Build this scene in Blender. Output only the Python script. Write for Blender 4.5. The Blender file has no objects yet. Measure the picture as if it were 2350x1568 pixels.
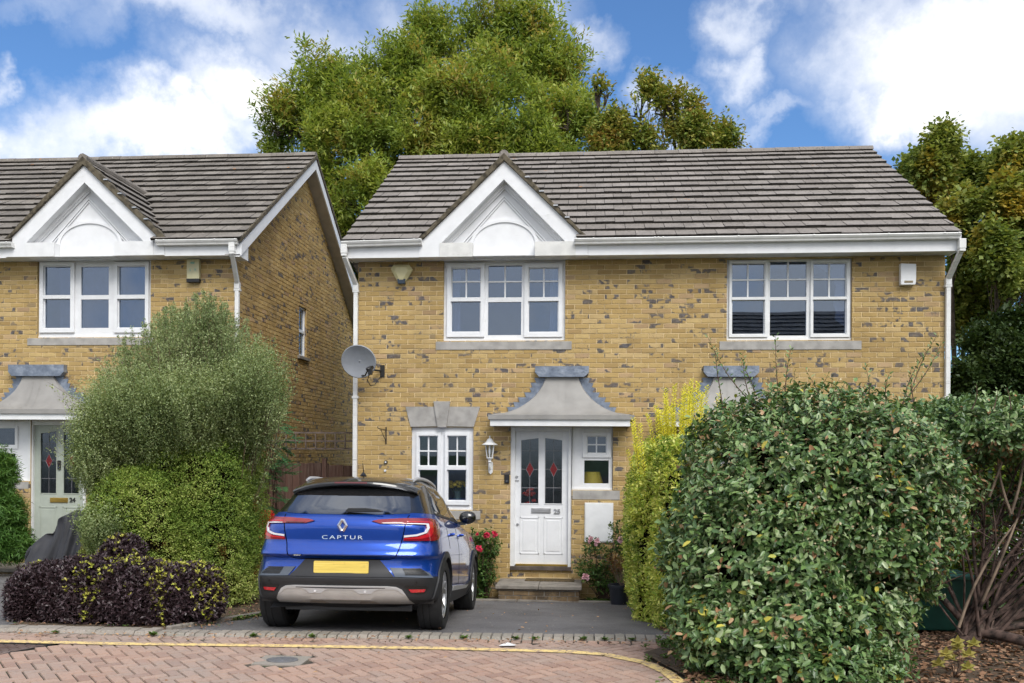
import bpy, math, random, bmesh
import numpy as np
from mathutils import Vector, Matrix, Euler
from mathutils.geometry import tessellate_polygon
random.seed(7); RNG = np.random.default_rng(11)
PI = math.pi
SC = bpy.context.scene; COL = SC.collection
# ------------------------------------------------------------------ survey of the place (camera station and sight lines)
TH = math.atan(175/2100.); RHO = .006
EYE = (0.0, -14.05, 1.70)
_F = (-math.sin(TH), math.cos(TH), 0); _R0 = (math.cos(TH), math.sin(TH), 0)
_c, _s = math.cos(RHO), math.sin(RHO)
_R = (_c*_R0[0], _c*_R0[1], _s); _U = (-_s*_R0[0], -_s*_R0[1], _c)
def ray(px, py):
    a = (px-1175)/2100; b = -(py-1044)/2100
    return tuple(_F[i]+a*_R[i]+b*_U[i] for i in range(3))
def P(px, py, Y):                      # survey point on the vertical plane y = Y
    d = ray(px, py); t = (Y-EYE[1])/d[1]
    return (EYE[0]+t*d[0], Y, EYE[2]+t*d[2])
def G(px, py, z=0.):                   # survey point on a level z
    d = ray(px, py); t = (z-EYE[2])/d[2]
    return (EYE[0]+t*d[0], EYE[1]+t*d[1], z)
def RC(x0, x1, y0, y1, Y):             # rectangle on plane Y -> X0, X1, Z0, Z1
    ym = (y0+y1)/2; xm = (x0+x1)/2
    return P(x0, ym, Y)[0], P(x1, ym, Y)[0], P(xm, y1, Y)[2], P(xm, y0, Y)[2]
# ------------------------------------------------------------------ objects
def origin_of(o):
    v = Vector((0, 0, 0))
    while o is not None:
        v += o.location; o = o.parent
    return v
def link(o, parent=None):
    COL.objects.link(o)
    if parent is not None: o.parent = parent
    return o
def tag(o, label=None, cat=None, group=None, kind=None):
    if label: o['label'] = label
    if cat: o['category'] = cat
    if group: o['group'] = group
    if kind: o['kind'] = kind
    return o
def thing(name, label, cat, loc=(0, 0, 0), rot=(0, 0, 0), group=None):
    o = bpy.data.objects.new(name, None); o.empty_display_size = .1
    o.location = loc; o.rotation_euler = rot
    link(o); return tag(o, label, cat, group)
class MB:
    def __init__(s): s.v = []; s.f = []; s.m = []
    def add(s, vs, fs, m=0):
        b = len(s.v); s.v += [tuple(v) for v in vs]
        s.f += [tuple(i+b for i in f) for f in fs]; s.m += [m]*len(fs); return s
    def box(s, x0, x1, y0, y1, z0, z1, m=0):
        if x0 > x1: x0, x1 = x1, x0
        if y0 > y1: y0, y1 = y1, y0
        if z0 > z1: z0, z1 = z1, z0
        return s.add([(x0,y0,z0),(x1,y0,z0),(x1,y1,z0),(x0,y1,z0),(x0,y0,z1),(x1,y0,z1),(x1,y1,z1),(x0,y1,z1)],
              [(0,3,2,1),(4,5,6,7),(0,1,5,4),(1,2,6,5),(2,3,7,6),(3,0,4,7)], m)
    def prism(s, poly, a0, a1, axis='y', m=0):
        # poly: 2-D points; axis y -> (x,z) drawn, extruded a0..a1 along y; axis x -> (y,z); axis z -> (x,y)
        def mk(p, a): return {'y': (p[0], a, p[1]), 'x': (a, p[0], p[1]), 'z': (p[0], p[1], a)}[axis]
        n = len(poly)
        ar = sum(poly[i][0]*poly[(i+1)%n][1]-poly[(i+1)%n][0]*poly[i][1] for i in range(n))
        if ar < 0: poly = poly[::-1]
        if a0 > a1: a0, a1 = a1, a0
        vs = [mk(p, a0) for p in poly]+[mk(p, a1) for p in poly]
        tri = tessellate_polygon([[Vector((p[0], p[1], 0)) for p in poly]])
        fs = []
        for t in tri:
            a, b, c = t
            if (poly[b][0]-poly[a][0])*(poly[c][1]-poly[a][1])-(poly[b][1]-poly[a][1])*(poly[c][0]-poly[a][0]) < 0: t = (a, c, b)
            t = tuple(t)
            if axis == 'y': fs += [t, tuple(i+n for i in t[::-1])]
            else: fs += [t[::-1], tuple(i+n for i in t)]
        for i in range(n):
            j = (i+1) % n
            fs.append((i, i+n, j+n, j) if axis == 'y' else (i, j, j+n, i+n))
        return s.add(vs, fs, m)
    def tube(s, pts, r, n=8, m=0, cap=True):
        pts = [Vector(p) for p in pts]
        if not hasattr(r, '__len__'): r = [r]*len(pts)
        rings = []; up = None
        for i, p in enumerate(pts):
            d = (pts[min(i+1, len(pts)-1)]-pts[max(i-1, 0)])
            if d.length < 1e-9: d = Vector((0, 0, 1))
            d.normalize()
            if up is None: up = d.orthogonal().normalized()
            up = (up-d*up.dot(d))
            if up.length < 1e-6: up = d.orthogonal()
            up.normalize(); w = d.cross(up)
            rings.append([p+(up*math.cos(2*PI*k/n)+w*math.sin(2*PI*k/n))*r[i] for k in range(n)])
        vs = [v for rg in rings for v in rg]; fs = []
        for i in range(len(pts)-1):
            for k in range(n):
                k2 = (k+1) % n
                fs.append((i*n+k, i*n+k2, (i+1)*n+k2, (i+1)*n+k))
        if cap: fs += [tuple(range(n))[::-1], tuple((len(pts)-1)*n+k for k in range(n))]
        return s.add(vs, fs, m)
    def lathe(s, prof, c=(0, 0, 0), axis='z', n=24, m=0, a0=0):
        # prof: (r, h); open profile revolved about axis through c
        vs = []; L = len(prof)
        for k in range(n):
            a = a0+2*PI*k/n; ca, sa = math.cos(a), math.sin(a)
            for r, h in prof:
                v = {'z': (r*ca, r*sa, h), 'y': (r*ca, h, r*sa), 'x': (h, r*ca, r*sa)}[axis]
                vs.append((c[0]+v[0], c[1]+v[1], c[2]+v[2]))
        fs = []
        for k in range(n):
            k2 = (k+1) % n
            for i in range(L-1):
                q = (k*L+i, k2*L+i, k2*L+i+1, k*L+i+1)
                fs.append(q if axis != 'y' else q[::-1])
        return s.add(vs, fs, m)
    def quad(s, a, b, c, d, m=0): return s.add([a, b, c, d], [(0, 1, 2, 3)], m)
    def build(s, name, mats, parent=None, smooth=False, bevel=0, local=False, auto=None):
        me = bpy.data.meshes.new(name)
        off = Vector((0, 0, 0)) if local else origin_of(parent)
        me.from_pydata([(v[0]-off[0], v[1]-off[1], v[2]-off[2]) for v in s.v], [], s.f)
        if not isinstance(mats, (list, tuple)): mats = [mats]
        for mm in mats: me.materials.append(mm)
        if max(s.m, default=0) > 0: me.polygons.foreach_set('material_index', s.m)
        if smooth:
            me.polygons.foreach_set('use_smooth', [True]*len(me.polygons))
            me.set_sharp_from_angle(angle=math.radians(auto or 40))
        me.update()
        o = link(bpy.data.objects.new(name, me), parent)
        if bevel:
            b = o.modifiers.new('b', 'BEVEL'); b.width = bevel; b.segments = 2; b.limit_method = 'ANGLE'
        return o
def npmesh(name, V, quads, mats, parent=None, midx=None, smooth=False, local=False):
    """V (N,3) array, quads (M,k) array of indices"""
    me = bpy.data.meshes.new(name)
    V = np.asarray(V, dtype=np.float32)
    if not local: V = V-np.array(origin_of(parent), dtype=np.float32)
    M, k = quads.shape
    me.vertices.add(len(V)); me.vertices.foreach_set('co', V.ravel())
    me.loops.add(M*k); me.loops.foreach_set('vertex_index', quads.astype(np.int32).ravel())
    me.polygons.add(M); me.polygons.foreach_set('loop_start', np.arange(0, M*k, k, dtype=np.int32))
    if not isinstance(mats, (list, tuple)): mats = [mats]
    for mm in mats: me.materials.append(mm)
    if midx is not None: me.polygons.foreach_set('material_index', np.asarray(midx, dtype=np.int32))
    if smooth: me.polygons.foreach_set('use_smooth', np.ones(M, dtype=bool))
    me.update(calc_edges=True)
    return link(bpy.data.objects.new(name, me), parent)
def text(s, size, name, mt, parent, M, ext=.003, sx=1.0, space=1.0, bold=0.0, local=False):
    cu = bpy.data.curves.new(name, 'FONT'); cu.body = s; cu.size = size; cu.extrude = ext
    cu.align_x = 'CENTER'; cu.align_y = 'CENTER'; cu.space_character = space; cu.offset = bold
    t = bpy.data.objects.new('tmp', cu); COL.objects.link(t)
    dg = bpy.context.evaluated_depsgraph_get(); dg.update()
    me = bpy.data.meshes.new_from_object(t.evaluated_get(dg))
    bpy.data.objects.remove(t)
    me.transform(Matrix.Diagonal((sx, 1, 1, 1))); me.materials.clear(); me.materials.append(mt); me.name = name
    me.transform(M)
    if not local: me.transform(Matrix.Translation(-origin_of(parent)))
    return link(bpy.data.objects.new(name, me), parent)
FACE_S = Matrix.Rotation(PI/2, 4, 'X')     # text facing -y
# ------------------------------------------------------------------ materials
def new_mat(name):
    m = bpy.data.materials.new(name); m.use_nodes = True
    nt = m.node_tree; b = nt.nodes['Principled BSDF']; return m, nt, b
def N(nt, t, **kw):
    n = nt.nodes.new(t)
    for k, v in kw.items():
        if k.startswith('i_'): n.inputs[k[2:].replace('_', ' ')].default_value = v
        else: setattr(n, k, v)
    return n
def ramp(nt, fac, stops, mode='LINEAR'):
    r = nt.nodes.new('ShaderNodeValToRGB'); r.color_ramp.interpolation = mode
    e = r.color_ramp.elements
    while len(e) > 1: e.remove(e[0])
    e[0].position = stops[0][0]; e[0].color = (*stops[0][1], 1) if len(stops[0][1]) == 3 else stops[0][1]
    for p, c in stops[1:]:
        x = e.new(p); x.color = (*c, 1) if len(c) == 3 else c
    if fac is not None: nt.links.new(fac, r.inputs[0])
    return r.outputs[0]
def g3(v): return (v, v, v)
def noise(nt, scale, detail=4, rough=.55, vec=None, dist=0):
    n = N(nt, 'ShaderNodeTexNoise'); n.inputs['Scale'].default_value = scale
    n.inputs['Detail'].default_value = detail; n.inputs['Roughness'].default_value = rough
    n.inputs['Distortion'].default_value = dist
    if vec is None:
        tc = N(nt, 'ShaderNodeTexCoord'); vec = tc.outputs['Object']
    nt.links.new(vec, n.inputs['Vector']); return n.outputs[0]
def mapped(nt, sc=(1, 1, 1), coord='Object'):
    tc = N(nt, 'ShaderNodeTexCoord'); mp = N(nt, 'ShaderNodeMapping'); mp.inputs['Scale'].default_value = sc
    nt.links.new(tc.outputs[coord], mp.inputs['Vector']); return mp.outputs[0]
def mix(nt, fac, a, b, mode='MIX'):
    m = N(nt, 'ShaderNodeMix', data_type='RGBA', blend_type=mode)
    for sock, v in ((m.inputs[0], fac), (m.inputs[6], a), (m.inputs[7], b)):
        if hasattr(v, 'is_linked') or hasattr(v, 'links'): nt.links.new(v, sock)
        elif isinstance(v, (int, float)): sock.default_value = v
        else: sock.default_value = (*v, 1)
    return m.outputs[2]
def math_(nt, op, a, b=None, c=None, clamp=False):
    m = N(nt, 'ShaderNodeMath', operation=op); m.use_clamp = clamp
    for i, v in enumerate((a, b, c)):
        if v is None: continue
        if isinstance(v, (int, float)): m.inputs[i].default_value = v
        else: nt.links.new(v, m.inputs[i])
    return m.outputs[0]
def bump(nt, b, h, strength=.3, dist=.01):
    n = N(nt, 'ShaderNodeBump'); n.inputs['Strength'].default_value = strength; n.inputs['Distance'].default_value = dist
    nt.links.new(h, n.inputs['Height']); nt.links.new(n.outputs[0], b.inputs['Normal'])
def simple(name, col, rough=.6, metal=0, coat=0, vary=.06, vscale=6, spec=.5, bumps=0, bscale=80, dirt=None):
    m, nt, b = new_mat(name)
    b.inputs['Roughness'].default_value = rough; b.inputs['Metallic'].default_value = metal
    b.inputs['Coat Weight'].default_value = coat; b.inputs['Specular IOR Level'].default_value = spec
    lo = tuple(max(0, c*(1-vary*2)) for c in col); hi = tuple(min(1, c*(1+vary)) for c in col)
    c = ramp(nt, noise(nt, vscale), [(.35, lo), (.6, hi)])
    if dirt:
        f = ramp(nt, noise(nt, dirt[2], 6, .7, mapped(nt, dirt[3] if len(dirt) > 3 else (1, 1, 1))), [(dirt[1], g3(0)), (dirt[1]+.15, g3(1))])
        c = mix(nt, f, c, dirt[0])
    nt.links.new(c, b.inputs['Base Color'])
    if bumps: bump(nt, b, noise(nt, bscale, 3), bumps, .003)
    return m
def island(nt): return N(nt, 'ShaderNodeNewGeometry').outputs['Random Per Island']
def white(nt, v, add=0.):
    w = N(nt, 'ShaderNodeTexWhiteNoise', noise_dimensions='1D')
    nt.links.new(math_(nt, 'ADD', v, add), w.inputs['W']); return w.outputs['Value']
M = {}
def brick_mat(name, k=1.0):
    m, nt, b = new_mat(name); r = island(nt)
    base = ramp(nt, r, [(0, (.39, .265, .11)), (.2, (.51, .36, .15)), (.4, (.45, .31, .125)), (.55, (.57, .42, .19)), (.7, (.42, .285, .11)), (.8, (.58, .43, .215)), (.9, (.33, .22, .09)), (.96, (.54, .38, .23)), (1, (.35, .235, .145))])
    n1 = noise(nt, 9, 5, .6); base = mix(nt, ramp(nt, n1, [(.3, g3(0)), (.75, g3(.55))]), base, (.40, .275, .115))
    # burnt blue-grey ends and patches on some of the bricks
    r2 = white(nt, r, 3.3)
    vo = N(nt, 'ShaderNodeVectorMath', operation='ADD'); nt.links.new(mapped(nt, (8.5, 8.5, 8.5)), vo.inputs[0]); cx = N(nt, 'ShaderNodeCombineXYZ'); nt.links.new(math_(nt, 'MULTIPLY', r, 91.), cx.inputs[0]); nt.links.new(math_(nt, 'MULTIPLY', r, 57.), cx.inputs[2]); nt.links.new(cx.outputs[0], vo.inputs[1])
    n2 = noise(nt, 1, 2, .5, vo.outputs[0])
    sel = ramp(nt, r2, [(.70, g3(0)), (.73, g3(.9)), (1, g3(1))])
    f = math_(nt, 'MULTIPLY', sel, ramp(nt, n2, [(.50, g3(0)), (.56, g3(1))]))
    dark = ramp(nt, noise(nt, 30, 3), [(.35, (.05, .053, .068)), (.65, (.13, .13, .15))])
    c = mix(nt, math_(nt, 'MULTIPLY', f, .92), base, dark)
    # rain-washed grime, broad and faint
    c = mix(nt, ramp(nt, noise(nt, 1, 5, .65, mapped(nt, (1.1, 1.1, .7))), [(.50, g3(0)), (.72, g3(.45))]), c, (.24, .165, .075))
    # pits
    n3 = noise(nt, 70, 2, .5); c = mix(nt, math_(nt, 'MULTIPLY', ramp(nt, n3, [(.66, g3(0)), (.71, g3(1))]), ramp(nt, white(nt, r, 9.1), [(.35, g3(0)), (.6, g3(1))])), c, (.07, .05, .035))
    nt.links.new(c, b.inputs['Base Color']); b.inputs['Roughness'].default_value = .9
    b.inputs['Specular IOR Level'].default_value = .2
    bump(nt, b, noise(nt, 60, 5, .7), .5, .006); return m
M['brick'] = brick_mat('yellow_stock_brick'); M['brick_side'] = M['brick']
M['mortar'] = simple('mortar', (.66, .52, .30), .95, vary=.12, vscale=3, bumps=.4)
def tile_mat(name, cols, moss=.0):
    m, nt, b = new_mat(name); r = island(nt)
    c = ramp(nt, r, [(0, cols[0]), (.5, cols[1]), (1, cols[2])])
    c = mix(nt, ramp(nt, noise(nt, 2.2, 6, .7), [(.4, g3(0)), (.7, g3(.7))]), c, tuple(x*.62 for x in cols[0]))
    v = N(nt, 'ShaderNodeTexVoronoi'); v.inputs['Scale'].default_value = 14; nt.links.new(mapped(nt), v.inputs['Vector'])
    sp = math_(nt, 'LESS_THAN', v.outputs['Distance'], math_(nt, 'MULTIPLY', noise(nt, 5, 3), .26))
    c = mix(nt, math_(nt, 'MULTIPLY', sp, ramp(nt, noise(nt, 3.1, 2), [(.5, g3(0)), (.62, g3(.8))])), c, (.45, .45, .42))
    v2 = N(nt, 'ShaderNodeTexVoronoi'); v2.inputs['Scale'].default_value = 5; nt.links.new(mapped(nt), v2.inputs['Vector'])
    so = math_(nt, 'LESS_THAN', v2.outputs['Distance'], .16)
    c = mix(nt, math_(nt, 'MULTIPLY', so, ramp(nt, noise(nt, 1.2, 3), [(.62, g3(0)), (.68, g3(.9))])), c, (.42, .17, .03))
    c = mix(nt, ramp(nt, noise(nt, 25, 4), [(.55, g3(0)), (.7, g3(.6))]), c, (.035, .032, .028))
    nt.links.new(c, b.inputs['Base Color']); b.inputs['Roughness'].default_value = .85
    bump(nt, b, noise(nt, 45, 4), .5, .008); return m
M['tile'] = tile_mat('concrete_tile', [(.225, .20, .178), (.26, .233, .21), (.30, .27, .245)])
M['tile24'] = tile_mat('concrete_tile_darker', [(.165, .146, .126), (.21, .187, .163), (.26, .235, .206)])
M['tileedge'] = simple('shadow_moss_tile_edge', (.030, .026, .021), .95, vary=.35, vscale=20)  # near-black: shadow line under each course painted in, along with moss
M['underlay'] = simple('underlay', (.02, .018, .016), .95)
M['verge'] = simple('verge_mortar', (.105, .088, .06), .95, vary=.3, vscale=14, bumps=.6, bscale=40, dirt=((.19, .12, .05), .62, 9))
M['white'] = simple('white_upvc', (.80, .81, .83), .35, vary=.02, dirt=((.64, .65, .64), .63, 2.2, (1, 1, 3)))
M['whitepaint'] = simple('white_paint', (.78, .79, .80), .45, vary=.03, dirt=((.55, .55, .53), .72, 3, (1, 1, 4)))
M['boxpaint'] = simple('weathered_white_paint', (.70, .70, .68), .6, vary=.05, dirt=((.36, .35, .31), .60, 7, (.6, 1, 3)))
M['gutter'] = simple('gutter_plastic', (.76, .76, .75), .35, vary=.04, dirt=((.16, .15, .14), .60, 6, (.25, 1, 9)))
M['soffit'] = simple('soffit_board', (.66, .67, .68), .5)
M['stone'] = simple('cast_stone', (.37, .355, .335), .85, vary=.1, bumps=.3, dirt=((.22, .20, .18), .62, 5))
M['stonedark'] = simple('worn_stone', (.25, .225, .195), .9, vary=.15, bumps=.4, dirt=((.12, .105, .085), .55, 6))
M['fibreglass'] = simple('canopy_fibreglass', (.285, .275, .262), .55, vary=.07, vscale=3, dirt=((.17, .165, .16), .64, 3.5))
M['fibreedge'] = simple('canopy_edge', (.17, .165, .16), .6, vary=.1)
def lead_mat():
    m, nt, b = new_mat('lead_flashing')
    c = ramp(nt, noise(nt, 7, 6, .7), [(.25, (.10, .125, .17)), (.5, (.19, .225, .29)), (.72, (.34, .38, .45))])
    nt.links.new(c, b.inputs['Base Color']); b.inputs['Roughness'].default_value = .5; b.inputs['Metallic'].default_value = .25
    bump(nt, b, noise(nt, 12, 3), .5, .02); return m
M['lead'] = lead_mat()
def glass_mat(name, refl=.22, tint=(.35, .37, .4), rough=.01, grad=None):
    m, nt, b = new_mat(name); nt.nodes.remove(b)
    out = nt.nodes['Material Output']
    g = N(nt, 'ShaderNodeBsdfGlossy'); g.inputs['Roughness'].default_value = rough; g.inputs['Color'].default_value = (.72, .84, 1, 1)
    t = N(nt, 'ShaderNodeBsdfTransparent'); t.inputs['Color'].default_value = (*tint, 1)
    lw = N(nt, 'ShaderNodeLayerWeight'); lw.inputs['Blend'].default_value = .25
    f = math_(nt, 'ADD', math_(nt, 'MULTIPLY', lw.outputs['Fresnel'], .9), refl, clamp=True)
    mx = N(nt, 'ShaderNodeMixShader'); nt.links.new(f, mx.inputs[0]); nt.links.new(t.outputs[0], mx.inputs[1]); nt.links.new(g.outputs[0], mx.inputs[2])
    n = N(nt, 'ShaderNodeBump'); n.inputs['Strength'].default_value = .02; n.inputs['Distance'].default_value = .02
    nt.links.new(noise(nt, 1.5, 1), n.inputs['Height']); nt.links.new(n.outputs[0], g.inputs['Normal'])
    nt.links.new(mx.outputs[0], out.inputs[0]); return m
M['glass'] = glass_mat('window_glass', .13, (.55, .6, .7))
M['glassdoor'] = glass_mat('leaded_glass', .04, (.85, .85, .85), .12)
M['glassgf'] = glass_mat('ground_floor_glass', .035, (.9, .92, .92))
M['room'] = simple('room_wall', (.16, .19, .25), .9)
M['roomlight'] = simple('room_grey_wall', (.33, .36, .40), .9)
M['curtain'] = simple('curtain_cloth', (.55, .60, .68), .9)
M['greydoor'] = simple('sage_grey_door', (.42, .46, .40), .45, vary=.03)
M['brass'] = simple('brass', (.50, .33, .08), .35, .9)
M['steel'] = simple('brushed_steel', (.5, .5, .5), .35, .9)
M['chrome'] = simple('chrome', (.75, .75, .76), .12, 1)
M['black'] = simple('black_plastic', (.012, .012, .013), .4)
M['iron'] = simple('black_iron', (.02, .02, .02), .5)
M['cream'] = simple('cream_plastic', (.62, .58, .36), .45, vary=.05)
M['cream2'] = simple('yellowed_plastic', (.66, .60, .34), .45, vary=.05)
M['teal'] = simple('faded_teal_print', (.30, .55, .45), .6)
M['red_glass'] = simple('red_stained_glass', (.17, .006, .01), .2)
M['redcloth'] = simple('red_cloth', (.60, .05, .04), .7, vary=.3, vscale=30)
M['yellow'] = simple('yellow_fabric', (.75, .55, .06), .6)
M['leadcame'] = simple('lead_came', (.22, .22, .24), .5, .4)
M['dish'] = simple('dish_grey', (.27, .285, .315), .45, vary=.04)
M['wood'] = simple('dark_timber', (.11, .085, .07), .8, vary=.25, vscale=4, bumps=.3)
M['asphalt'] = None
def asphalt_mat():
    m, nt, b = new_mat('asphalt')
    c = ramp(nt, noise(nt, 1.6, 7, .7), [(.3, (.088, .085, .088)), (.7, (.155, .15, .153))])
    v = N(nt, 'ShaderNodeTexVoronoi'); v.inputs['Scale'].default_value = 130; nt.links.new(mapped(nt), v.inputs['Vector'])
    c = mix(nt, ramp(nt, noise(nt, .8, 4, .6, mapped(nt, (1, .5, 1))), [(.52, g3(0)), (.66, g3(.55))]), c, (.05, .047, .047))
    c = mix(nt, ramp(nt, v.outputs['Color'], [(.0, g3(0)), (.7, g3(0)), (.9, g3(.7))]), c, (.26, .25, .245))
    v3 = N(nt, 'ShaderNodeTexVoronoi'); v3.inputs['Scale'].default_value = 6; nt.links.new(mapped(nt), v3.inputs['Vector'])
    c = mix(nt, math_(nt, 'MULTIPLY', math_(nt, 'LESS_THAN', v3.outputs['Distance'], .075), .8), c, (.42, .38, .33))
    nt.links.new(c, b.inputs['Base Color']); b.inputs['Roughness'].default_value = .85
    bump(nt, b, noise(nt, 110, 3), .6, .004); return m
M['asphalt'] = asphalt_mat()
def soil_mat():
    m, nt, b = new_mat('soil')
    c = ramp(nt, noise(nt, 7, 6, .7), [(.3, (.05, .035, .022)), (.55, (.10, .07, .045)), (.75, (.17, .12, .075))])
    nt.links.new(c, b.inputs['Base Color']); b.inputs['Roughness'].default_value = 1
    bump(nt, b, noise(nt, 30, 5), .8, .03); return m
M['soil'] = soil_mat()
def ground_mat():
    m, nt, b = new_mat('ground_grass')
    c = ramp(nt, noise(nt, 3, 7, .7), [(.3, (.03, .06, .012)), (.6, (.06, .11, .025)), (.8, (.10, .12, .04))])
    nt.links.new(c, b.inputs['Base Color']); b.inputs['Roughness'].default_value = 1
    bump(nt, b, noise(nt, 30, 5), .8, .03); return m
M['ground'] = ground_mat()
def paver_mat(name, cols, speck=(.42, .39, .36)):
    m, nt, b = new_mat(name); r = island(nt)
    c = ramp(nt, r, [(0, cols[0]), (.35, cols[1]), (.7, cols[2]), (1, cols[3])])
    c = mix(nt, ramp(nt, noise(nt, 1.1, 5, .65), [(.42, g3(0)), (.68, g3(.6))]), c, (.33, .28, .245))
    c = mix(nt, ramp(nt, noise(nt, 85, 3, .6), [(.58, g3(0)), (.68, g3(.65))]), c, speck)
    c = mix(nt, ramp(nt, noise(nt, 40, 4, .6), [(.56, g3(0)), (.7, g3(.45))]), c, (.10, .075, .06))
    nt.links.new(c, b.inputs['Base Color']); b.inputs['Roughness'].default_value = .85
    bump(nt, b, noise(nt, 90, 4), .5, .004); return m
M['paver'] = paver_mat('red_block_paver', [(.31, .195, .15), (.39, .25, .19), (.44, .29, .22), (.35, .245, .195)])
M['kerbstone'] = paver_mat('grey_kerb_block', [(.20, .18, .15), (.25, .23, .19), (.28, .255, .215), (.22, .205, .17)])
M['joint'] = simple('paver_joint_sand', (.065, .055, .04), 1, vary=.3, vscale=9, dirt=((.05, .075, .02), .55, 3))
def yellowline_mat():
    m, nt, b = new_mat('yellow_road_paint')
    c = mix(nt, ramp(nt, noise(nt, 18, 6, .75), [(.47, g3(0)), (.60, g3(1))]), (.80, .60, .24), (.36, .25, .19))
    nt.links.new(c, b.inputs['Base Color']); b.inputs['Roughness'].default_value = .7; return m
M['yline'] = yellowline_mat()
def leaf_mat(name, cols, spread=.35, rough=.5, trans=.25, nscale=1.3, spec=.35, alt=None, altpos=(.5, .62)):
    m, nt, b = new_mat(name); r = island(nt)
    st = [(i/(len(cols)-1), c) for i, c in enumerate(cols)]
    f = mixf = math_(nt, 'ADD', math_(nt, 'MULTIPLY', r, 1-spread), math_(nt, 'MULTIPLY', ramp(nt, noise(nt, nscale, 3, .5), [(.3, g3(0)), (.7, g3(1))]), spread))
    c = ramp(nt, f, st)
    if alt:
        sel = math_(nt, 'MULTIPLY', ramp(nt, noise(nt, alt[1], 3, .6), [(altpos[0], g3(0)), (altpos[1], g3(1))]), math_(nt, 'LESS_THAN', white(nt, r, 5.), alt[2]))
        c = mix(nt, sel, c, alt[0])
    nt.links.new(c, b.inputs['Base Color']); b.inputs['Roughness'].default_value = rough; b.inputs['Specular IOR Level'].default_value = spec
    if trans:
        t = N(nt, 'ShaderNodeBsdfTranslucent'); nt.links.new(mix(nt, .5, c, mix(nt, 1, c, (1.6, 1.5, .6), 'MULTIPLY')), t.inputs[0])
        mx = N(nt, 'ShaderNodeMixShader'); mx.inputs[0].default_value = trans
        nt.links.new(b.outputs[0], mx.inputs[1]); nt.links.new(t.outputs[0], mx.inputs[2])
        nt.links.new(mx.outputs[0], nt.nodes['Material Output'].inputs[0])
    return m
M['bark'] = simple('bark', (.085, .065, .05), .95, vary=.3, vscale=8, bumps=.8, bscale=25)
M['twig'] = simple('twig', (.10, .06, .042), .9, vary=.3)
M['paletwig'] = simple('pale_branch', (.24, .18, .13), .9, vary=.25)
M['core'] = simple('dark_core_shade', (.008, .007, .004), 1, spec=0)  # depth shade of the foliage put into a near-black colour
# ------------------------------------------------------------------ foliage helpers
_ks = RNG.normal(size=(10, 3)); _ph = RNG.uniform(0, 6.28, 10)
def wob(p, f=1.0):
    """smooth pseudo noise -1..1 of (N,3) points"""
    return sum(np.sin((p*f) @ (_ks[i]*(1+.35*i))+_ph[i])/(1+.25*i) for i in range(10))/4.2
def unit(v): return v/np.maximum(np.linalg.norm(v, axis=1, keepdims=True), 1e-9)
def rdir(n): return unit(RNG.normal(size=(n, 3)))
TPL = {
 'blade': (np.array([[0,0,0],[.45,.5,.06],[1,0,0],[.45,-.5,.06]], float), np.array([[0,3,2,1]])),
 'oval': (np.array([[0,0,0],[.28,.42,.07],[.68,.40,.06],[1,0,-.08],[.68,-.40,.06],[.28,-.42,.07]], float), np.array([[0,3,2,1],[0,5,4,3]])),
 'lobed': (np.array([[0,0,0],[.45,.55,.05],[1,0,-.1],[.45,-.55,.05],[.2,.3,0],[.75,.22,0],[.75,-.22,0],[.2,-.3,0]], float), np.array([[0,2,5,1],[0,3,6,2]])),
}
def leaves(name, C, A, Nn, L, ratio, mats, parent, tpl='blade', midx=None):
    """C centres, A axis directions, Nn approximate normals, L lengths, ratio width/length"""
    T, Fq = TPL[tpl]; n = len(C); k = len(T)
    A = unit(A); B = unit(np.cross(Nn, A)); Nn = np.cross(A, B)
    L = np.broadcast_to(L, (n,))[:, None]
    if not hasattr(ratio, 'shape'): ratio = np.full(n, ratio)
    V = np.empty((n, k, 3))
    for i in range(k):
        V[:, i] = C+A*L*(T[i,0]-.3)+B*L*T[i,1]*ratio[:, None]+Nn*L*T[i,2]
    Q = (Fq[None]+(np.arange(n)*k)[:, None, None]).reshape(-1, Fq.shape[1])
    mi = None if midx is None else np.repeat(midx, len(Fq))
    return npmesh(name, V.reshape(-1, 3), Q, mats, parent, mi)
def shell(n, c, r, e=2.5, depth=.25, amp=.06, f=2.2, zmin=None, front=None):
    """points in the outer layer of a rounded block; returns points and outward directions"""
    d = rdir(n*2)
    if front is not None: d = d[(d[:, 1] < front)]
    d = d[:n]
    t = 1/np.power(np.sum(np.abs(d)**e, axis=1), 1/e)
    p = d*t[:, None]
    nr = unit(np.sign(p)*np.abs(p)**(e-1)/np.array(r))
    w = p*np.array(r)
    s = 1-depth*RNG.random(len(d))**1.6+amp*wob(w+np.array(c), f)
    q = w*s[:, None]+np.array(c)
    if zmin is not None:
        k = q[:, 2] > zmin; q = q[k]; nr = nr[k]
    return q, nr
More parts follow.
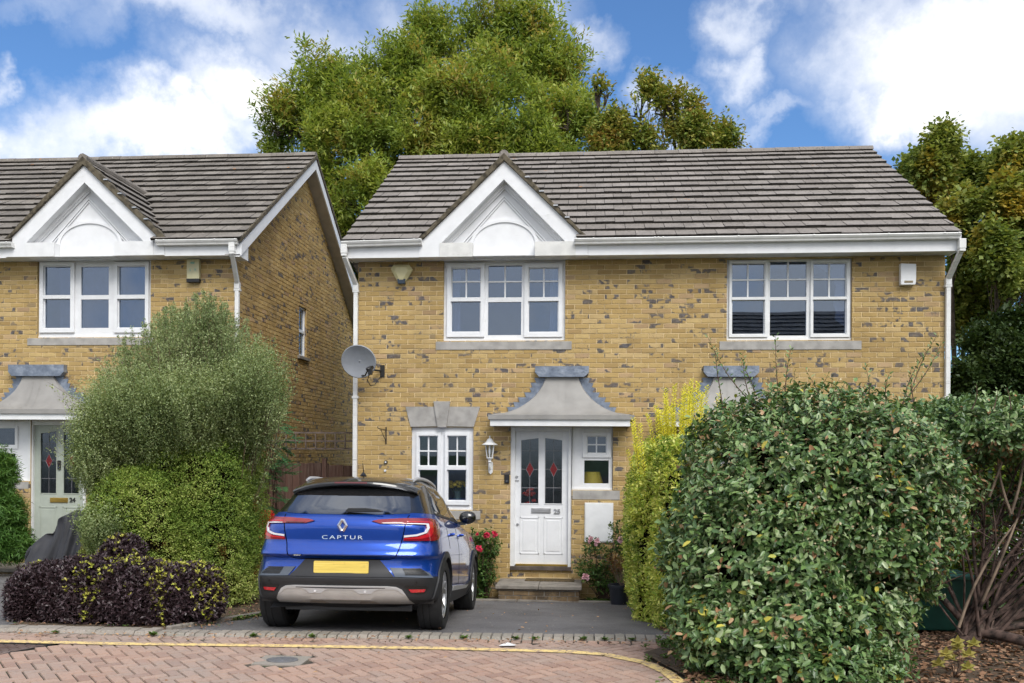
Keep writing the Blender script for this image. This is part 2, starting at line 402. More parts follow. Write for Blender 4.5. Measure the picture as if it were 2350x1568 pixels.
# ------------------------------------------------------------------ building helpers
def cut_rects(rect, holes):
    """subtract hole rectangles (u0,u1,z0,z1) from one brick rectangle"""
    out = [rect]
    for h in holes:
        nxt = []
        for (a, b, c, d) in out:
            if h[0] >= b-1e-6 or h[1] <= a+1e-6 or h[2] >= d-1e-6 or h[3] <= c+1e-6: nxt.append((a, b, c, d)); continue
            if h[0] > a: nxt.append((a, h[0], c, d))
            if h[1] < b: nxt.append((h[1], b, c, d))
            m0, m1 = max(a, h[0]), min(b, h[1])
            if h[2] > c: nxt.append((m0, m1, c, h[2]))
            if h[3] < d: nxt.append((m0, m1, h[3], d))
        out = nxt
    return [q for q in out if q[1]-q[0] > .012 and q[3]-q[2] > .012]
def brick_face(mb, o, ud, nd, W, z0, z1, holes, top=None, phase=0., reveal=.1, m=0, mm=1, vshift=0):
    """brickwork in stretcher bond. o: xy of the foot, ud: along the wall, nd: outwards; holes in (u0,u1,z0,z1)"""
    pt = lambda u, z, k: (o[0]+ud[0]*u+nd[0]*k, o[1]+ud[1]*u+nd[1]*k, z)
    nrow = int((z1-z0)/.075)+1; rr = random.Random(int(W*1000))
    flip = (ud[0]*nd[1]-ud[1]*nd[0]) > 0
    F = lambda f: f[::-1] if flip else f
    for i in range(nrow):
        za = z0+i*.075; zb = min(za+.065, z1)
        if zb-za < .015: continue
        u = -(phase+(i % 2)*.1125); 
        while u < W:
            ln = .215
            a, b = max(u, 0), min(u+ln, W)
            if b-a > .02:
                if not (top and top((a+b)/2) < zb-.01):
                    for (p, q, c, d) in cut_rects((a, b, za, zb), holes):
                        k = .0085+rr.uniform(-.0015, .0022); j = [rr.uniform(-.0022, .0022) for _ in range(8)]; e = .003
                        vs = [pt(p+j[0]*.5, c+j[1], 0), pt(q+j[2]*.5, c+j[3], 0), pt(q+j[4]*.5, d+j[5], 0), pt(p+j[6]*.5, d+j[7], 0),
                              pt(p+e+j[0], c+e+j[1], k), pt(q-e+j[2], c+e+j[3], k), pt(q-e+j[4], d-e+j[5], k), pt(p+e+j[6], d-e+j[7], k)]
                        mb.add(vs, [F(f) for f in [(4,5,6,7),(0,1,5,4),(1,2,6,5),(2,3,7,6),(3,0,4,7)]], m)
            u += .225
    # mortar bed behind, with the openings left out and their reveals
    us = sorted(set([0, W]+[min(max(h[k], 0), W) for h in holes for k in (0, 1)])); zs = sorted(set([z0, z1]+[min(max(h[k], z0), z1) for h in holes for k in (2, 3)]))
    if top:
        us = sorted(set(us+[W*i/16 for i in range(17)]))
    for i in range(len(us)-1):
        for j in range(len(zs)-1):
            uc, zc = (us[i]+us[i+1])/2, (zs[j]+zs[j+1])/2
            if any(h[0] < uc < h[1] and h[2] < zc < h[3] for h in holes): continue
            ta = top(us[i]) if top else 1e9; tb = top(us[i+1]) if top else 1e9
            if min(ta, tb) <= zs[j]+1e-4 and max(ta, tb) <= zs[j]+1e-4: continue
            mb.add([pt(us[i], zs[j], .001), pt(us[i+1], zs[j], .001), pt(us[i+1], min(zs[j+1], max(tb, zs[j])), .001), pt(us[i], min(zs[j+1], max(ta, zs[j])), .001)], [F((0,1,2,3))], mm)
    for h in holes:
        if reveal <= 0: continue
        a, b, c, d = h
        for (p, q) in (((a, c), (a, d)), ((b, d), (b, c)), ((a, d), (b, d)), ((b, c), (a, c))):
            mb.add([pt(p[0], p[1], .001), pt(q[0], q[1], .001), pt(q[0], q[1], -reveal), pt(p[0], p[1], -reveal)], [(0,1,2,3)], m)
def roof_tiles(mb, A, ud, W, sd, nrm, nrow, gauge=.327, tw=.295, keep=None, th=.042, seed=1, m=0):
    """courses of flat interlocking tiles; A lower left corner, ud along the eave, sd up the slope, nrm normal"""
    A, ud, sd, nrm = map(Vector, (A, ud, sd, nrm)); rr = random.Random(seed)
    for i in range(nrow):
        u = -(i % 2)*tw*.5
        while u < W:
            a, b = max(u, 0)+.0035, min(u+tw, W)-.0035
            if b-a > .03 and (keep is None or keep(A+ud*((a+b)/2)+sd*(i*gauge+.5*gauge))):
                j = rr.uniform(-.006, .006); k = rr.uniform(-.003, .003); t = th+rr.uniform(-.002, .006); tl = rr.uniform(-.003, .003)
                s0, s1 = i*gauge-.012+j, (i+1)*gauge+.03
                s0b = s0+rr.uniform(-.003, .003)
                lo, hi = t+.004, .006
                vs = [A+ud*a+sd*s0+nrm*(lo-t+k), A+ud*b+sd*s0b+nrm*(lo-t+k+tl), A+ud*b+sd*s1+nrm*(hi-t*.6), A+ud*a+sd*s1+nrm*(hi-t*.6),
                      A+ud*a+sd*s0+nrm*(lo+k), A+ud*b+sd*s0b+nrm*(lo+k+tl), A+ud*b+sd*s1+nrm*hi, A+ud*a+sd*s1+nrm*hi]
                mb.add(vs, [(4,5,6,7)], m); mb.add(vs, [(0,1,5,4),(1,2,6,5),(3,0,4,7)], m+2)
            u += tw
def px_window(parent, Y, outer, sashes, sill=None, wmat='white', gmat='glass', name='window', depth=.09, proud=.03, panes=True, sillmat='stone', label=None):
    """outer: pixel rect of the fixed frame; sashes: (frame rect, [glass rects], bars [('v',x,y0,y1)|('h',y,x0,x1)])"""
    mb = MB(); X0, X1, Z0, Z1 = RC(*outer, Y)
    holes = []
    for fr, gl, bars in sashes:
        for g in gl: holes.append(RC(*g, Y))
    us = sorted(set([X0, X1]+[h[k] for h in holes for k in (0, 1)])); zs = sorted(set([Z0, Z1]+[h[k] for h in holes for k in (2, 3)]))
    for i in range(len(us)-1):
        j = 0
        while j < len(zs)-1:
            uc = (us[i]+us[i+1])/2
            inh = lambda z: any(h[0] < uc < h[1] and h[2] < z < h[3] for h in holes)
            if inh((zs[j]+zs[j+1])/2): j += 1; continue
            k = j
            while k+1 < len(zs)-1 and not inh((zs[k+1]+zs[k+2])/2): k += 1
            mb.box(us[i], us[i+1], Y+.002, Y+depth, zs[j], zs[k+1]); j = k+1
    mb.box(X0-.001, X1+.001, Y-.012, Y+depth, Z0-.002, Z0+.028)
    for fr, gl, bars in sashes:
        if fr:                                   # raised casement rim
            a, b, c, d = RC(*fr, Y); hs = [RC(*g, Y) for g in gl]
            gx0, gx1 = min(h[0] for h in hs), max(h[1] for h in hs); gz0, gz1 = min(h[2] for h in hs), max(h[3] for h in hs)
            p = Y-proud; e = .012
            mb.box(a, gx0-e, p, Y+.05, c, d); mb.box(gx1+e, b, p, Y+.05, c, d)
            mb.box(gx0-e, gx1+e, p, Y+.05, gz1+e, d); mb.box(gx0-e, gx1+e, p, Y+.05, c, gz0-e)
            if len(hs) > 1:
                hz = sorted(hs, key=lambda h: h[2]); mb.box(gx0-e, gx1+e, p-.004, Y+.05, hz[0][3]+.006, hz[1][2]-.006)
        for bar in bars:
            if bar[0] == 'v':
                x, z1, z0 = P(bar[1], (bar[2]+bar[3])/2, Y)[0], P(bar[1], bar[2], Y)[2], P(bar[1], bar[3], Y)[2]
                mb.box(x-.011, x+.011, Y+.012, Y+.05, z0, z1)
            else:
                z, x0, x1 = P((bar[2]+bar[3])/2, bar[1], Y)[2], P(bar[2], bar[1], Y)[0], P(bar[3], bar[1], Y)[0]
                mb.box(x0, x1, Y+.010, Y+.052, z-.011, z+.011)
    w = mb.build(name, M[wmat], parent, bevel=.004)
    if label: w['label'] = label
    for h in holes:
        MB().box(h[0]-.004, h[1]+.004, Y+.028, Y+.036, h[2]-.004, h[3]+.004).build('pane', M[gmat], w)
    if sill:
        a, b, c, d = RC(*sill, Y-.05)
        MB().box(a, b, Y-.06, Y+.08, c, d).build('sill', M[sillmat], w, bevel=.006)
    return w, (X0, X1, Z0, Z1)
def bar4(g, xm, ym): return [('v', xm, g[2], g[3]), ('h', ym, g[0], g[1])]
def gutter(parent, x0, x1, y, z, endcaps=(1, 1), brackets=(), drop=0.0):
    """half-ogee gutter; z at top, y at the back"""
    prof = [(0, 0), (-.112, 0), (-.116, -.012), (-.110, -.022), (-.104, -.035), (-.088, -.055), (-.080, -.078), (-.03, -.083), (0, -.083)]
    mb = MB(); n = len(prof)
    vs = [(x0, y+p[0], z+p[1]) for p in prof]+[(x1, y+p[0], z+p[1]+drop) for p in prof]
    mb.add(vs, [tuple(range(n)), tuple(range(n, 2*n))[::-1]]+[(i, i+n, (i+1) % n+n, (i+1) % n) for i in range(1, n)])
    inner = [(x0+.004, y-.006, z-.03), (x1-.004, y-.006, z-.03), (x1-.004, y-.106, z-.03), (x0+.004, y-.106, z-.03)]
    mb.add([(a, b, c+.032) for a, b, c in inner], [(0,3,2,1)])
    for bx in brackets:
        t = (bx-x0)/(x1-x0)*drop
        w = .022
        vs = [(bx-w/2, y+p[0]*1.05, z+t+p[1]*1.06+.004) for p in prof]+[(bx+w/2, y+p[0]*1.05, z+t+p[1]*1.06+.004) for p in prof]
        mb.add(vs, [tuple(range(n)), tuple(range(n, 2*n))[::-1]]+[(i, i+n, (i+1) % n+n, (i+1) % n) for i in range(n)])
    return mb.build('gutter', M['gutter'], parent)
def downpipe(parent, top, pts, r=.033, square=True):
    mb = MB()
    def seg(a, b, w=.065):
        a, b = Vector(a), Vector(b); d = (b-a).normalized(); h = Vector((1, 0, 0)) if abs(d.x) < .9 else Vector((0, 1, 0))
        s_ = d.cross(h).normalized()*w/2; t = d.cross(s_).normalized()*w/2
        vs = [a+s_+t, a-s_+t, a-s_-t, a+s_-t, b+s_+t, b-s_+t, b-s_-t, b+s_-t]
        mb.add(vs, [(0,1,2,3),(7,6,5,4),(0,4,5,1),(1,5,6,2),(2,6,7,3),(3,7,4,0)])
    for i in range(len(pts)-1): seg(pts[i], pts[i+1])
    x, y, z = pts[0]; mb.box(x-.048, x+.048, y-.045, y+.045, z-.10, z+.04)
    mb.box(x-.042, x+.042, y-.04, y+.04, z-.14, z-.10)
    x, y, z = pts[-2]; mb.box(x-.042, x+.042, y-.042, y+.042, z-.09, z+.02)
    for zz in (z-.1, z-1.75, z-3.4): mb.box(x-.048, x+.048, y-.038, y+.06, zz-.02, zz+.02)
    return mb.build('downpipe', M['gutter'], parent, bevel=.006)
def canopy(parent, Y, fas, drip, btm, topx, topy, depth, flash_top, steps_side, seams=True):
    """swept door canopy. pixel args: fascia rect, drip rect, bell bottom (x0,x1,y), bell top x0,x1 and y"""
    Yf = Y-depth
    a, b, c, d = RC(*fas, Yf)
    fm = MB().box(a, b, Yf, Yf+.025, c, d); fm.box(a, a+.02, Yf+.025, Y, c, d); fm.box(b-.02, b, Yf+.025, Y, c, d)
    fm.box(a+.02, b-.02, Yf+.025, Y, d-.05, d-.03)
    can = thing_child(parent, 'canopy', MB(), None)
    a2, b2, c2, d2 = RC(*drip, Yf-.03)
    body = MB().box(a2, b2, Yf-.03, Y, c2+.001, d2)
    # swept bell: levels from the drip up to the neck
    x0, z0 = P(btm[0], btm[2], Yf)[0], d2; x1 = P(btm[1], btm[2], Yf)[0]
    t0, zt = P(topx[0], topy, Y-.06)[0], P((topx[0]+topx[1])/2, topy, Y-.06)[2]; t1 = P(topx[1], topy, Y-.06)[0]
    nl = 22; rings = []
    for k in range(nl+1):
        u = k/nl
        q = 1-math.sqrt(max(0, 1-(1-u)**2))         # quarter-circle sweep: wide foot, steep neck
        q = .80*q+.20*(1-u)**1.0
        z = z0+(zt-z0)*u
        xl = t0+(x0-t0)*q; xr = t1+(x1-t1)*q; y = (Y-.055)+(Yf-.01-(Y-.055))*q
        rings.append((xl, xr, y, z))
    vs = []; fs = []
    for (xl, xr, y, z) in rings:
        e = min(.05, (Y-y)*.4)
        vs += [(xl, Y, z), (xl, y+e, z), (xl+e*.5, y+e*.15, z+.008), (xl+e*1.5, y, z), (xr-e*1.5, y, z), (xr-e*.5, y+e*.15, z+.008), (xr, y+e, z), (xr, Y, z)]
    for k in range(nl):
        for j in range(7): fs.append((k*8+j, k*8+j+1, (k+1)*8+j+1, (k+1)*8+j))
    fs.append(tuple(nl*8+j for j in range(8)))
    body.add(vs, fs)
    if seams:
        for fx in (-.06, .06):
            xc = (t0+t1)/2+fx
            for k in range(0, nl-1):
                r0, r1 = rings[k], rings[k+1]
                body.add([(xc-.007, r0[2]-.004, r0[3]), (xc+.007, r0[2]-.004, r0[3]), (xc+.007, r1[2]-.004, r1[3]), (xc-.007, r1[2]-.004, r1[3])], [(0,1,2,3)])
    bo = body.build('canopy_roof', M['fibreglass'], parent, smooth=True, auto=50)
    fm.build('canopy_fascia', M['whitepaint'], bo)
    # lead: apron over the neck and stepped pieces down each side
    a3, b3, c3, d3 = RC(*flash_top, Y)
    ld = MB().prism([(a3, d3), (a3, c3+.06), (a3+.06, c3-.01), (b3-.07, c3-.01), (b3, c3+.055), (b3, d3)], Y-.115, Y-.012)
    zz = [zt-.005-i*.075 for i in range(0, 7)]
    for side in (-1, 1):
        for i, z in enumerate(zz):
            u = max(0, min(1, (z-.075-z0)/(zt-z0)))
            q = 1-math.sqrt(max(0, 1-(1-u)**2)); q = .80*q+.20*(1-u)
            xe = (t0+(x0-t0)*q) if side < 0 else (t1+(x1-t1)*q)
            xo = xe+side*(.145+.02*math.sin(i*2.1))
            if i >= 6: xo = xe+side*.07
            xi = xe-side*.35
            ld.prism([(xi, z-.14), (xo-side*.03, z-.085), (xo, z), (xi, z)], Y-.016-.002*i, Y-.009)
    ld.build('lead_flashing', M['lead'], bo)
    return bo
def thing_child(parent, name, mb, m): return None
def gable(parent, Yg, px, roofm, zmain, sub):
    """white pedimented gable. px: dict of pixel points; Yg the front plane"""
    W = lambda p, Y=Yg: (P(p[0], p[1], Y)[0], P(p[0], p[1], Y)[2])
    A = W(px['apex']); BL = W(px['bl']); BR = W(px['br']); LL = W(px['ll']); LR = W(px['lr'])
    IA = W(px['ia']); IL = W(px['il']); IR = W(px['ir'])
    k0 = W(px['bk'][0]); k1 = W(px['bk'][1]); k2 = W(px['bk'][2]); k3 = W(px['bk'][3])  # bracket box inner/outer corners
    zb = (LL[1]+LR[1])/2; zi = (IL[1]+IR[1])/2
    mb = MB(); dp = .21
    xl, xr = k1[0], k2[0]
    # frame: left arm, right arm, bracket blocks
    mb.prism([(LL[0], zb), (xl, zb), (xl, zi), (IL[0], zi), IA, A, BL, (LL[0], BL[1]-.02)], Yg, Yg+dp)
    mb.prism([(xr, zb), (LR[0], zb), (LR[0], BR[1]-.02), BR, A, IA, (IR[0], zi), (xr, zi)], Yg, Yg+dp)
    g = mb.build('gable_board', M['white'], parent)
    for (u0, u1) in ((k0[0], k1[0]+.003), (k2[0]-.003, k3[0])): MB().box(u0, u1, Yg-.012, Yg+dp+.01, zb-.003, zi+.004).build('bracket_box', M[sub], g)
    # recessed panel, mouldings and the round-headed board
    rp = MB(); Yr = Yg+dp-.01
    zp = zb-.02
    rp.prism([(IL[0]-.05, zi-.05), (IR[0]+.05, zi-.05), (IA[0], IA[1]+.03)], Yr, Yr+.03)
    def vmould(a, l, r, w, y0, y1):
        n = 1
        ax, az = a; 
        rp.prism([(l[0], l[1]), (l[0]+w*1.35, l[1]), (ax, az-w*1.35), (r[0]-w*1.35, r[1]), (r[0], r[1]), (ax, az)], y0, y1)
    vmould((IA[0], IA[1]+.03), (IL[0]-.03, zi), (IR[0]+.03, zi), .065, Yr-.06, Yr-.001)
    vmould((IA[0], IA[1]-.055), (IL[0]+.05, zi), (IR[0]-.05, zi), .03, Yr-.032, Yr-.002)
    MA = W(px['ma'], Yr); ML = W(px['ml'], Yr); MR = W(px['mr'], Yr)
    vmould(MA, (ML[0], zi), (MR[0], zi), .018, Yr-.026, Yr-.003)
    vmould((MA[0], MA[1]-.045), (ML[0]+.045, zi), (MR[0]-.045, zi), .018, Yr-.022, Yr-.004)
    al = W(px['al'], Yr); ar = W(px['ar'], Yr); at = W(px['at'], Yr); pb = W(px['pb'], Yr)[1]
    cx = (al[0]+ar[0])/2; hw = (ar[0]-al[0])/2; hh = at[1]-zi
    arc = [(cx+hw*math.cos(t), zi+hh*math.sin(t)) for t in [PI*i/28 for i in range(29)]]
    rp.prism([(ar[0]-.0, pb)]+arc+[(al[0]+.0, pb)], Yr-.03, Yr)
    rim = [(cx+(hw+.012)*math.cos(t), zi+(hh+.012)*math.sin(t)) for t in [PI*i/28 for i in range(29)]]
    for i in range(28):
        a_, b_ = rim[i], rim[i+1]; c_, d_ = arc[i+1], arc[i]
        rp.prism([a_, b_, (cx+(c_[0]-cx)*.93, zi+(c_[1]-zi)*.93), (cx+(d_[0]-cx)*.93, zi+(d_[1]-zi)*.93)], Yr-.05, Yr-.001)
    rp.build('arched_panel', M['white'], g)
    # verge: mortar bedded band along the front edge
    VA = W(px['va']); VL = W(px['vl']); VR = W(px['vr'])
    vb = MB(); vb.prism([VL, (BL[0], BL[1]), A, (BR[0], BR[1]), VR, VA], Yg-.045, Yg+.12)
    vo = vb.build('verge', M['verge'], g, bevel=.008)
    for t in (.28, .45, .62, .76):
        clips = MB()
        x = VA[0]+(VR[0]-VA[0])*t; z = VA[1]+(VR[1]-VA[1])*t
        clips.box(x-.03, x+.04, Yg-.06, Yg+.06, z-.025, z-.005).build('tile_clip', M['steel'], g)
    # little pitched roof running back into the main slope
    tl = MB()
    for side, E in ((-1, VL), (1, VR)):
        s = Vector((VA[0]-E[0], 0, VA[1]-E[1])); L = s.length; s.normalize()
        n = Vector((-s.z, 0, s.x)) if side < 0 else Vector((s.z, 0, -s.x))
        if n.z < 0: n = -n
        if side < 0: ud = Vector((0, -1, 0)); A0 = Vector((E[0], Yg+3.4-.04, E[1]))
        else: ud = Vector((0, 1, 0)); A0 = Vector((E[0], Yg-.04, E[1]))
        A0 = A0-n*.035
        roof_tiles(tl, A0, ud, 3.4, s, n, int(L/.31)+1, gauge=L/(int(L/.31)+1), tw=.295, keep=lambda p: p.z > zmain(p.y)-.12, seed=5+side)
    tl.tube([(VA[0], Yg-.04, VA[1]-.03), (VA[0], Yg+2.2, VA[1]-.03)], .075, 10)
    ys = (VA[1]-.05-zmain(0))/((zmain(1)-zmain(0))) if False else 0
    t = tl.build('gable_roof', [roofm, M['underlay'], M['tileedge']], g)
    return (VL, VR, VA)
def main_roof(parent, X0, X1, Ye, ze, Yr, zr, roofm, gab=None, seed=3, back=True, thick=.02, ext=0.):
    s = Vector((0, Yr-Ye, zr-ze)); L = s.length; s.normalize(); n = Vector((0, -s.z, s.y)); nrow = round(L/.327); g = L/nrow
    def keep(p):
        if gab is None: return True
        VL, VR, VA = gab
        if VL[0]-.06 < p.x < VR[0]+.06:
            t = (p.x-VL[0])/(VA[0]-VL[0]) if p.x < VA[0] else (VR[0]-p.x)/(VR[0]-VA[0])
            return p.z > VL[1]+(VA[1]-VL[1])*max(0, t)-.10
        return True
    mb = MB(); roof_tiles(mb, Vector((X0, Ye, ze)), Vector((1, 0, 0)), X1-X0, s, n, nrow, gauge=g, keep=keep, seed=seed)
    # rear slope plain courses
    if back:
        s2 = Vector((0, -(Yr-Ye), zr-ze)).normalized(); n2 = Vector((0, s2.z, -s2.y)); n2 = n2 if n2.z > 0 else -n2
        eb_ = round(ext/s2.y/-g) if ext else 0
        roof_tiles(mb, Vector((X1, 2*Yr-Ye, ze))-s2*g*eb_, Vector((-1, 0, 0)), X1-X0, s2, n2, nrow+eb_, gauge=g, seed=seed+1, tw=.59)
    # boarding under the tiles
    def keepq(x0, x1): return [(x0, x1)]
    m = 1; gx = [] if gab is None else [gab[0][0]-.02, gab[1][0]+.02]
    xs = [X0+.02]+gx+[X1-.02]
    off = n*.006
    for i in range(len(xs)-1):
        if gab is not None and i == 1:
            VL, VR, VA = gab
            f = lambda z: Ye+(z-ze)/(zr-ze)*(Yr-Ye)
            z0_ = VL[1]; yb = f(VA[1])
            mb.add([(xs[1], f(z0_), z0_), (VA[0], yb, VA[1]), (xs[1], Yr, zr)], [(0,1,2)], 1)
            mb.add([(VA[0], yb, VA[1]), (xs[2], f(z0_), z0_), (xs[2], Yr, zr)], [(0,1,2)], 1)
            mb.add([(xs[1], Yr, zr), (VA[0], yb, VA[1]), (xs[2], Yr, zr)], [(0,1,2)], 1)
        else: mb.add([(xs[i], Ye, ze), (xs[i+1], Ye, ze), (xs[i+1], Yr, zr), (xs[i], Yr, zr)], [(0,1,2,3)], 1)
    mb.add([(X1-.02, 2*Yr-Ye, ze), (X0+.02, 2*Yr-Ye, ze), (X0+.02, Yr, zr), (X1-.02, Yr, zr)], [(0,1,2,3)], 1)
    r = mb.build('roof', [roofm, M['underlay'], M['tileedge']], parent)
    rd = MB(); nx = int((X1-X0)/.45)
    for i in range(nx):
        a = X0+(X1-X0)*i/nx; b = X0+(X1-X0)*(i+1)/nx-.006; j = random.uniform(-.004, .004)
        pr = [(-.115, -.045), (-.09, .005), (-.05, .038), (0, .05), (.05, .038), (.09, .005), (.115, -.045)]
        vs = [(a, Yr+p, zr+q+.035+j) for p, q in pr]+[(b, Yr+p, zr+q+.035+j) for p, q in pr]
        rd.add(vs, [(k, k+1, k+8, k+7) for k in range(6)]+[(0,7,13,6), tuple(range(7))[::-1], tuple(range(7, 14))])
    rd.build('ridge_tiles', roofm, r)
    return r, s, n
def front_door(parent, Y, leaf, col, glassx, glassy, number, numpx, boxr, boxmat, lock=True, bottom_gap=0):
    """panelled door with two leaded lights. leaf: px rect; glassx: ((x0,x1),(x0,x1)); glassy: (top outer, top inner, bottom)"""
    mb = MB(); X0, X1, Z0, Z1 = RC(*leaf, Y)
    g = []
    for k, (a, b) in enumerate(glassx):
        xa, xb = P(a, 1100, Y)[0], P(b, 1100, Y)[0]
        zo, zi_, zb = (P((a+b)/2, q, Y)[2] for q in glassy)
        g.append((xa, xb, zo, zi_, zb) if k == 0 else (xa, xb, zi_, zo, zb))
    zmax = max(max(q[2], q[3]) for q in g); zb = g[0][4]
    mb.box(X0, g[0][0], Y, Y+.045, Z0, Z1); mb.box(g[0][1], g[1][0], Y, Y+.045, Z0, Z1); mb.box(g[1][1], X1, Y, Y+.045, Z0, Z1)
    for k in (0, 1):
        xa, xb, za, zc, zq = g[k]
        mb.prism([(xa, za), (xb, zc), (xb, Z1), (xa, Z1)], Y, Y+.045)
        mb.box(xa, xb, Y, Y+.045, Z0, zb)
        # glazing bead
        for (p, q) in (((xa, zb), (xb, zb)), ((xa, zb), (xa, za)), ((xb, zb), (xb, zc)), ((xa, za), (xb, zc))):
            mb.tube([(p[0], Y-.002, p[1]), (q[0], Y-.002, q[1])], .008, 6)
        # raised lower panel with its moulding
        zl0 = Z0+.17; zl1 = P(leaf[0], boxr[3]+9, Y)[2]
        pa, pb = xa-.01, xb+.01
        for r_, yy in ((0, .008), (.022, .0), (.05, .007)):
            pass
        mb.box(pa, pb, Y-.007, Y+.01, zl0, zl0+.02); mb.box(pa, pb, Y-.007, Y+.01, zl1-.02, zl1)
        mb.box(pa, pa+.02, Y-.007, Y+.01, zl0, zl1); mb.box(pb-.02, pb, Y-.007, Y+.01, zl0, zl1)
        mb.box(pa+.05, pb-.05, Y-.006, Y+.01, zl0+.05, zl1-.05)
    d = mb.build('door', col, parent, bevel=.003)
    for k in (0, 1):
        xa, xb, za, zc, zq = g[k]; xm = (xa+xb)/2; hw = .060; 
        MB().prism([(xa, zq), (xb, zq), (xb, zc), (xa, za)], Y+.018, Y+.024).build('pane', M['glassdoor'], d)
        cm = MB(); zd = zq+(max(za, zc)-zq)*.52; hh = .118; y = Y+.014; h = max(za, zc)-zq
        for (p, q) in (((xm, zq), (xm, zd-hh)), ((xm, zd+hh), (xm, (za+zc)/2)), ((xa, zd), (xm-hw, zd)), ((xm+hw, zd), (xb, zd)), ((xm-hw, zd), (xm, zd+hh)), ((xm, zd+hh), (xm+hw, zd)), ((xm+hw, zd), (xm, zd-hh)), ((xm, zd-hh), (xm-hw, zd)), ((xa, zq+.24*h), (xb, zq+.24*h)), ((xa, zq+.80*h), (xb, zq+.80*h))):
            cm.tube([(p[0], y, p[1]), (q[0], y, q[1])], .004, 5)
        cm.build('lead_came', M['leadcame'], d)
        MB().prism([(xm-hw, zd), (xm, zd-hh), (xm+hw, zd), (xm, zd+hh)], Y+.012, Y+.017).build('red_diamond', M['red_glass'], d)
    a, b, c, e = RC(*boxr, Y)
    lb = MB().box(a, b, Y-.014, Y+.002, c, e).box(a+.03, b-.03, Y-.019, Y-.012, c+.012, e-.012)
    lb.build('letterbox', M[boxmat], d, bevel=.003)
    nx, _, nz = P(numpx[0], numpx[1], Y)
    text(number, .098, 'door_number', M['steel' if number == '25' else 'iron'], d, Matrix.Translation((nx, Y-.010, nz)) @ FACE_S, ext=.004, sx=1.05, bold=.0028)
    if lock:
        for px_, py_, r_ in ((1187.5, 1204, .022), (1186, 1095, .022)):
            x, _, z = P(px_, py_, Y); MB().lathe([(0, -.016), (r_*.7, -.016), (r_, -.008), (r_, .0)], (x, Y, z), 'y', 16).build('lock', M['steel'], d)
        x, _, z = P(1186, 1100, Y); MB().box(x-.03, x+.03, Y-.012, Y, z-.03, z-.012).build('lock_plate', M['steel'], d)
    return d
# ================================================================== house with number 25 and its neighbour (one building)
HY = 0.0; BASE = -.56
ZS = 4.695                                          # soffit level
h25 = thing('semi_detached_house', 'wide yellow brick house with white door numbered 25, behind the blue car', 'house', (.8, 0, BASE), group='yellow brick houses')
XL, XR = P(822, 900, 0)[0], P(2166, 900, 0)[0]
W25 = (1018, 1297, 596.5, 782); W26 = (1668, 1955, 594, 781); WG = (944, 1086, 981, 1170)
z4 = lambda x: 774.5+x/3.0368; z4y = lambda y: 315.6+y/3.0368
z6 = lambda x: 1463+x/2.4847; z6y = lambda y: 315.6+y/2.4847
z5 = lambda x: 774.5+x/2.4845; z5y = z5
holes = []
for r_ in (W25, W26, WG):
    a, b, c, d = RC(*r_, 0); holes.append((a-XL, b-XL, c, min(d, ZS+.1)))
dr = RC(1171, 1311.5, 979, 1325, 0); sw = RC(1311.5, 1406.5, 979, 1125, 0)
holes += [(dr[0]-XL, dr[1]-XL, dr[2], dr[3]), (dr[1]-XL, sw[1]-XL, sw[2], sw[3])]
# neighbour's front door, behind the big bush, mirrors this one about the party wall
XP = (RC(*W25, 0)[0]+RC(*W26, 0)[1])/2
DX = 1.93                                          # canopy centre of 26 comes from its lead apron
c26 = P(1676, 850, 0)[0]; c25 = P(1290, 850, 0)[0]; SH = c26-c25
holes += [(dr[0]-XL+SH+.45, dr[1]-XL+SH+.45, dr[2], dr[3])]
w = MB(); brick_face(w, (XL, 0), (1, 0), (0, -1), XR-XL, BASE, 4.78, holes)
YRG, ZRG = 3.75, 7.50; YE, ZE = -.43, 4.915
topf = lambda u: min(ZE-.02+(u+.43)*(ZRG-ZE)/(YRG-YE)-.10, ZE-.02+(2*YRG-u+.43)*(ZRG-ZE)/(YRG-YE)-.10)
brick_face(w, (XR, 0), (0, 1), (1, 0), 2*YRG, BASE, 7.4, [], top=topf)
brick_face(w, (XL, 0), (0, 1), (-1, 0), 2*YRG, BASE, 7.4, [], top=topf)
w.add([(XL, 2*YRG, BASE), (XR, 2*YRG, BASE), (XR, 2*YRG, 4.8), (XL, 2*YRG, 4.8)], [(0,1,2,3)], 1)
wall25 = w.build('wall', [M['brick'], M['mortar']], h25)
# rooms behind the windows
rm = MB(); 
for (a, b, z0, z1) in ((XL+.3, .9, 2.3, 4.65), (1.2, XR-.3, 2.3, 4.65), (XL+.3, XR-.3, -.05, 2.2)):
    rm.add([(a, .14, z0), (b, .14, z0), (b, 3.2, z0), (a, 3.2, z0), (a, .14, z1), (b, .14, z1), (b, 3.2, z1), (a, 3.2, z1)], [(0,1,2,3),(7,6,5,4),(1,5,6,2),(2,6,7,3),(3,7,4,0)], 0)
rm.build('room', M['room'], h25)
a, b, c, d = RC(*W25, 0)
for x0 in (a+.02, b-.24):
    cu = MB()
    for i in range(10): cu.add([(x0+i*.022, .16+.025*(i % 2), c), (x0+i*.022+.022, .16+.025*((i+1) % 2), c), (x0+i*.022+.022, .16+.025*((i+1) % 2), d), (x0+i*.022, .16+.025*(i % 2), d)], [(0,1,2,3)])
    cu.build('curtain', M['curtain'], h25)
a, b, c, d = RC(*W26, 0)
cu = MB(); cu.add([(b-.62, .12, d-.02), (b-.1, .12, d-.02), (b-.08, .12, d-1.0), (b-.22, .12, d-.9), (b-.16, .12, d-.5), (b-.3, .12, d-.2)], [(0,5,4,3,2,1)])
cu.build('curtain', M['curtain'], h25); cu = MB(); cu.add([(b-.2, .13, d-.4), (b-.06, .12, d-.45), (b-.06, .12, c+.25), (b-.16, .13, c+.35), (b-.24, .13, c+.55)], [(0,4,3,2,1)])
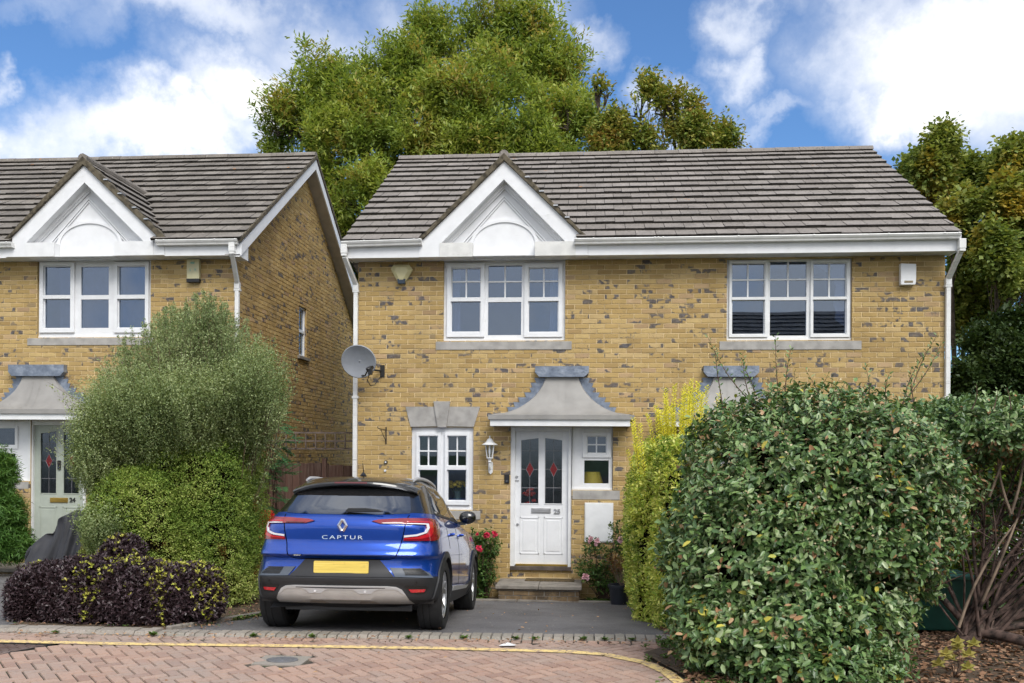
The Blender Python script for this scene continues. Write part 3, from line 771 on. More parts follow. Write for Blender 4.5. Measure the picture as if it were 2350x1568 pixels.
cu.build('curtain', M['curtain'], h25); cu = MB(); cu.add([(b-.62, .12, c+.5), (b-.56, .12, c+.4), (b-.54, .12, c+.03), (b-.62, .12, c+.03)], [(0,3,2,1)])
cu.build('curtain', M['curtain'], h25)
# upstairs windows
def trip(zx, zy, gl, wm, outer, sill, fr=True, lab=None):
    ss = []
    for (f, g1, g2, bx, by) in gl:
        f = (zx(f[0]), zx(f[1]), zy(f[2]), zy(f[3])) if f else None
        a = (zx(g1[0]), zx(g1[1]), zy(g1[2]), zy(g1[3])); b = (zx(g2[0]), zx(g2[1]), zy(g2[2]), zy(g2[3]))
        ss.append((f, [a, b], bar4(a, zx(bx), zy(by)) if bx else []))
    return px_window(h25 if outer[0] > 900 else h24, YW, outer, ss, sill, wm, label=lab)
YW = .04
trip(z4, z4y, [((765, 1025, 878, 1392), (800, 995, 915, 1115), (797, 992, 1147, 1353), 897, 1005),
     (None, (1051, 1285, 893, 1115), (1049, 1280, 1147, 1378), 1168, 1005),
     ((1303, 1567, 878, 1392), (1338, 1537, 912, 1113), (1335, 1534, 1145, 1354), 1438, 1002)], 'white', W25, (1000, 1312, 784, 803))
trip(z6, z6y, [((522, 742, 705, 1140), (540, 722, 722, 910), (540, 720, 930, 1120), 630, 812),
     (None, (756, 964, 708, 910), (755, 963, 928, 1130), 859, 810),
     ((985, 1208, 703, 1140), (1003, 1187, 720, 908), (1003, 1186, 928, 1118), 1094, 808)], 'whitepaint', W26, (1651, 1977, 783, 803), lab='older painted window with torn curtain')
# ground floor window beside the door
def gz(v): return z5(v)
px_window(h25, YW, WG, [((z5(450), z5(590), z5(545), z5(955)), [(z5(468), z5(568), z5(565), z5(730)), (z5(468), z5(568), z5(757), z5(928))], bar4((z5(468), z5(568), z5(565), z5(730)), z5(518), z5(648))),
     ((z5(612), z5(755), z5(545), z5(955)), [(z5(631), z5(733), z5(565), z5(730)), (z5(631), z5(731), z5(757), z5(928))], bar4((z5(631), z5(733), z5(565), z5(730)), z5(682), z5(648)))],
     (942, 1102.5, 1172, 1192), 'white', 'glassgf')
lt = MB(); q = lambda x, y, Y=-.03: (P(x, y, Y)[0], P(x, y, Y)[2])
lt.prism([q(930, 933.5), q(998.5, 933.5), q(1004, 978.5), q(942, 980)], -.022, .1)
lt.prism([q(1030.5, 933.5), q(1101.3, 933.5), q(1087, 980), q(1025, 978.5)], -.022, .1)
lt.prism([q(995, 921.4), q(1033.3, 921.4), q(1024.3, 981), q(1004.5, 981)], -.05, .1)
lt.build('lintel', M['stone'], h25, bevel=.003)
# door frame with the narrow side window
Yd = .09
dfm = MB(); a, b, c, d = RC(1171, 1311.5, 979, 1301, .05)
la, lb_, lc, ld_ = RC(1182, 1303.8, 990, 1298, .07)
dfm.box(a, la, .02, .12, c, d); dfm.box(lb_, b, .02, .12, c, d); dfm.box(la, lb_, .02, .12, ld_, d)
s0, s1, s2, s3 = RC(1311.5, 1405.5, 979, 1124.5, .05)
px_window(h25, .05, (1312.5, 1405.5, 979, 1124.5), [((z5(1397), z5(1560), z5(541), z5(686)), [(z5(1426), z5(1530), z5(567), z5(657))], bar4((z5(1426), z5(1530), z5(567), z5(657)), z5(1477), z5(612))), (None, [(z5(1407), z5(1546), z5(702), z5(833))], [])],
     (1313.5, 1422.5, 1126, 1147), 'white', 'glassgf', proud=.02)
dfo = dfm.build('door_frame', M['whitepaint'], h25, bevel=.004)
d25 = front_door(h25, .075, (1182, 1303.8, 990, 1297.5), M['white'], ((1195, 1236.5), (1250, 1290.6)), (1010, 1004.5, 1156.5), '25', (1278.5, 1174.5), (1219.5, 1264, 1166, 1177.5), 'steel')
a, b, c, d = RC(1183, 1303, 1295, 1299, .05); MB().box(a, b, .045, .075, c, d).build('weather_bar', M['brass'], d25)
a, b, c, d = RC(1170.6, 1311, 1300.5, 1309, 0); MB().box(a, b, -.02, .1, c, d).build('threshold', M['wood'], h25, bevel=.004)
a, b, c2, d2 = RC(1171, 1311.5, 1309, 1326, 0); rb = MB(); brick_face(rb, (a, .03), (1, 0), (0, -1), b-a, c2-.3, c2-.3+.3+(d2-c2)+.02, [], reveal=0); rb.build('plinth', [M['brick'], M['mortar']], h25)
# neighbour's door (number not in view)
x26 = dr[0]+SH+.45
n26 = MB().box(x26, x26+.93, .05, .1, dr[2], dr[3]); n26.box(x26+.1, x26+.83, .035, .05, dr[2]+.2, dr[2]+.9)
n26.build('door', M['whitepaint'], h25, bevel=.004)
# canopies
cp = lambda x: 1090+x/5.851; cy = lambda y: 803+y/5.851
def canopy_at(dx):
    s = lambda x, Yp=0: x
    global P
    return canopy(h25, 0, (1124.7, 1446.3, 963, 978), (1119.8, 1456, 952, 963), (1122, 1452, 952), (1252, 1328), 866, .42, (1229, 1351.5, 842, 865), None)
cn = canopy_at(0)
cn2 = cn.copy(); COL.objects.link(cn2); cn2.location.x += SH+.0
for ch in list(cn.children):
    c_ = ch.copy(); COL.objects.link(c_); c_.parent = cn2
# roof, soffit, fascia
zg = lambda y: ZE+(y-YE)*(ZRG-ZE)/(YRG-YE)
px25 = dict(apex=(1157.1, 370), bl=(970.4, 551), br=(1340, 547), ll=(961.5, 588.3), lr=(1349, 587.5), ia=(1156.5, 411.8), il=(1012.2, 558.3), ir=(1298, 555),
            bk=[(1009, 575), (1083, 575), (1228, 575), (1321, 575)], ma=(1157.5, 449), ml=(1054.4, 556), mr=(1263, 555), al=(1081.7, 556), ar=(1234.5, 556), at=(1158, 508), pb=(1158, 596),
            va=(1157, 352.5), vl=(962, 549), vr=(1347, 544.5))
gb25 = gable(h25, -.36, px25, M['tile'], zg, 'boxpaint')
XE0, XE1 = P(785, 553, -.43)[0], P(2206, 541, -.43)[0]
roof25, sdir, rn = main_roof(h25, XE0, XE1, YE, ZE, YRG, ZRG, M['tile'], gb25)
sf = MB().box(XL-.08, XR+.08, -.33, 0.05, ZS, ZS+.012); sf.build('soffit', M['soffit'], h25)
gl0, gl1 = P(961.5, 588, -.36)[0], P(1349, 587, -.36)[0]
fb = MB().box(XL-.09, gl0-.002, -.352, -.33, ZS-.012, ZE-.03).box(gl1+.002, XR+.05, -.352, -.33, ZS-.012, ZE-.03)
fb.box(XR+.05, XR+.07, -.352, .0, ZS-.012, ZE-.03).box(XL-.11, XL-.09, -.352, .0, ZS-.012, ZE-.03)
for xx in (XL-.12, XR+.06):                        # barge boards up the two gable ends
    fb.prism([(-.35, ZE-.2), (-.40, ZE-.01), (YRG, ZRG-.02), (2*YRG+.4, ZE-.01), (2*YRG+.35, ZE-.2), (YRG, ZRG-.21)], xx, xx+.025, 'x')
fb.build('fascia', M['white'], h25)
xg0 = P(783, 560, -.46)[0]
gutter(h25, xg0, P(967, 560, -.46)[0], -.355, ZE+.005, brackets=[xg0+.35, P(950, 560, -.46)[0], P(963, 560, -.46)[0]], drop=.02)
xg1, xg2 = P(1318, 550, -.46)[0], P(2206, 545, -.46)[0]
gutter(h25, xg1, xg2, -.355, ZE+.0, brackets=[xg1+.03]+[P(v, 550, -.46)[0] for v in (1362, 1503, 1511, 1522, 1695, 1868, 2040, 2168)]+[xg2-.03], drop=.01)
xp = P(2175, 700, -.04)[0]
downpipe(h25, None, [(xp+.05, -.41, 4.80), (xp+.05, -.41, 4.70), (xp, -.045, 4.33), (xp, -.045, -.3)])
xp = P(817, 700, -.04)[0]
downpipe(h25, None, [(xp-.09, -.41, 4.84), (xp-.09, -.41, 4.70), (xp, -.045, 4.33), (xp, -.045, -.4)])
# ================================================================== house with number 24
H4 = .40; B4 = -.30
h24 = thing('detached_house', 'yellow brick house with grey-green door numbered 24, seen with its side wall', 'house', (-9, H4, B4), group='yellow brick houses')
XC = P(537, 900, H4)[0]; XW0 = XC-7.2
W24 = (86, 346, 599, 774.5)
zz1 = lambda x: x/2.8249; zz1y = lambda y: 315.6+y/2.8249
ZS4 = P(300, 587, H4-.35)[2]; ZE4 = P(450, 549.5, H4-.43)[2]-.01; YE4 = H4-.43
XV = P(553, 551, YE4)[0]
YR4 = None
best = 1e9
for i in range(200, 500):
    y = i/100
    e = abs(P(726.7, 357.4, y)[0]-XV)
    if e < best: best = e; YR4 = y
ZR4 = P(726.7, 359, YR4)[2]
hs = []
for r_ in (W24,):
    a, b, c, d = RC(*r_, H4); hs.append((a-XW0, b-XW0, c, d+.05))
d4 = RC(70, 198, 964, 1300, H4); wd4 = RC(-25, 70, 964, 1104, H4)
hs += [(d4[0]-XW0, d4[1]-XW0, B4+.18, d4[3]), (wd4[0]-XW0, wd4[1]-XW0, wd4[2], wd4[3])]
w = MB(); brick_face(w, (XW0, H4), (1, 0), (0, -1), XC-XW0, B4-.1, ZS4+.1, hs)
tf4 = lambda u: min(ZE4+(u+.43)*(ZR4-ZE4)/(YR4-YE4)-.13, ZE4+(2*(YR4-H4)-u+.43)*(ZR4-ZE4)/(YR4-YE4)-.13)
EX4 = 1.1; D4 = 2*(YR4-H4)+EX4
def side_y(px_, x): # world y on plane x = XC for a pixel column
    d_ = ray(px_, 800); return EYE[1]+(x-EYE[0])/d_[0]*d_[1]
sy0, sy1 = side_y(685.5, XC), side_y(702.5, XC)
def sz(px_, py_):
    d_ = ray(px_, py_); return EYE[2]+(XC-EYE[0])/d_[0]*d_[2]
sz1, sz0 = sz(690, 703), sz(690, 817)
brick_face(w, (XC, H4), (0, 1), (1, 0), D4, B4-.1, ZR4, [(sy0-H4, sy1-H4, sz0, sz1)], top=tf4)
w.add([(XW0, H4, B4), (XW0, H4+D4, B4), (XW0, H4+D4, ZE4), (XW0, YR4, ZR4-.1), (XW0, H4, ZE4)], [(0,4,3,2,1)], 1)
w.add([(XW0, H4+D4, B4), (XC, H4+D4, B4), (XC, H4+D4, ZE4), (XW0, H4+D4, ZE4)], [(0,1,2,3)], 1)
w.build('wall', [M['brick'], M['mortar']], h24)
rm = MB()
for (a, b, z0, z1) in ((XW0+.3, XC-.3, 2.4, 4.75), (XW0+.3, XC-.3, 0.05, 2.3)):
    rm.add([(a, H4+.14, z0), (b, H4+.14, z0), (b, H4+3.2, z0), (a, H4+3.2, z0), (a, H4+.14, z1), (b, H4+.14, z1), (b, H4+3.2, z1), (a, H4+3.2, z1)], [(0,1,2,3),(7,6,5,4),(1,5,6,2),(2,6,7,3),(3,7,4,0)], 0)
rm.build('room', M['room'], h24)
YW = H4+.04
trip(zz1, zz1y, [((262, 487, 810, 1266), (290, 458, 838, 1022), (290, 456, 1050, 1235), None, None),
     (None, (525, 705, 838, 1022), (524, 704, 1050, 1235), None, None),
     ((745, 968, 810, 1266), (770, 940, 838, 1020), (770, 940, 1050, 1232), None, None)], 'white', W24, (63, 352, 776, 792.5))
cu = MB(); a, b, c, d = RC(*W24, H4)
nn = 40
for i in range(nn):
    x0 = a+(b-a)*i/nn; x1 = a+(b-a)*(i+1)/nn; y0 = H4+.16+.014*math.sin(i*1.1)+.01*math.sin(i*.37); y1 = H4+.16+.014*math.sin((i+1)*1.1)+.01*math.sin((i+1)*.37)
    if 5 < i: cu.add([(x0, y0, c-.05), (x1, y1, c-.05), (x1-.01, y1, d), (x0-.01, y0, d)], [(0,1,2,3)])
cu.build('curtain', simple('net_curtain', (.22, .25, .31), .9), h24)
# side window
sw4 = MB(); e = .04
for (y0, y1, z0, z1) in ((sy0, sy0+e, sz0, sz1), (sy1-e, sy1, sz0, sz1), (sy0+e, sy1-e, sz0, sz0+e), (sy0+e, sy1-e, sz1-e, sz1), (sy0+e, sy1-e, (sz0+sz1)/2-.02, (sz0+sz1)/2+.04)):
    sw4.box(XC-.09, XC-.03, y0, y1, z0, z1)
swo = sw4.build('window', M['white'], h24, bevel=.004)
MB().box(XC-.07, XC-.065, sy0, sy1, sz0, sz1).build('pane', M['glass'], swo)
MB().box(XC-.05, XC+.06, sy0-.1, sy1+.1, sz0-.07, sz0-.01).build('sill', M['stonedark'], swo, bevel=.004)
# door 24 and the window beside it
z2 = lambda x: x/1.9762; z2y = lambda y: 774.5+y/1.9762
fr = MB(); a, b, c, d = RC(66, 199, 964, 1300, H4+.05); la, lb_, lc, ld_ = RC(78.5, 194, 976, 1298, H4+.07)
fr.box(a, la, H4+.02, H4+.12, B4+.2, d); fr.box(lb_, b, H4+.02, H4+.12, B4+.2, d); fr.box(la, lb_, H4+.02, H4+.12, ld_, d)
fr.build('door_frame', M['whitepaint'], h24, bevel=.004)
front_door(h24, H4+.075, (78.5, 194, 976, 1300), M['greydoor'], ((92.6, 130), (145.5, 182)), (994, 989, 1133), '24', (167, 1148), (115.5, 156, 1142.5, 1153.5), 'brass', lock=False)
px_window(h24, H4+.05, (-25, 65.5, 964, 1104), [((-22, 42, 978, 1030), [(-12, 34, 983, 1021)], []), (None, [(-16, 35, 1042, 1095)], [])], (-30, 66, 1105, 1122), 'white', 'glassgf', proud=.02)
# video bell on the door jamb is a thing of its own (below); canopy over door 24
sx4 = -1203
canopy(h24, H4, (-62, 246, 949.5, 963), (-66, 252, 939, 949.5), (-64, 250, 939), (52, 120), 858, .42, (28.5, 155, 838.5, 863), None)
# shift the gable survey
px24 = dict(apex=(192.9, 379.3), bl=(22, 551), br=(368, 549), ll=(14, 588), lr=(377, 587.3), ia=(194, 419), il=(59, 556.5), ir=(330, 556),
            bk=[(57, 575), (123.9, 575), (263.7, 575), (352, 575)], ma=(205.5, 455.4), ml=(111.5, 557), mr=(303, 557), al=(136.3, 559), ar=(281.4, 559), at=(208.9, 511), pb=(208, 595.5),
            va=(192, 360), vl=(14, 551), vr=(384, 547.5))
zg4 = lambda y: ZE4+(y-YE4)*(ZR4-ZE4)/(YR4-YE4)
gb24 = gable(h24, H4-.36, px24, M['tile24'], zg4, 'whitepaint')
main_roof(h24, XW0-.2, XV, YE4, ZE4, YR4, ZR4, M['tile24'], gb24, seed=9, ext=EX4)
MB().box(XW0, XC+.04, H4-.33, H4+.05, ZS4, ZS4+.012).build('soffit', M['soffit'], h24)
fb = MB(); gr4 = P(377, 587, H4-.36)[0]; gl4 = P(14, 588, H4-.36)[0]
fb.box(gr4+.002, XC+.06, H4-.352, H4-.33, ZS4-.012, ZE4-.03).box(XW0, gl4-.002, H4-.352, H4-.33, ZS4-.012, ZE4-.03)
fb.box(XC+.061, XV-.037, H4-.37, H4-.02, ZS4-.04, ZE4-.05)
kk = (ZR4-ZE4)/(YR4-YE4)
for (xx, yy) in ((XV-.035, 0),):
    fb.prism([(YE4+.05, ZE4-.04), (YR4, ZR4-.06), (2*YR4-YE4-.05+EX4, ZE4-.04-kk*EX4), (2*YR4-YE4-.05+EX4, ZE4-.24-kk*EX4), (YR4, ZR4-.26), (YE4+.05, ZE4-.24)], xx, xx+.025, 'x')
fb.build('fascia', M['white'], h24)
vg = MB(); vg.prism([(YE4-.01, ZE4-.035), (YR4, ZR4-.05), (2*YR4-YE4+EX4, ZE4-.035-kk*EX4), (2*YR4-YE4+EX4, ZE4+.03-kk*EX4), (YR4, ZR4+.03), (YE4-.01, ZE4+.03)], XV-.02, XV+.012, 'x')
vg.build('verge', M['verge'], h24)
vs4 = MB(); vs4.prism([(YE4+.06, ZE4-.24), (YR4, ZR4-.26), (2*YR4-YE4-.06+EX4, ZE4-.24-kk*EX4), (2*YR4-YE4-.06+EX4, ZE4-.22-kk*EX4), (YR4, ZR4-.24), (YE4+.06, ZE4-.22)], XC-.02, XV-.036, 'x')
vs4.build('verge_soffit', simple('verge_soffit', (.42, .40, .38), .6), h24)
xa, xb = P(356, 560, H4-.46)[0], P(543.5, 560, H4-.46)[0]
gutter(h24, xa, xb, H4-.355, ZE4+.005, brackets=[xa+.02, xa+.14, xb-.36, xb-.03], drop=.0)
gutter(h24, XW0, P(25, 560, H4-.46)[0], H4-.355, ZE4+.005, brackets=[P(15, 560, H4-.46)[0]])
xt = P(533, 570, H4-.41)[0]
downpipe(h24, None, [(xt, H4-.41, ZE4-.09), (xt, H4-.41, ZS4+.0), (XC+.045, H4-.0, ZS4-.40), (XC+.045, H4-.0, B4)])
# valley debris beside gable 24
# ================================================================== the car
def car_paint():
    m, nt, b = new_mat('blue_metallic_paint')
    b.inputs['Base Color'].default_value = (.006, .040, .36, 1); b.inputs['Metallic'].default_value = .62; b.inputs['Roughness'].default_value = .33
    b.inputs['Coat Weight'].default_value = 1; b.inputs['Coat Roughness'].default_value = .03
    n = noise(nt, 900, 1); c = ramp(nt, n, [(.35, (.002, .032, .26)), (.65, (.008, .085, .50))]); nt.links.new(c, b.inputs['Base Color']); return m
M['blue'] = car_paint()
def mk(name, col, rough, coat=0, metal=0, spec=.5):
    m, nt, b = new_mat(name); b.inputs['Base Color'].default_value = (*col, 1); b.inputs['Roughness'].default_value = rough
    b.inputs['Coat Weight'].default_value = coat; b.inputs['Coat Roughness'].default_value = .03; b.inputs['Metallic'].default_value = metal; b.inputs['Specular IOR Level'].default_value = spec; return m
M['cblack'] = mk('black_roof_paint', (.008, .008, .009), .25, 1)
M['clad'] = simple('grey_bumper_plastic', (.022, .023, .026), .55, vary=.06, bumps=.12, bscale=300)
M['clad2'] = mk('satin_grey_trim', (.075, .09, .115), .45)
M['silver'] = simple('silver_skid_paint', (.50, .50, .50), .35, .35, vary=.04)
M['silver2'] = mk('light_silver_paint', (.52, .53, .55), .35, 0, .35)
def cglass(name, refl, base):
    m, nt, b = new_mat(name); b.inputs['Base Color'].default_value = (*base, 1); b.inputs['Roughness'].default_value = .02; b.inputs['IOR'].default_value = 1.5
    g = N(nt, 'ShaderNodeBsdfGlossy'); g.inputs['Roughness'].default_value = .015; g.inputs['Color'].default_value = (.85, .9, 1, 1)
    mx = N(nt, 'ShaderNodeMixShader'); mx.inputs[0].default_value = refl
    nt.links.new(b.outputs[0], mx.inputs[1]); nt.links.new(g.outputs[0], mx.inputs[2]); nt.links.new(mx.outputs[0], nt.nodes['Material Output'].inputs[0]); return m
M['rglass'] = cglass('tinted_rear_glass', .17, (.01, .011, .012)); M['sglass'] = cglass('tinted_side_glass', .10, (.008, .008, .009))
M['lred'] = mk('red_lamp_lens', (.22, .006, .014), .12, 1); M['lred2'] = mk('bright_red_lens', (.50, .015, .025), .15, 1); M['ldark'] = mk('dark_red_lens', (.10, .006, .008), .1, 1)
M['lwhite'] = mk('clear_lamp_lens', (.72, .72, .74), .2, 1)
M['tyre'] = simple('tyre_rubber', (.014, .014, .015), .8, vary=.15, bumps=.3, bscale=60)
M['alloy'] = mk('alloy_wheel', (.52, .53, .55), .3, 0, .85)
M['gapm'] = mk('shut_line', (.002, .002, .003), .9, 0, 0, .1)
def plate_mat():
    m, nt, b = new_mat('yellow_number_plate')
    c = ramp(nt, noise(nt, 1, 4, .6, mapped(nt, (3, 8, 60))), [(.3, (.62, .45, .09)), (.55, (.76, .58, .12)), (.75, (.80, .68, .28))])
    c = mix(nt, ramp(nt, noise(nt, 9, 3), [(.62, g3(0)), (.8, g3(.5))]), c, (.30, .22, .08))
    nt.links.new(c, b.inputs['Base Color']); b.inputs['Roughness'].default_value = .35; return m
M['plate'] = plate_mat()
# --- body surface: plan-view rings stacked in z (x right, y forward, z up; origin under the rear axle)
def herm(xs, ys, x):
    xs = np.array(xs, float); ys = np.array(ys, float); x = np.atleast_1d(np.asarray(x, float))
    d = np.diff(ys)/np.diff(xs); m = np.zeros(len(xs)); m[0] = d[0]; m[-1] = d[-1]
    for i in range(1, len(xs)-1): m[i] = 0 if d[i-1]*d[i] <= 0 else 2*d[i-1]*d[i]/(d[i-1]+d[i])
    k = np.clip(np.searchsorted(xs, x)-1, 0, len(xs)-2); h = xs[k+1]-xs[k]; t = np.clip((x-xs[k])/h, 0, 1)
    return (2*t**3-3*t**2+1)*ys[k]+(t**3-2*t**2+t)*h*m[k]+(-2*t**3+3*t**2)*ys[k+1]+(t**3-t**2)*h*m[k+1]
ZW = [.20,.30,.45,.60,.75,.86,.95,1.03,1.09,1.13,1.20,1.30,1.38,1.45,1.49,1.52,1.545,1.56]
WW = [.80,.865,.885,.888,.886,.872,.852,.832,.808,.786,.755,.712,.675,.628,.575,.49,.33,.10]
ZR_ = [.20,.26,.33,.44,.50,.525,.545,.58,.66,.695,.715,.735,.765,.80,.86,.93,1.0,1.06,1.10,1.125,1.25,1.37,1.43,1.47,1.50,1.53,1.56]
RR_ = [-.28,-.44,-.665,-.70,-.725,-.728,-.70,-.672,-.655,-.655,-.670,-.716,-.706,-.684,-.660,-.668,-.674,-.655,-.622,-.578,-.455,-.34,-.26,-.19,-.06,.16,.66]
ZF = [.20,.35,.55,.75,.88,.94,.98,1.02,1.06,1.10,1.20,1.30,1.40,1.46,1.50,1.53,1.56]
FF = [3.25,3.42,3.49,3.46,3.38,3.25,3.0,2.7,2.42,2.28,2.06,1.83,1.60,1.43,1.28,1.10,.80]
def ring(z):
    W = float(herm(ZW, WW, z)[0]); R = float(herm(ZR_, RR_, z)[0]); Fy = float(herm(ZF, FF, z)[0])
    L = Fy-R; q = min(1, L/2.2)
    sh = 1 if z < 1.1 else 1+.6*(z-1.1)/.4
    xs = np.array([0,.30,.55,.72,.84,.925,.972,.993,1,1.0,1,.997,.985,.93,.80,.5,0])*W
    ys = np.array([0,.008,.035,.075,.125,.20,.30,.43,.62,0,0,0,0,0,0,0,0])
    ys[:9] = R+ys[:9]*min(1, L/2.2)*sh
    m0, m1 = ys[8], Fy-.75*q
    ys[9] = m0+(m1-m0)*.35; ys[10] = m0+(m1-m0)*.7; ys[11] = m1; ys[12] = Fy-.5*q; ys[13] = Fy-.26*q; ys[14] = Fy-.12*q; ys[15] = Fy-.03*q; ys[16] = Fy
    if z > 1.0: xs[12] *= .99; xs[13] *= .97
    # hips over the arches and waist between them
    return xs, ys
_sub = 8
def smooth_ring(z):
    xs, ys = ring(z); n = len(xs); P_ = np.stack([xs, ys], 1)
    P_ = np.vstack([[-P_[1][0], P_[1][1]], P_, [-P_[-2][0], P_[-2][1]]])
    out = []
    for i in range(1, n):
        p0, p1, p2, p3 = P_[i-1], P_[i], P_[i+1], P_[i+2]
        for k in range(_sub):
            t = k/_sub; out.append(.5*((2*p1)+(-p0+p2)*t+(2*p0-5*p1+4*p2-p3)*t*t+(-p0+3*p1-3*p2+p3)*t**3))
    out.append(P_[n]); return np.array(out)
_zk = np.concatenate([np.arange(.20, .70, .02), np.arange(.70, .82, .01), np.arange(.82, 1.14, .02), np.arange(1.14, 1.44, .03), np.arange(1.44, 1.561, .0075)])
_rings = np.array([smooth_ring(z) for z in _zk])             # (K, n, 2)
def ring_at(z):
    k = int(np.clip(np.searchsorted(_zk, z)-1, 0, len(_zk)-2)); t = (z-_zk[k])/(_zk[k+1]-_zk[k]); t = min(max(t, 0), 1)
    return _rings[k]*(1-t)+_rings[k+1]*t
def S_wrap(s, z, off=0.):
    """s arc length from the rear centre (sign = side)"""
    r = ring_at(z); sg = 1 if s >= 0 else -1; a = abs(s)
    d = np.hypot(*np.diff(r, axis=0).T); c = np.concatenate([[0], np.cumsum(d)])
    i = int(np.clip(np.searchsorted(c, a)-1, 0, len(d)-1)); t = (a-c[i])/max(d[i], 1e-9)
    p = r[i]*(1-t)+r[i+1]*t; tg = (r[min(i+2, len(r)-1)]-r[max(i-1, 0)]); tg = tg/max(np.hypot(*tg), 1e-9)
    nx, ny = tg[1], -tg[0]
    return Vector((sg*(p[0]+nx*off), p[1]+ny*off, z))
def S_rear(x, z, off=0.):
    r = ring_at(z); m = int(np.argmax(r[:, 0])); a = min(abs(x), r[m, 0]*.999)
    y = float(np.interp(a, r[:m+1, 0], r[:m+1, 1]))
    i = int(np.searchsorted(r[:m+1, 0], a)); i = min(max(i, 1), m); tg = r[i]-r[i-1]; tg = tg/max(np.hypot(*tg), 1e-9)
    sg = 1 if x >= 0 else -1
    return Vector((x+sg*tg[1]*off, y-tg[0]*off, z))
def S_side(y, z, off=0., sg=1):
    r = ring_at(z); n = len(r); ok = [i for i in range(n-1) if r[i, 1] <= y <= r[i+1, 1]]
    if not ok: x = r[:, 0].max()*.9
    else:
        i = ok[-1]; t = (y-r[i, 1])/max(r[i+1, 1]-r[i, 1], 1e-9); x = r[i, 0]*(1-t)+r[i+1, 0]*t
    return Vector((sg*(x+off), y, z))
def patch(name, poly, fn, mt, parent, off=.006, depth=.02, grid=.06, smooth=True, also=None):
    bm = bmesh.new(); vs = [bm.verts.new((p[0], p[1], 0)) for p in poly]; bm.faces.new(vs)
    us = [p[0] for p in poly]; zs = [p[1] for p in poly]
    for ax, lo, hi in ((0, min(us), max(us)), (1, min(zs), max(zs))):
        n = max(1, int((hi-lo)/grid)+1)
        for i in range(1, n):
            c = lo+(hi-lo)*i/n; co = (c, 0, 0) if ax == 0 else (0, c, 0); no = (1, 0, 0) if ax == 0 else (0, 1, 0)
            bmesh.ops.bisect_plane(bm, geom=bm.verts[:]+bm.edges[:]+bm.faces[:], plane_co=co, plane_no=no)
    bmesh.ops.triangulate(bm, faces=[f for f in bm.faces if len(f.verts) > 4])
    be = [e for e in bm.edges if e.is_boundary]
    bm.verts.index_update(); top = [v.co.copy() for v in bm.verts]
    mb = MB(); n = len(top)
    mb.v = [tuple(fn(c.x, c.y, off)) for c in top]+[tuple(fn(c.x, c.y, off-depth)) for c in top]
    for f in bm.faces: mb.f.append(tuple(v.index for v in f.verts))
    for e in be:
        a, b = [v.index for v in e.verts]; mb.f.append((a, b, b+n, a+n))
    mb.m = [0]*len(mb.f); bm.free()
    me = bpy.data.meshes.new(name); me.from_pydata(mb.v, [], mb.f); me.materials.append(mt)
    b2 = bmesh.new(); b2.from_mesh(me)
    loose = [v for v in b2.verts if not v.link_faces]; bmesh.ops.delete(b2, geom=loose, context='VERTS')
    bmesh.ops.recalc_face_normals(b2, faces=b2.faces); b2.to_mesh(me); b2.free()
    # make sure the skin looks outwards
    me.polygons.foreach_set('use_smooth', [smooth]*len(me.polygons)); me.set_sharp_from_angle(angle=math.radians(40)); me.update()
    return link(bpy.data.objects.new(name, me), parent)
def mirror(poly): return [(-a, b) for a, b in poly]
CARLOC = (-2.305, -5.04, -.044)
PITCH = -math.atan(.0965)
car = thing('parked_car', 'blue compact crossover car with black roof, parked nose-in on the sloping drive', 'car', CARLOC, (PITCH, 0, math.radians(.9)))
# body shell
K, n_ = _rings.shape[:2]
V = []; 
for k in range(K):
    r = _rings[k]
    for i in range(n_): V.append((r[i, 0], r[i, 1], _zk[k]))
    for i in range(n_-2, 0, -1): V.append((-r[i, 0], r[i, 1], _zk[k]))
n2 = 2*n_-2; Fc = []; Mi = []
AR = .385
def in_arch(y, z): return any((y-a)**2+(z-.35)**2 < AR**2 for a in (0, 2.639))
for k in range(K-1):
    for i in range(n2):
        j = (i+1) % n2; q = (k*n2+i, k*n2+j, (k+1)*n2+j, (k+1)*n2+i)
        c = np.mean([V[t] for t in q], axis=0)
        Wz = float(herm(ZW, WW, c[2])[0])
        if abs(c[0]) > .8*Wz and in_arch(c[1], c[2]): continue
        Fc.append(q)
        if c[2] > 1.135: mi = 1
        elif c[2] < .535 and c[1] < -.1: mi = 2
        elif c[2] < .34: mi = 2
        else: mi = 0
        Mi.append(mi)
Fc.append(tuple((K-1)*n2+i for i in range(n2))); Mi.append(1)
Fc.append(tuple(range(n2))[::-1]); Mi.append(2)
mb = MB(); mb.v = V; mb.f = Fc; mb.m = Mi
body = mb.build('body', [M['blue'], M['cblack'], M['clad']], car, smooth=True, local=True, auto=28)
# wheel wells and underside
uw = MB()
for ya in (0, 2.639):
    for sg in (-1, 1):
        for i in range(20):
            t0_, t1_ = PI*(-.06+1.12*i/20), PI*(-.06+1.12*(i+1)/20); c0_, c1_ = [(ya+.40*math.cos(t), .35+.39*math.sin(t)) for t in (t0_, t1_)]
            uw.quad((sg*.5, *c0_), (sg*.5, *c1_), (sg*.84, *c1_), (sg*.84, *c0_)); uw.add([(sg*.5, *c0_), (sg*.5, *c1_), (sg*.5, ya, .35)], [(0,1,2)])
uw.box(-.62, .62, -.35, 3.2, .20, .26)
uw.lathe([(0, -.5), (.055, -.5), (.055, .5), (0, .5)], (0, 0, .3), 'x', 10)
uw.build('underbody', M['black'], body, local=True)
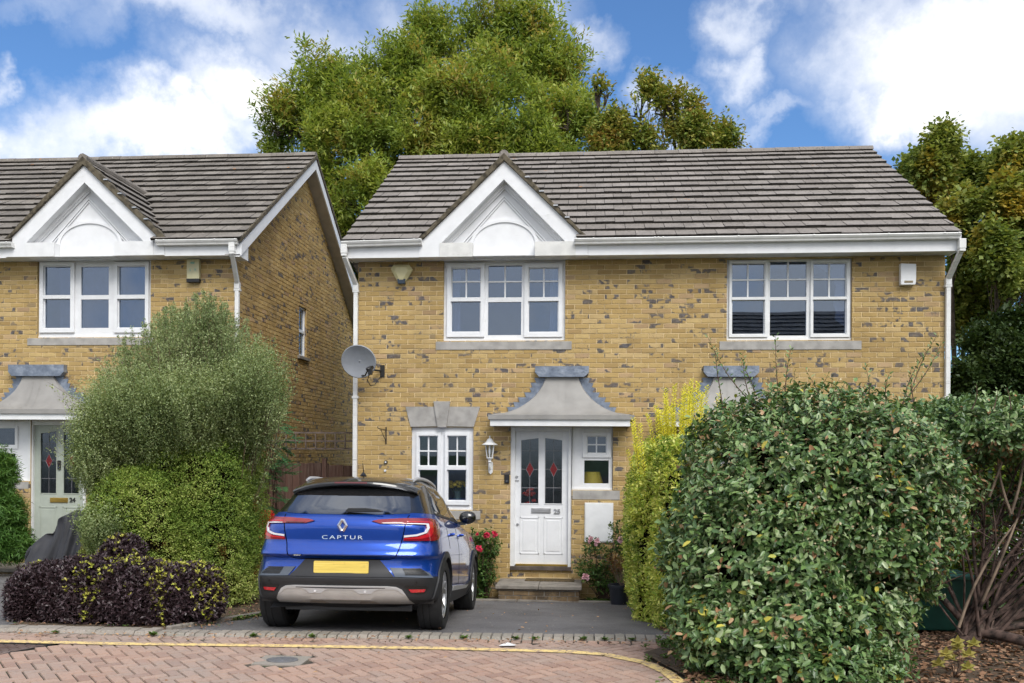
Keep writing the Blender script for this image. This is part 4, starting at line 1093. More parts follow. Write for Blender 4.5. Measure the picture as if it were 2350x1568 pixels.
# arch mouldings, sills
for sg in (-1, 1):
    for ya in (0, 2.639):
        a_ = []; 
        outer = [(ya+.435*math.cos(t), .35+.425*math.sin(t)) for t in [PI*(-.10+1.2*i/40) for i in range(41)]]
        inner = [(ya+.372*math.cos(t), .35+.365*math.sin(t)) for t in [PI*(-.10+1.2*i/40) for i in range(41)]]
        if ya == 0: outer = [(p[0], p[1]) for p in outer]
        mb = MB()
        for i in range(41):
            o_, i_ = outer[i], inner[i]
            mb.v += [tuple(S_side(o_[0], max(o_[1], .21), .004, sg)), tuple(S_side(o_[0], max(o_[1], .21), .020, sg)), tuple(S_side(i_[0], max(i_[1], .21), .028, sg)), tuple(S_side(i_[0], max(i_[1], .21), -.05, sg))]
        for i in range(40):
            for j in range(3):
                q = (i*4+j, (i+1)*4+j, (i+1)*4+j+1, i*4+j+1); mb.f.append(q if sg < 0 else q[::-1]); mb.m.append(0)
        mb.build('arch_moulding', M['clad'], car, smooth=True, local=True, auto=35)
    fs = lambda y, z, o, sg=sg: S_side(y, z, o, sg)
    patch('side_sill', [(.36, .22), (2.27, .22), (2.27, .36), (2.15, .40), (1.9, .37), (.6, .37), (.42, .42)], fs, M['clad'], car, .018, .03, .1)
    patch('sill_trim', [(.50, .36), (1.75, .33), (1.95, .36), (.50, .41)], fs, M['silver2'], car, .024, .02, .1)
    # side glass: rear quarter, rear door, front door
    g1 = [(-.02, 1.19), (.30, 1.155), (.30, 1.36), (.18, 1.33)]
    g2 = [(.34, 1.152), (1.06, 1.13), (1.06, 1.43), (.7, 1.425), (.34, 1.37)]
    g3_ = [(1.12, 1.128), (2.02, 1.105), (1.75, 1.27), (1.45, 1.40), (1.12, 1.43)]
    for g in (g1, g2, g3_): patch('side_window', g, fs, M['sglass'], car, .004, .012, .08)
    patch('waist_strip', [(-.05, 1.135), (2.08, 1.08), (2.08, 1.10), (-.05, 1.155)], fs, M['black'], car, .008, .012, .1)
    for pts in ([(1.085, .40), (1.10, .40), (1.10, 1.12), (1.085, 1.12)], [(.36, .80), (.375, .80), (.375, 1.14), (.36, 1.14)], [(2.16, .42), (2.175, .42), (2.12, 1.08), (2.105, 1.08)]):
        patch('door_seam', pts, fs, M['gapm'], car, .0015, .006, .06)
    for yh in (.62, 1.42):
        p = S_side(yh+.1, .955, .0, sg); mbh = MB(); mbh.box(min(p.x, p.x+sg*.045)-.0, max(p.x, p.x+sg*.045), yh, yh+.20, .935, .965)
        mbh.build('door_handle', M['blue'], car, bevel=.012, local=True)
    p = S_side(1.86, 1.10, 0, sg)
    mr = MB(); 
    mr.lathe([(0, -.09), (.045, -.085), (.075, -.05), (.085, 0), (.08, .06), (.05, .10), (0, .11)], (0, 0, 0), 'y', 16)
    mr.v = [(p.x+sg*.12+v[0]*1.25, 1.84+v[1]*.8, 1.165+v[2]*.95) for v in mr.v]
    mr.box(min(p.x-sg*.03, p.x+sg*.10), max(p.x-sg*.03, p.x+sg*.10), 1.82, 1.90, 1.075, 1.115)
    mo = mr.build('door_mirror', M['cblack'], car, smooth=True, local=True)
    # roof rail
    pts = []; 
    for i in range(15):
        y = -.02+1.45*i/14; t = i/14; pts.append((sg*(.560-.02*abs(t-.5)), y, 1.478+.052*math.sin(PI*min(1, max(0, t)))**.5))
    rl = MB().tube(pts, [.012]+[.019]*13+[.012], 8); rl.v = [(v[0], v[1], v[2]) for v in rl.v]
    rl.build('roof_rail', M['silver2'], car, smooth=True, local=True, auto=60)
    # small C-pillar blade
# tail gate details
rr_ = lambda x, z, o: S_rear(x, z, o)
def seam(pts, w=.006):
    mb = MB()
    a = [S_rear(x, z, .0022) for x, z in pts]
    L_, R__ = [], []
    for i in range(len(pts)):
        d = (a[min(i+1, len(a)-1)]-a[max(i-1, 0)]).normalized(); nn_ = Vector((0, -1, 0)); w_ = d.cross(nn_).normalized()*w/2
        L_.append(a[i]+w_); R__.append(a[i]-w_)
    vs = L_+R__; n = len(a); mb.add(vs, [(i, i+1, n+i+1, n+i) for i in range(n-1)]+[(n+i, n+i+1, i+1, i) for i in range(n-1)]); return mb
def dense(pts, k=8):
    out = []
    for i in range(len(pts)-1):
        for j in range(k): t = j/k; out.append((pts[i][0]*(1-t)+pts[i+1][0]*t, pts[i][1]*(1-t)+pts[i+1][1]*t))
    return out+[pts[-1]]
path = [(.60, 1.12), (.585, 1.05), (.57, .95), (.55, .86), (.528, .77), (.515, .735), (.49, .712), (.45, .70), (.38, .697), (0, .695)]
sm = seam(dense(path+[(-a, b) for a, b in path[-2::-1]]), .009); sm.build('tailgate_seam', M['gapm'], car, local=True)
# lower garnish round the plate
garn = [(-.355, .692), (.355, .692), (.50, .535), (-.50, .535)]
patch('plate_panel', garn, rr_, M['clad'], car, .008, .02, .05)
for sg in (-1, 1):
    mz = (lambda p: p) if sg > 0 else mirror
    fw = lambda s, z, o: S_wrap(s, z, o)
    patch('bumper_vent', mz([(.51, .538), (.90, .528), (.84, .572), (.76, .605), (.66, .618), (.45, .622)]), fw, M['clad2'], car, .010, .02, .04)
    vo = None
    for k in range(5):
        z = .556+k*.0135
        patch('vent_slat', mz([(.60-.006*k, z), (.83-.018*k, z-.002), (.82-.02*k, z+.008), (.598-.007*k, z+.009)]), fw, M['black'], car, .0165, .01, .05)
    # tail lamp
    outer = [(.275, 1.056), (.33, 1.072), (.56, 1.088), (.80, 1.094), (1.00, 1.085), (1.10, 1.055), (1.115, 1.0), (1.08, .935), (1.0, .893), (.88, .878), (.57, .874), (.575, .902), (.70, .916), (.775, .945), (.80, 1.0), (.79, 1.028), (.56, 1.032), (.36, 1.032)]
    lamp = patch('tail_lamp', mz(outer), fw, M['lred'], car, .014, .04, .035)
    patch('lamp_lens', mz([(.95, 1.078), (1.05, 1.058), (1.085, 1.0), (1.05, .935), (.95, .90), (.98, .95), (.985, 1.03)]), fw, M['ldark'], lamp, .0165, .008, .03)
    patch('lamp_strip', mz([(.575, .905), (.70, .920), (.80, .952), (.835, 1.0), (.825, 1.041), (.70, 1.043), (.60, 1.039), (.60, 1.034), (.795, 1.031), (.803, 1.0), (.775, .962), (.69, .936), (.575, .924)]), fw, M['lwhite'], lamp, .018, .01, .03)
    patch('lamp_glow', mz([(.575, .888), (.74, .896), (.85, .92), (.895, .97), (.90, 1.05), (.87, 1.062), (.60, 1.060), (.60, 1.050), (.835, 1.049), (.845, .998), (.81, .945), (.71, .912), (.575, .898)]), fw, M['lred2'], lamp, .0175, .01, .03)
    patch('lamp_strip', mz([(.36, 1.043), (.56, 1.048), (.56, 1.036), (.38, 1.034)]), fw, M['ldark'], lamp, .0175, .01, .04)
    # reflector cluster low in the bumper
    patch('lamp_bezel', mz([(.60, .455), (.80, .455), (.84, .44), (.80, .385), (.72, .375), (.64, .395)]), fw, M['black'], car, .004, .01, .05)
    patch('reflector', mz([(.635, .422), (.80, .422), (.785, .396), (.66, .392)]), fw, M['lred2'], car, .010, .01, .05)
    patch('sensor', mz([(.235+.011*math.cos(t), .397+.011*math.sin(t)) for t in [2*PI*i/10 for i in range(10)]]), rr_, M['lwhite'], car, .026, .01, .05)
    patch('sensor', mz([(.70+.009*math.cos(t), .488+.009*math.sin(t)) for t in [2*PI*i/10 for i in range(10)]]), rr_, M['black'], car, .006, .01, .05)
# skid plate in silver, with a lighter upper band
sk = [(-.655, .275), (.655, .275), (.60, .375), (.57, .42), (.52, .445), (.44, .452), (-.44, .452), (-.52, .445), (-.57, .42), (-.60, .375)]
skid = patch('skid_plate', sk, rr_, M['silver'], car, .014, .035, .05)
band = [(-.60, .37), (-.57, .415), (-.52, .438), (-.44, .445), (.44, .445), (.52, .438), (.57, .415), (.60, .37), (.575, .375), (.54, .408), (.5, .42), (.36, .42), (.32, .405), (.29, .378), (.18, .378), (.15, .40), (.12, .415), (-.12, .415), (-.15, .40), (-.18, .378), (-.29, .378), (-.32, .405), (-.36, .42), (-.5, .42), (-.54, .408), (-.575, .375)]
patch('skid_band', band, rr_, M['silver2'], skid, .020, .01, .05)
patch('skid_slot', [(-.42, .436), (.42, .436), (.42, .430), (.12, .424), (-.12, .424), (-.42, .430)], rr_, M['clad'], skid, .0215, .005, .06)
for sg in (-1, 1): patch('tow_cover', [(sg*.14, .278), (sg*.34, .278), (sg*.30, .302), (sg*.18, .302)], rr_, simple('tow_cover_grey', (.30, .27, .25), .5), skid, .017, .005, .05)
# number plate
def rrect(x0, x1, z0, z1, r, n=5):
    o = []
    for cx, cz, a0 in ((x1-r, z1-r, 0), (x0+r, z1-r, PI/2), (x0+r, z0+r, PI), (x1-r, z0+r, 1.5*PI)):
        o += [(cx+r*math.cos(a0+PI/2*i/n), cz+r*math.sin(a0+PI/2*i/n)) for i in range(n+1)]
    return o
yp = -.676
MB().prism(rrect(-.26, .26, .567, .678, .012), yp-.012, yp, 'y').build('number_plate', M['plate'], car, local=True)
hold = MB().prism([(-.21, .568), (.21, .568), (.20, .552), (-.20, .552)], yp-.008, yp, 'y').build('plate_holder', M['black'], car, local=True)
# rear window and trim
patch('rear_window', [(-.60, 1.135), (-.4, 1.122), (0, 1.116), (.4, 1.122), (.60, 1.135), (.595, 1.18), (.545, 1.355), (.52, 1.372), (-.52, 1.372), (-.545, 1.355), (-.595, 1.18)], rr_, M['rglass'], car, .006, .012, .05)
wp = MB().prism([(0.0, 1.150), (.03, 1.178), (.20, 1.180), (.33, 1.165), (.37, 1.150), (.35, 1.143), (.02, 1.136)], -.60, -.572, 'y')
wp.build('rear_wiper', M['black'], car, local=True, bevel=.006)
# roof spoiler
sp = MB(); nx = 24
for i in range(nx+1):
    u = -1+2*i/nx; x = .625*u; e = abs(u)**3; dz = -.022*u*u-.055*e; dy = .05*u*u+.13*e
    for (y, z) in ((.10, 1.528), (-.15, 1.505), (-.33, 1.468), (-.405, 1.440), (-.41, 1.425), (-.36, 1.398), (-.26, 1.385), (-.05, 1.40)):
        sp.v.append((x*(1 if y < 0 else .92), y+dy*(1 if y < -.1 else .3), z+dz))
m8 = 8
for i in range(nx):
    for j in range(m8-1): sp.f.append((i*m8+j, i*m8+j+1, (i+1)*m8+j+1, (i+1)*m8+j)); sp.m.append(0)
sp.f += [tuple(range(m8))[::-1], tuple(nx*m8+j for j in range(m8))]; sp.m += [0, 0]
so = sp.build('roof_spoiler', M['cblack'], car, smooth=True, local=True, auto=35)
hb = MB(); 
for i in range(12):
    u0, u1 = -.16+.32*i/12, -.16+.32*(i+1)/12
    f = lambda u: (-.413+.05*(u/.625)**2, 1.431-.022*(u/.625)**2)
    (ya_, za_), (yb_, zb_) = f(u0), f(u1)
    hb.add([(u0, ya_, za_-.007), (u1, yb_, zb_-.007), (u1, yb_+.004, zb_+.008), (u0, ya_+.004, za_+.008)], [(0,1,2,3)])
hb.build('brake_light', M['ldark'], so, local=True)
fin = MB().lathe([(0, .045), (.018, .03), (.035, .01), (.045, 0)], (0, .12, 1.535), 'z', 12); fin.v = [(v[0]*.8, (v[1]-.12)*1.5+.12, v[2]) for v in fin.v]
fin.tube([(0, .13, 1.57), (-.0, .07, 1.66)], [.006, .0035], 6); fin.build('aerial', M['black'], car, local=True)
# lozenge badge and lettering
em = MB(); y0 = -.680
def loz(w, h, c): return [(0, h/2), (w/2, 0), (0, -h/2), (-w/2, 0)]
zc = 1.01
o_ = [(-.016, .062), (.016, .062), (.053, 0), (.016, -.062), (-.016, -.062), (-.053, 0)]; i_ = [(0, .033), (0, .033), (.020, 0), (0, -.033), (0, -.033), (-.020, 0)]
mid = [((o_[k][0]+i_[k][0])/2, (o_[k][1]+i_[k][1])/2) for k in range(6)]
vs = [(p[0], y0-.004, zc+p[1]) for p in o_]+[(p[0], y0-.020, zc+p[1]) for p in mid]+[(p[0], y0-.004, zc+p[1]) for p in i_]
fs = []
for k in range(6):
    j = (k+1) % 6; fs += [(k, j, 6+j, 6+k), (6+k, 6+j, 12+j, 12+k)]
em.add(vs, fs); em.build('badge', M['chrome'], car, local=True)
text('CAPTUR', .050, 'model_lettering', M['chrome'], car, Matrix.Translation((0, -.677, .898)) @ FACE_S, ext=.002, sx=1.75, space=1.28, local=True)
stk = MB().prism([(-.455, .722), (-.375, .722), (-.375, .736), (-.455, .736)], -.712, -.700, 'y').build('sticker', M['black'], car, local=True)
text('RENAULT', .014, 'sticker_text', M['lwhite'], stk, Matrix.Translation((-.415, -.7125, .729)) @ FACE_S, ext=.0003, local=True)
# wheels
for ya in (0, 2.639):
    for sg in (-1, 1):
        x0 = sg*.775
        tw_ = .122
        tp = [(.235, -tw_*.9), (.30, -tw_*1.02), (.325, -tw_*.96), (.343, -tw_*.80), (.3465, -.06), (.341, -.058), (.341, -.050), (.347, -.048), (.3475, 0), (.342, .003), (.342, .011), (.347, .013), (.3465, .06), (.343, tw_*.8), (.325, tw_*.96), (.30, tw_*1.02), (.235, tw_*.9)]
        ty = MB().lathe(tp, (x0, ya, .345), 'x', 56); wh = ty.build('wheel', M['tyre'], car, smooth=True, local=True, auto=30)
        rm_ = MB(); q = sg
        rm_.lathe([(.236, q*.098), (.228, q*.100), (.215, q*.085), (.205, q*.03), (.205, -q*.09)], (x0, ya, .345), 'x', 48)
        rm_.lathe([(0, q*.085), (.045, q*.085), (.06, q*.07), (.06, q*.03)], (x0, ya, .345), 'x', 20)
        for k in range(5):
            a = 2*PI*k/5+.3
            for da in (-.20, .20):
                pr = []
                for (rr2, wd, dx) in ((.05, .028, .070), (.12, .020, .082), (.20, .022, .088), (.222, .026, .090)):
                    aa = a+da*(rr2-.03)/.19
                    c_ = (math.cos(aa), math.sin(aa)); t_ = (-c_[1], c_[0])
                    for s_ in (-1, 1): pr.append((x0+q*dx, ya+c_[0]*rr2+t_[0]*wd*s_, .345+c_[1]*rr2+t_[1]*wd*s_))
                    for s_ in (1, -1): pr.append((x0+q*(dx-.03), ya+c_[0]*rr2+t_[0]*wd*s_, .345+c_[1]*rr2+t_[1]*wd*s_))
                fs = []
                for i in range(3):
                    for j in range(4): fs.append((i*4+j, i*4+(j+1) % 4, (i+1)*4+(j+1) % 4, (i+1)*4+j))
                rm_.add(pr, fs+[(0,1,2,3), (12,15,14,13)])
        rm_.build('rim', M['alloy'], wh, smooth=True, local=True, auto=30)
        MB().lathe([(0, -q*.01), (.20, -q*.01)], (x0, ya, .345), 'x', 24).build('brake_disc', M['black'], wh, local=True)
# ================================================================== ground, drives, road
YK = -5.5
def A_of(x): 
    t = min(1, max(0, (x+5.2)/1.6)); return .22+(.51-.22)*t
def hz(x, y): return -A_of(x)*min(1, max(0, (y-YK)/(-YK)))
def sheet(name, xs, ys, mt, dz=0., inside=None, kind='structure'):
    mb = MB(); nx, ny = len(xs), len(ys)
    for y in ys:
        for x in xs: mb.v.append((x, y, hz(x, y)+dz))
    for j in range(ny-1):
        for i in range(nx-1):
            if inside and not inside((xs[i]+xs[i+1])/2, (ys[j]+ys[j+1])/2): continue
            mb.f.append((j*nx+i, j*nx+i+1, (j+1)*nx+i+1, (j+1)*nx+i)); mb.m.append(0)
    o = mb.build(name, mt); tag(o, kind=kind); return o
xs = [-900, -200, -60, -20, -12]+[-10+.4*i for i in range(51)]+[12, 20, 60, 200, 900]
ys = [-900, -200, -60, -30, -14, -10, -7, -6, YK]+[YK+.275*i for i in range(1, 21)]+[3, 9, 20, 60, 200, 900]
sheet('ground', xs, ys, M['ground'], -.05)
def poly_sheet(name, poly, mt, dz, step=.25, kind='structure', fn=None, parent=None):
    bm = bmesh.new(); bm.faces.new([bm.verts.new((p[0], p[1], 0)) for p in poly])
    for ax in (0, 1):
        lo = min(p[ax] for p in poly); hi = max(p[ax] for p in poly); n = int((hi-lo)/step)+1
        for i in range(1, n):
            c = lo+(hi-lo)*i/n
            bmesh.ops.bisect_plane(bm, geom=bm.verts[:]+bm.edges[:]+bm.faces[:], plane_co=(c, 0, 0) if ax == 0 else (0, c, 0), plane_no=(1, 0, 0) if ax == 0 else (0, 1, 0))
    bmesh.ops.triangulate(bm, faces=[f for f in bm.faces if len(f.verts) > 4])
    for v in bm.verts: v.co.z = (fn or hz)(v.co.x, v.co.y)+dz
    bmesh.ops.recalc_face_normals(bm, faces=bm.faces)
    if sum(f.normal.z for f in bm.faces) < 0: bmesh.ops.reverse_faces(bm, faces=bm.faces)
    me = bpy.data.meshes.new(name); bm.to_mesh(me); bm.free(); me.materials.append(mt)
    o = link(bpy.data.objects.new(name, me), parent)
    if kind: tag(o, kind=kind)
    return o
KL = [(-14, -5.86), (-5.53, -5.86), (-4.24, -5.86), (-3.0, -5.80), (-1.2, -5.69), (.6, -5.58), (1.2, -5.56), (1.9, -5.60), (8, -5.7)]   # front edge of the kerb blocks
def kl(x): return float(np.interp(x, [p[0] for p in KL], [p[1] for p in KL]))
poly_sheet('driveway', [(-3.98, kl(-3.98)+.2), (.88, kl(.88)+.2), (.80, -4.4), (.66, -3.0), (.60, -.72), (-3.45, -.80), (-3.55, -3.0), (-3.75, -4.6)], M['asphalt'], .004)
poly_sheet('driveway', [(-12, -5.66), (-5.62, -5.66), (-5.75, -4.0), (-6.1, -2.2), (-6.3, -.6), (-12, -.6)], M['asphalt'], .004)
poly_sheet('planting_bed', [(-5.62, -5.66), (-3.98, kl(-3.98)+.2), (-3.75, -4.6), (-3.55, -3.0), (-3.45, -.8), (-3.4, .35), (-6.3, .38), (-6.3, -.6), (-6.1, -2.2), (-5.75, -4.0)], M['soil'], .010)
poly_sheet('planting_bed', [(-3.45, -.80), (.60, -.72), (.65, .0), (-3.6, .0)], M['soil'], .012)
poly_sheet('planting_bed', [(.85, -10.5), (.80, -7.1), (.58, -6.5), (.48, -6.15), (.70, -5.86), (.95, -5.60), (.88, kl(.88)+.2), (.80, -4.4), (.66, -3.0), (.60, -.72), (.65, 0), (7.5, 0), (7.5, -9.5)], M['soil'], .008, step=.4, fn=lambda x, y: hz(x, y) if y > -5.5 else .01)
poly_sheet('back_path', [(-5.8, .42), (-3.6, .0), (-3.6, 8), (-5.8, 8)], M['asphalt'], .004)
# concrete edging of the bed
def edging(pts, w=.06, h=.05, name='edging'):
    mb = MB()
    for i in range(len(pts)-1):
        a, b = Vector((*pts[i], 0)), Vector((*pts[i+1], 0)); d = (b-a).normalized(); n = Vector((-d.y, d.x, 0))*w/2
        L = (b-a).length; k = max(1, round(L/.9))
        for j in range(k):
            p, q = a+(b-a)*(j/k)+d*.004, a+(b-a)*((j+1)/k)-d*.004
            vs = []
            for zz in (-.1, h):
                for c in (p-n, q-n, q+n, p+n): vs.append((c.x, c.y, hz(c.x, c.y)+zz))
            mb.add(vs, [(4,5,6,7),(0,1,5,4),(1,2,6,5),(2,3,7,6),(3,0,4,7)])
    o = mb.build(name, M['stonedark'], None, bevel=.012); tag(o, kind='structure'); return o
edging([(-3.98, kl(-3.98)+.21), (-3.75, -4.6), (-3.55, -3.0), (-3.45, -.84)])
edging([(-3.45, -.80), (.60, -.72)], .05, .035)
# kerb of small blocks laid on end
kb = MB(); x = -12.0; rr = random.Random(5)
while x < .95:
    w_ = .095; y = kl(x+w_/2); zt = .035+rr.uniform(-.004, .004) if x < -4.1 else .022+rr.uniform(-.004, .004); j = rr.uniform(-.004, .004) if x > -4.1 else 0
    zz = hz(x, y+.2)
    dy = .205; d = .012
    g = .0008 if x < -4.1 else .003; eb2 = .002 if x < -4.1 else .005
    v0 = [(x+g, y+j, -.06), (x+w_-g, y+j+.002, -.06), (x+w_-g, y+dy, -.06), (x+g, y+dy, -.06)]
    v1 = [(x+g, y+j, zt-.03), (x+w_-g, y+j+.002, zt-.03), (x+w_-g, y+dy, zt-.01), (x+g, y+dy, zt-.01)]
    v2 = [(x+g+eb2, y+j+.035, zt), (x+w_-g-eb2, y+j+.035, zt), (x+w_-g-eb2, y+dy-d, zt), (x+g+eb2, y+dy-d, zt)]
    kb.add(v0+v1+v2, [(0,1,5,4),(1,2,6,5),(2,3,7,6),(3,0,4,7),(4,5,9,8),(5,6,10,9),(6,7,11,10),(7,4,8,11),(8,9,10,11)])
    x += w_
tag(kb.build('kerb', M['kerbstone']), kind='structure')
# herring-bone block paving, every block a chamfered stone of the one road surface
rd = sheet('road', [-60, -14, 14, 60], [-60, -14, -5.9, kl(0)+.03], M['joint'], -.012)
rr = random.Random(2); pv = MB(); Wb = .1; a45 = math.radians(40); ca, sa = math.cos(a45), math.sin(a45)
def road_ok(x, y):
    if not (-9.5 < x < 6.0 and -10.5 < y < kl(x)-.10): return False
    if x > float(np.interp(y, [-10, -7.1, -6.5, -6.15, -5.9], [.85, .80, .58, .50, .75])): return False
    if -8 < x < -4.70+(y+6.3)*.45 and -6.88 < y < -6.32: return False
    if abs(x+2.50) < .21 and abs(y+6.70) < .17: return False
    return True
def block(cx, cy, l, w, ang, zt=0., m=0):
    c_, s_ = math.cos(ang), math.sin(ang); g = .007; b_ = .006; jz = [rr.uniform(-.002, .002) for _ in range(4)]; d0 = rr.uniform(-.0015, .0015)
    co = []
    for (u, v) in ((-1, -1), (1, -1), (1, 1), (-1, 1)): co.append((u*(l/2-g/2), v*(w/2-g/2)))
    lo = [(cx+u*c_-v*s_, cy+u*s_+v*c_, zt-.02) for u, v in co]
    up = [(cx+(u-math.copysign(b_, u))*c_-(v-math.copysign(b_, v))*s_, cy+(u-math.copysign(b_, u))*s_+(v-math.copysign(b_, v))*c_, zt+d0+jz[i]*.5) for i, (u, v) in enumerate(co)]
    pv.add(lo+up, [(4,5,6,7),(0,1,5,4),(1,2,6,5),(2,3,7,6),(3,0,4,7)], m)
for i in range(-150, 151):
    for j in range(-150, 151):
        k = (i+j) % 4
        # cell (i,j): horizontal block covers (i,j),(i+1,j) when k==0; vertical covers (i,j),(i,j+1) when k==2... checked for full cover
        if k == 0: cu_, cv_, hor = (i+1)*Wb, (j+.5)*Wb, True
        elif k == 2: cu_, cv_, hor = (i+.5)*Wb, (j+1)*Wb, False
        else: continue
        x = cu_*ca-cv_*sa-2; y = cu_*sa+cv_*ca-7
        if not road_ok(x, y): continue
        block(x, y, .2, .1, a45 if hor else a45+PI/2)
# header course along the kerb
x = -9.5
while x < .6:
    block(x+.05, kl(x)-.055, .1, .1, 0); x += .1

tag(pv.build('road_paving', M['paver']), kind='structure')
# yellow line painted along the edge
YL = [(-9, -6.26), (-6.5, -6.27), (-5.235, -6.271), (-4.2, -6.26), (-2.86, -6.19), (-1.3, -6.13), (-.18, -6.14), (.16, -6.22), (.473, -6.487), (.62, -6.80), (.70, -7.15), (.72, -10)]
pts = []
for i in range(len(YL)-1):
    a, b = Vector(YL[i]), Vector(YL[i+1]); k = max(1, int((b-a).length/.08))
    pts += [a+(b-a)*(j/k) for j in range(k)]
mb = MB(); rr2 = random.Random(8)
for i in range(len(pts)-1):
    a, b = pts[i], pts[i+1]; d = (b-a).normalized(); n = Vector((-d.y, d.x))*.053
    w0, w1 = 1+rr2.uniform(-.06, .06), 1+rr2.uniform(-.06, .06)
    mb.quad((a.x-n.x, a.y-n.y, .0065), (b.x-n.x, b.y-n.y, .0065), (b.x+n.x, b.y+n.y, .0065), (a.x+n.x, a.y+n.y, .0065))
tag(mb.build('road_marking', M['yline']), kind='structure')
# recessed tray cover of small brown blocks, bottom left
M['brownpave'] = paver_mat('brown_tray_block', [(.075, .045, .04), (.095, .058, .05), (.11, .068, .058), (.085, .055, .05)], (.12, .09, .08))
mc = thing('manhole_cover', 'brown block-filled tray cover flush in the road at the left edge', 'manhole cover', (-5.6, -6.6, 0))
tb = MB(); q = lambda y: -4.70+(y+6.3)*.45
pv = MB(); y = -6.86
while y < -6.34:
    x = -7.9+(.05 if int(round((y+6.86)/.055)) % 2 else 0)
    while x < q(y)-.06: block(x+.05, y+.0275, .1, .055, 0, -.004); x += .1
    y += .055
tr = pv.build('tray_blocks', M['brownpave'], mc)
fr = MB(); 
fr.prism([(q(-6.87)-.015, -6.885), (q(-6.87), -6.885), (q(-6.325), -6.32), (q(-6.325)-.015, -6.32)], -.02, .001, 'z'); fr.box(-8, q(-6.33)-.015, -6.335, -6.32, -.02, .001); fr.box(-8, q(-6.87)-.015, -6.885, -6.87, -.02, .001)
fr.build('tray_frame', M['iron'], mc)
ic = thing('inspection_cover', 'small grey oval cast cover set among the road blocks', 'drain cover', (-2.5, -6.7, 0))
MB().box(-2.70, -2.30, -6.87, -6.53, -.03, -.002).build('concrete_surround', M['kerbstone'], ic)
el = MB().prism([(-2.5+.13*math.cos(t), -6.7+.10*math.sin(t)) for t in [2*PI*i/28 for i in range(28)]], -.002, .006, 'z')
for i in range(4):
    for j in range(3): el.box(-2.5-.075+i*.045, -2.5-.05+i*.045, -6.7-.05+j*.04, -6.7-.035+j*.04, .006, .009)
el.build('lid', simple('cast_iron_grey', (.20, .20, .205), .5, .3), ic)
# ================================================================== things fixed to the walls
def on(px, py, Y): return P(px, py, Y)
# satellite dish
c = on(826, 829, -.34); sd = thing('satellite_dish', 'round grey satellite dish on a wall bracket at the left corner above the ground floor', 'satellite dish', (c[0]+.28, 0, c[2]-.12))
dm = MB(); R_ = .262; rings_ = 9
for i in range(rings_+1):
    r = R_*i/rings_
    for k in range(40):
        a = 2*PI*k/40; dm.v.append((r*1.04*math.cos(a), -.0+ -.055+ (r/R_)**2*-.05+.05, r*.93*math.sin(a)))
for i in range(rings_):
    for k in range(40):
        k2 = (k+1) % 40; dm.f.append((i*40+k, i*40+k2, (i+1)*40+k2, (i+1)*40+k)); dm.m.append(0)
n0 = len(dm.v)
for k in range(40):
    a = 2*PI*k/40; dm.v.append(((R_+.008)*1.04*math.cos(a), -.048, (R_+.008)*.93*math.sin(a)))
for k in range(40):
    k2 = (k+1) % 40; dm.f.append((rings_*40+k, rings_*40+k2, n0+k2, n0+k)); dm.m.append(0)
rot = Matrix.Rotation(math.radians(14), 3, 'X') @ Matrix.Rotation(math.radians(-8), 3, 'Z')
for i, v in enumerate(dm.v):
    w = rot @ Vector(v); dm.v[i] = (c[0]+w.x, c[1]+w.y, c[2]+w.z)
dob = dm.build('reflector', M['dish'], sd, smooth=True); so_ = dob.modifiers.new('s', 'SOLIDIFY'); so_.thickness = .006
am = MB(); am.tube([(c[0]+.02, c[1]+.04, c[2]-.1), (c[0]+.20, -.12, c[2]-.12), (c[0]+.26, -.0, c[2]-.12)], .016, 8)
am.box(c[0]+.24, c[0]+.31, -.02, -.002, c[2]-.22, c[2]-.03); am.build('mount', M['iron'], sd)
fa = MB(); e0 = on(838, 862, -.42); e1 = on(846, 846, -.62)
fa.tube([(c[0]+.02, c[1]+.02, c[2]-.22), e0, e1], .012, 8); fa.build('feed_arm', M['iron'], sd)
l = MB(); l.tube([(e1[0]-.05, e1[1]+.04, e1[2]-.01), (e1[0]+.0, e1[1]+.05, e1[2]+.01), (e1[0]+.03, e1[1]+.12, e1[2]+.03)], [.022, .03, .028], 10); l.box(e1[0]-.02, e1[0]+.04, e1[1]+.03, e1[1]+.09, e1[2]-.09, e1[2]+.01)
l.build('receiver', M['black'], sd, bevel=.004)
cb = MB(); cb.tube([(e1[0], e1[1]+.06, e1[2]-.08), (e1[0]-.06, -.45, e1[2]-.16), (e1[0]-.05, -.3, e1[2]-.23), (e1[0]-.02, -.15, e1[2]-.21), (c[0]+.27, -.02, c[2]-.18)], .007, 6); cb.build('cable', M['black'], sd)
# burglar alarm boxes
q4 = lambda x, y: (P(z4(x), z4y(y), -.09)[0], P(z4(x), z4y(y), -.09)[2])
hexa = [q4(388, 884), (q4(495, 884)), q4(521, 918), q4(462, 1018), q4(424, 1018), q4(366, 912)]
ab = thing('alarm_box', 'cream six-sided burglar alarm box with dark tip, left of the white-barred upper window', 'alarm box', (q4(443, 940)[0], 0, q4(443, 940)[1]), group='alarm boxes on the brick fronts')
cx_ = sum(p[0] for p in hexa)/6; cz_ = sum(p[1] for p in hexa)/6
inn = [(cx_+(p[0]-cx_)*.62, cz_+(p[1]-cz_)*.62) for p in hexa]
hm = MB(); vs = [(p[0], -.009, p[1]) for p in hexa]+[(p[0], -.05, p[1]) for p in hexa]+[(p[0], -.09, p[1]) for p in inn]
fs = [(12+k) for k in range(6)]
hm.add(vs, [tuple(fs)[::-1]]+[(k, 6+k, 6+(k+1) % 6, (k+1) % 6) for k in range(6)]+[(6+k, 12+k, 12+(k+1) % 6, 6+(k+1) % 6) for k in range(6)])
hm.build('cover', M['cream2'], ab)
t0, t1 = q4(424, 985), q4(462, 1022); tz = q4(440, 985)[1]
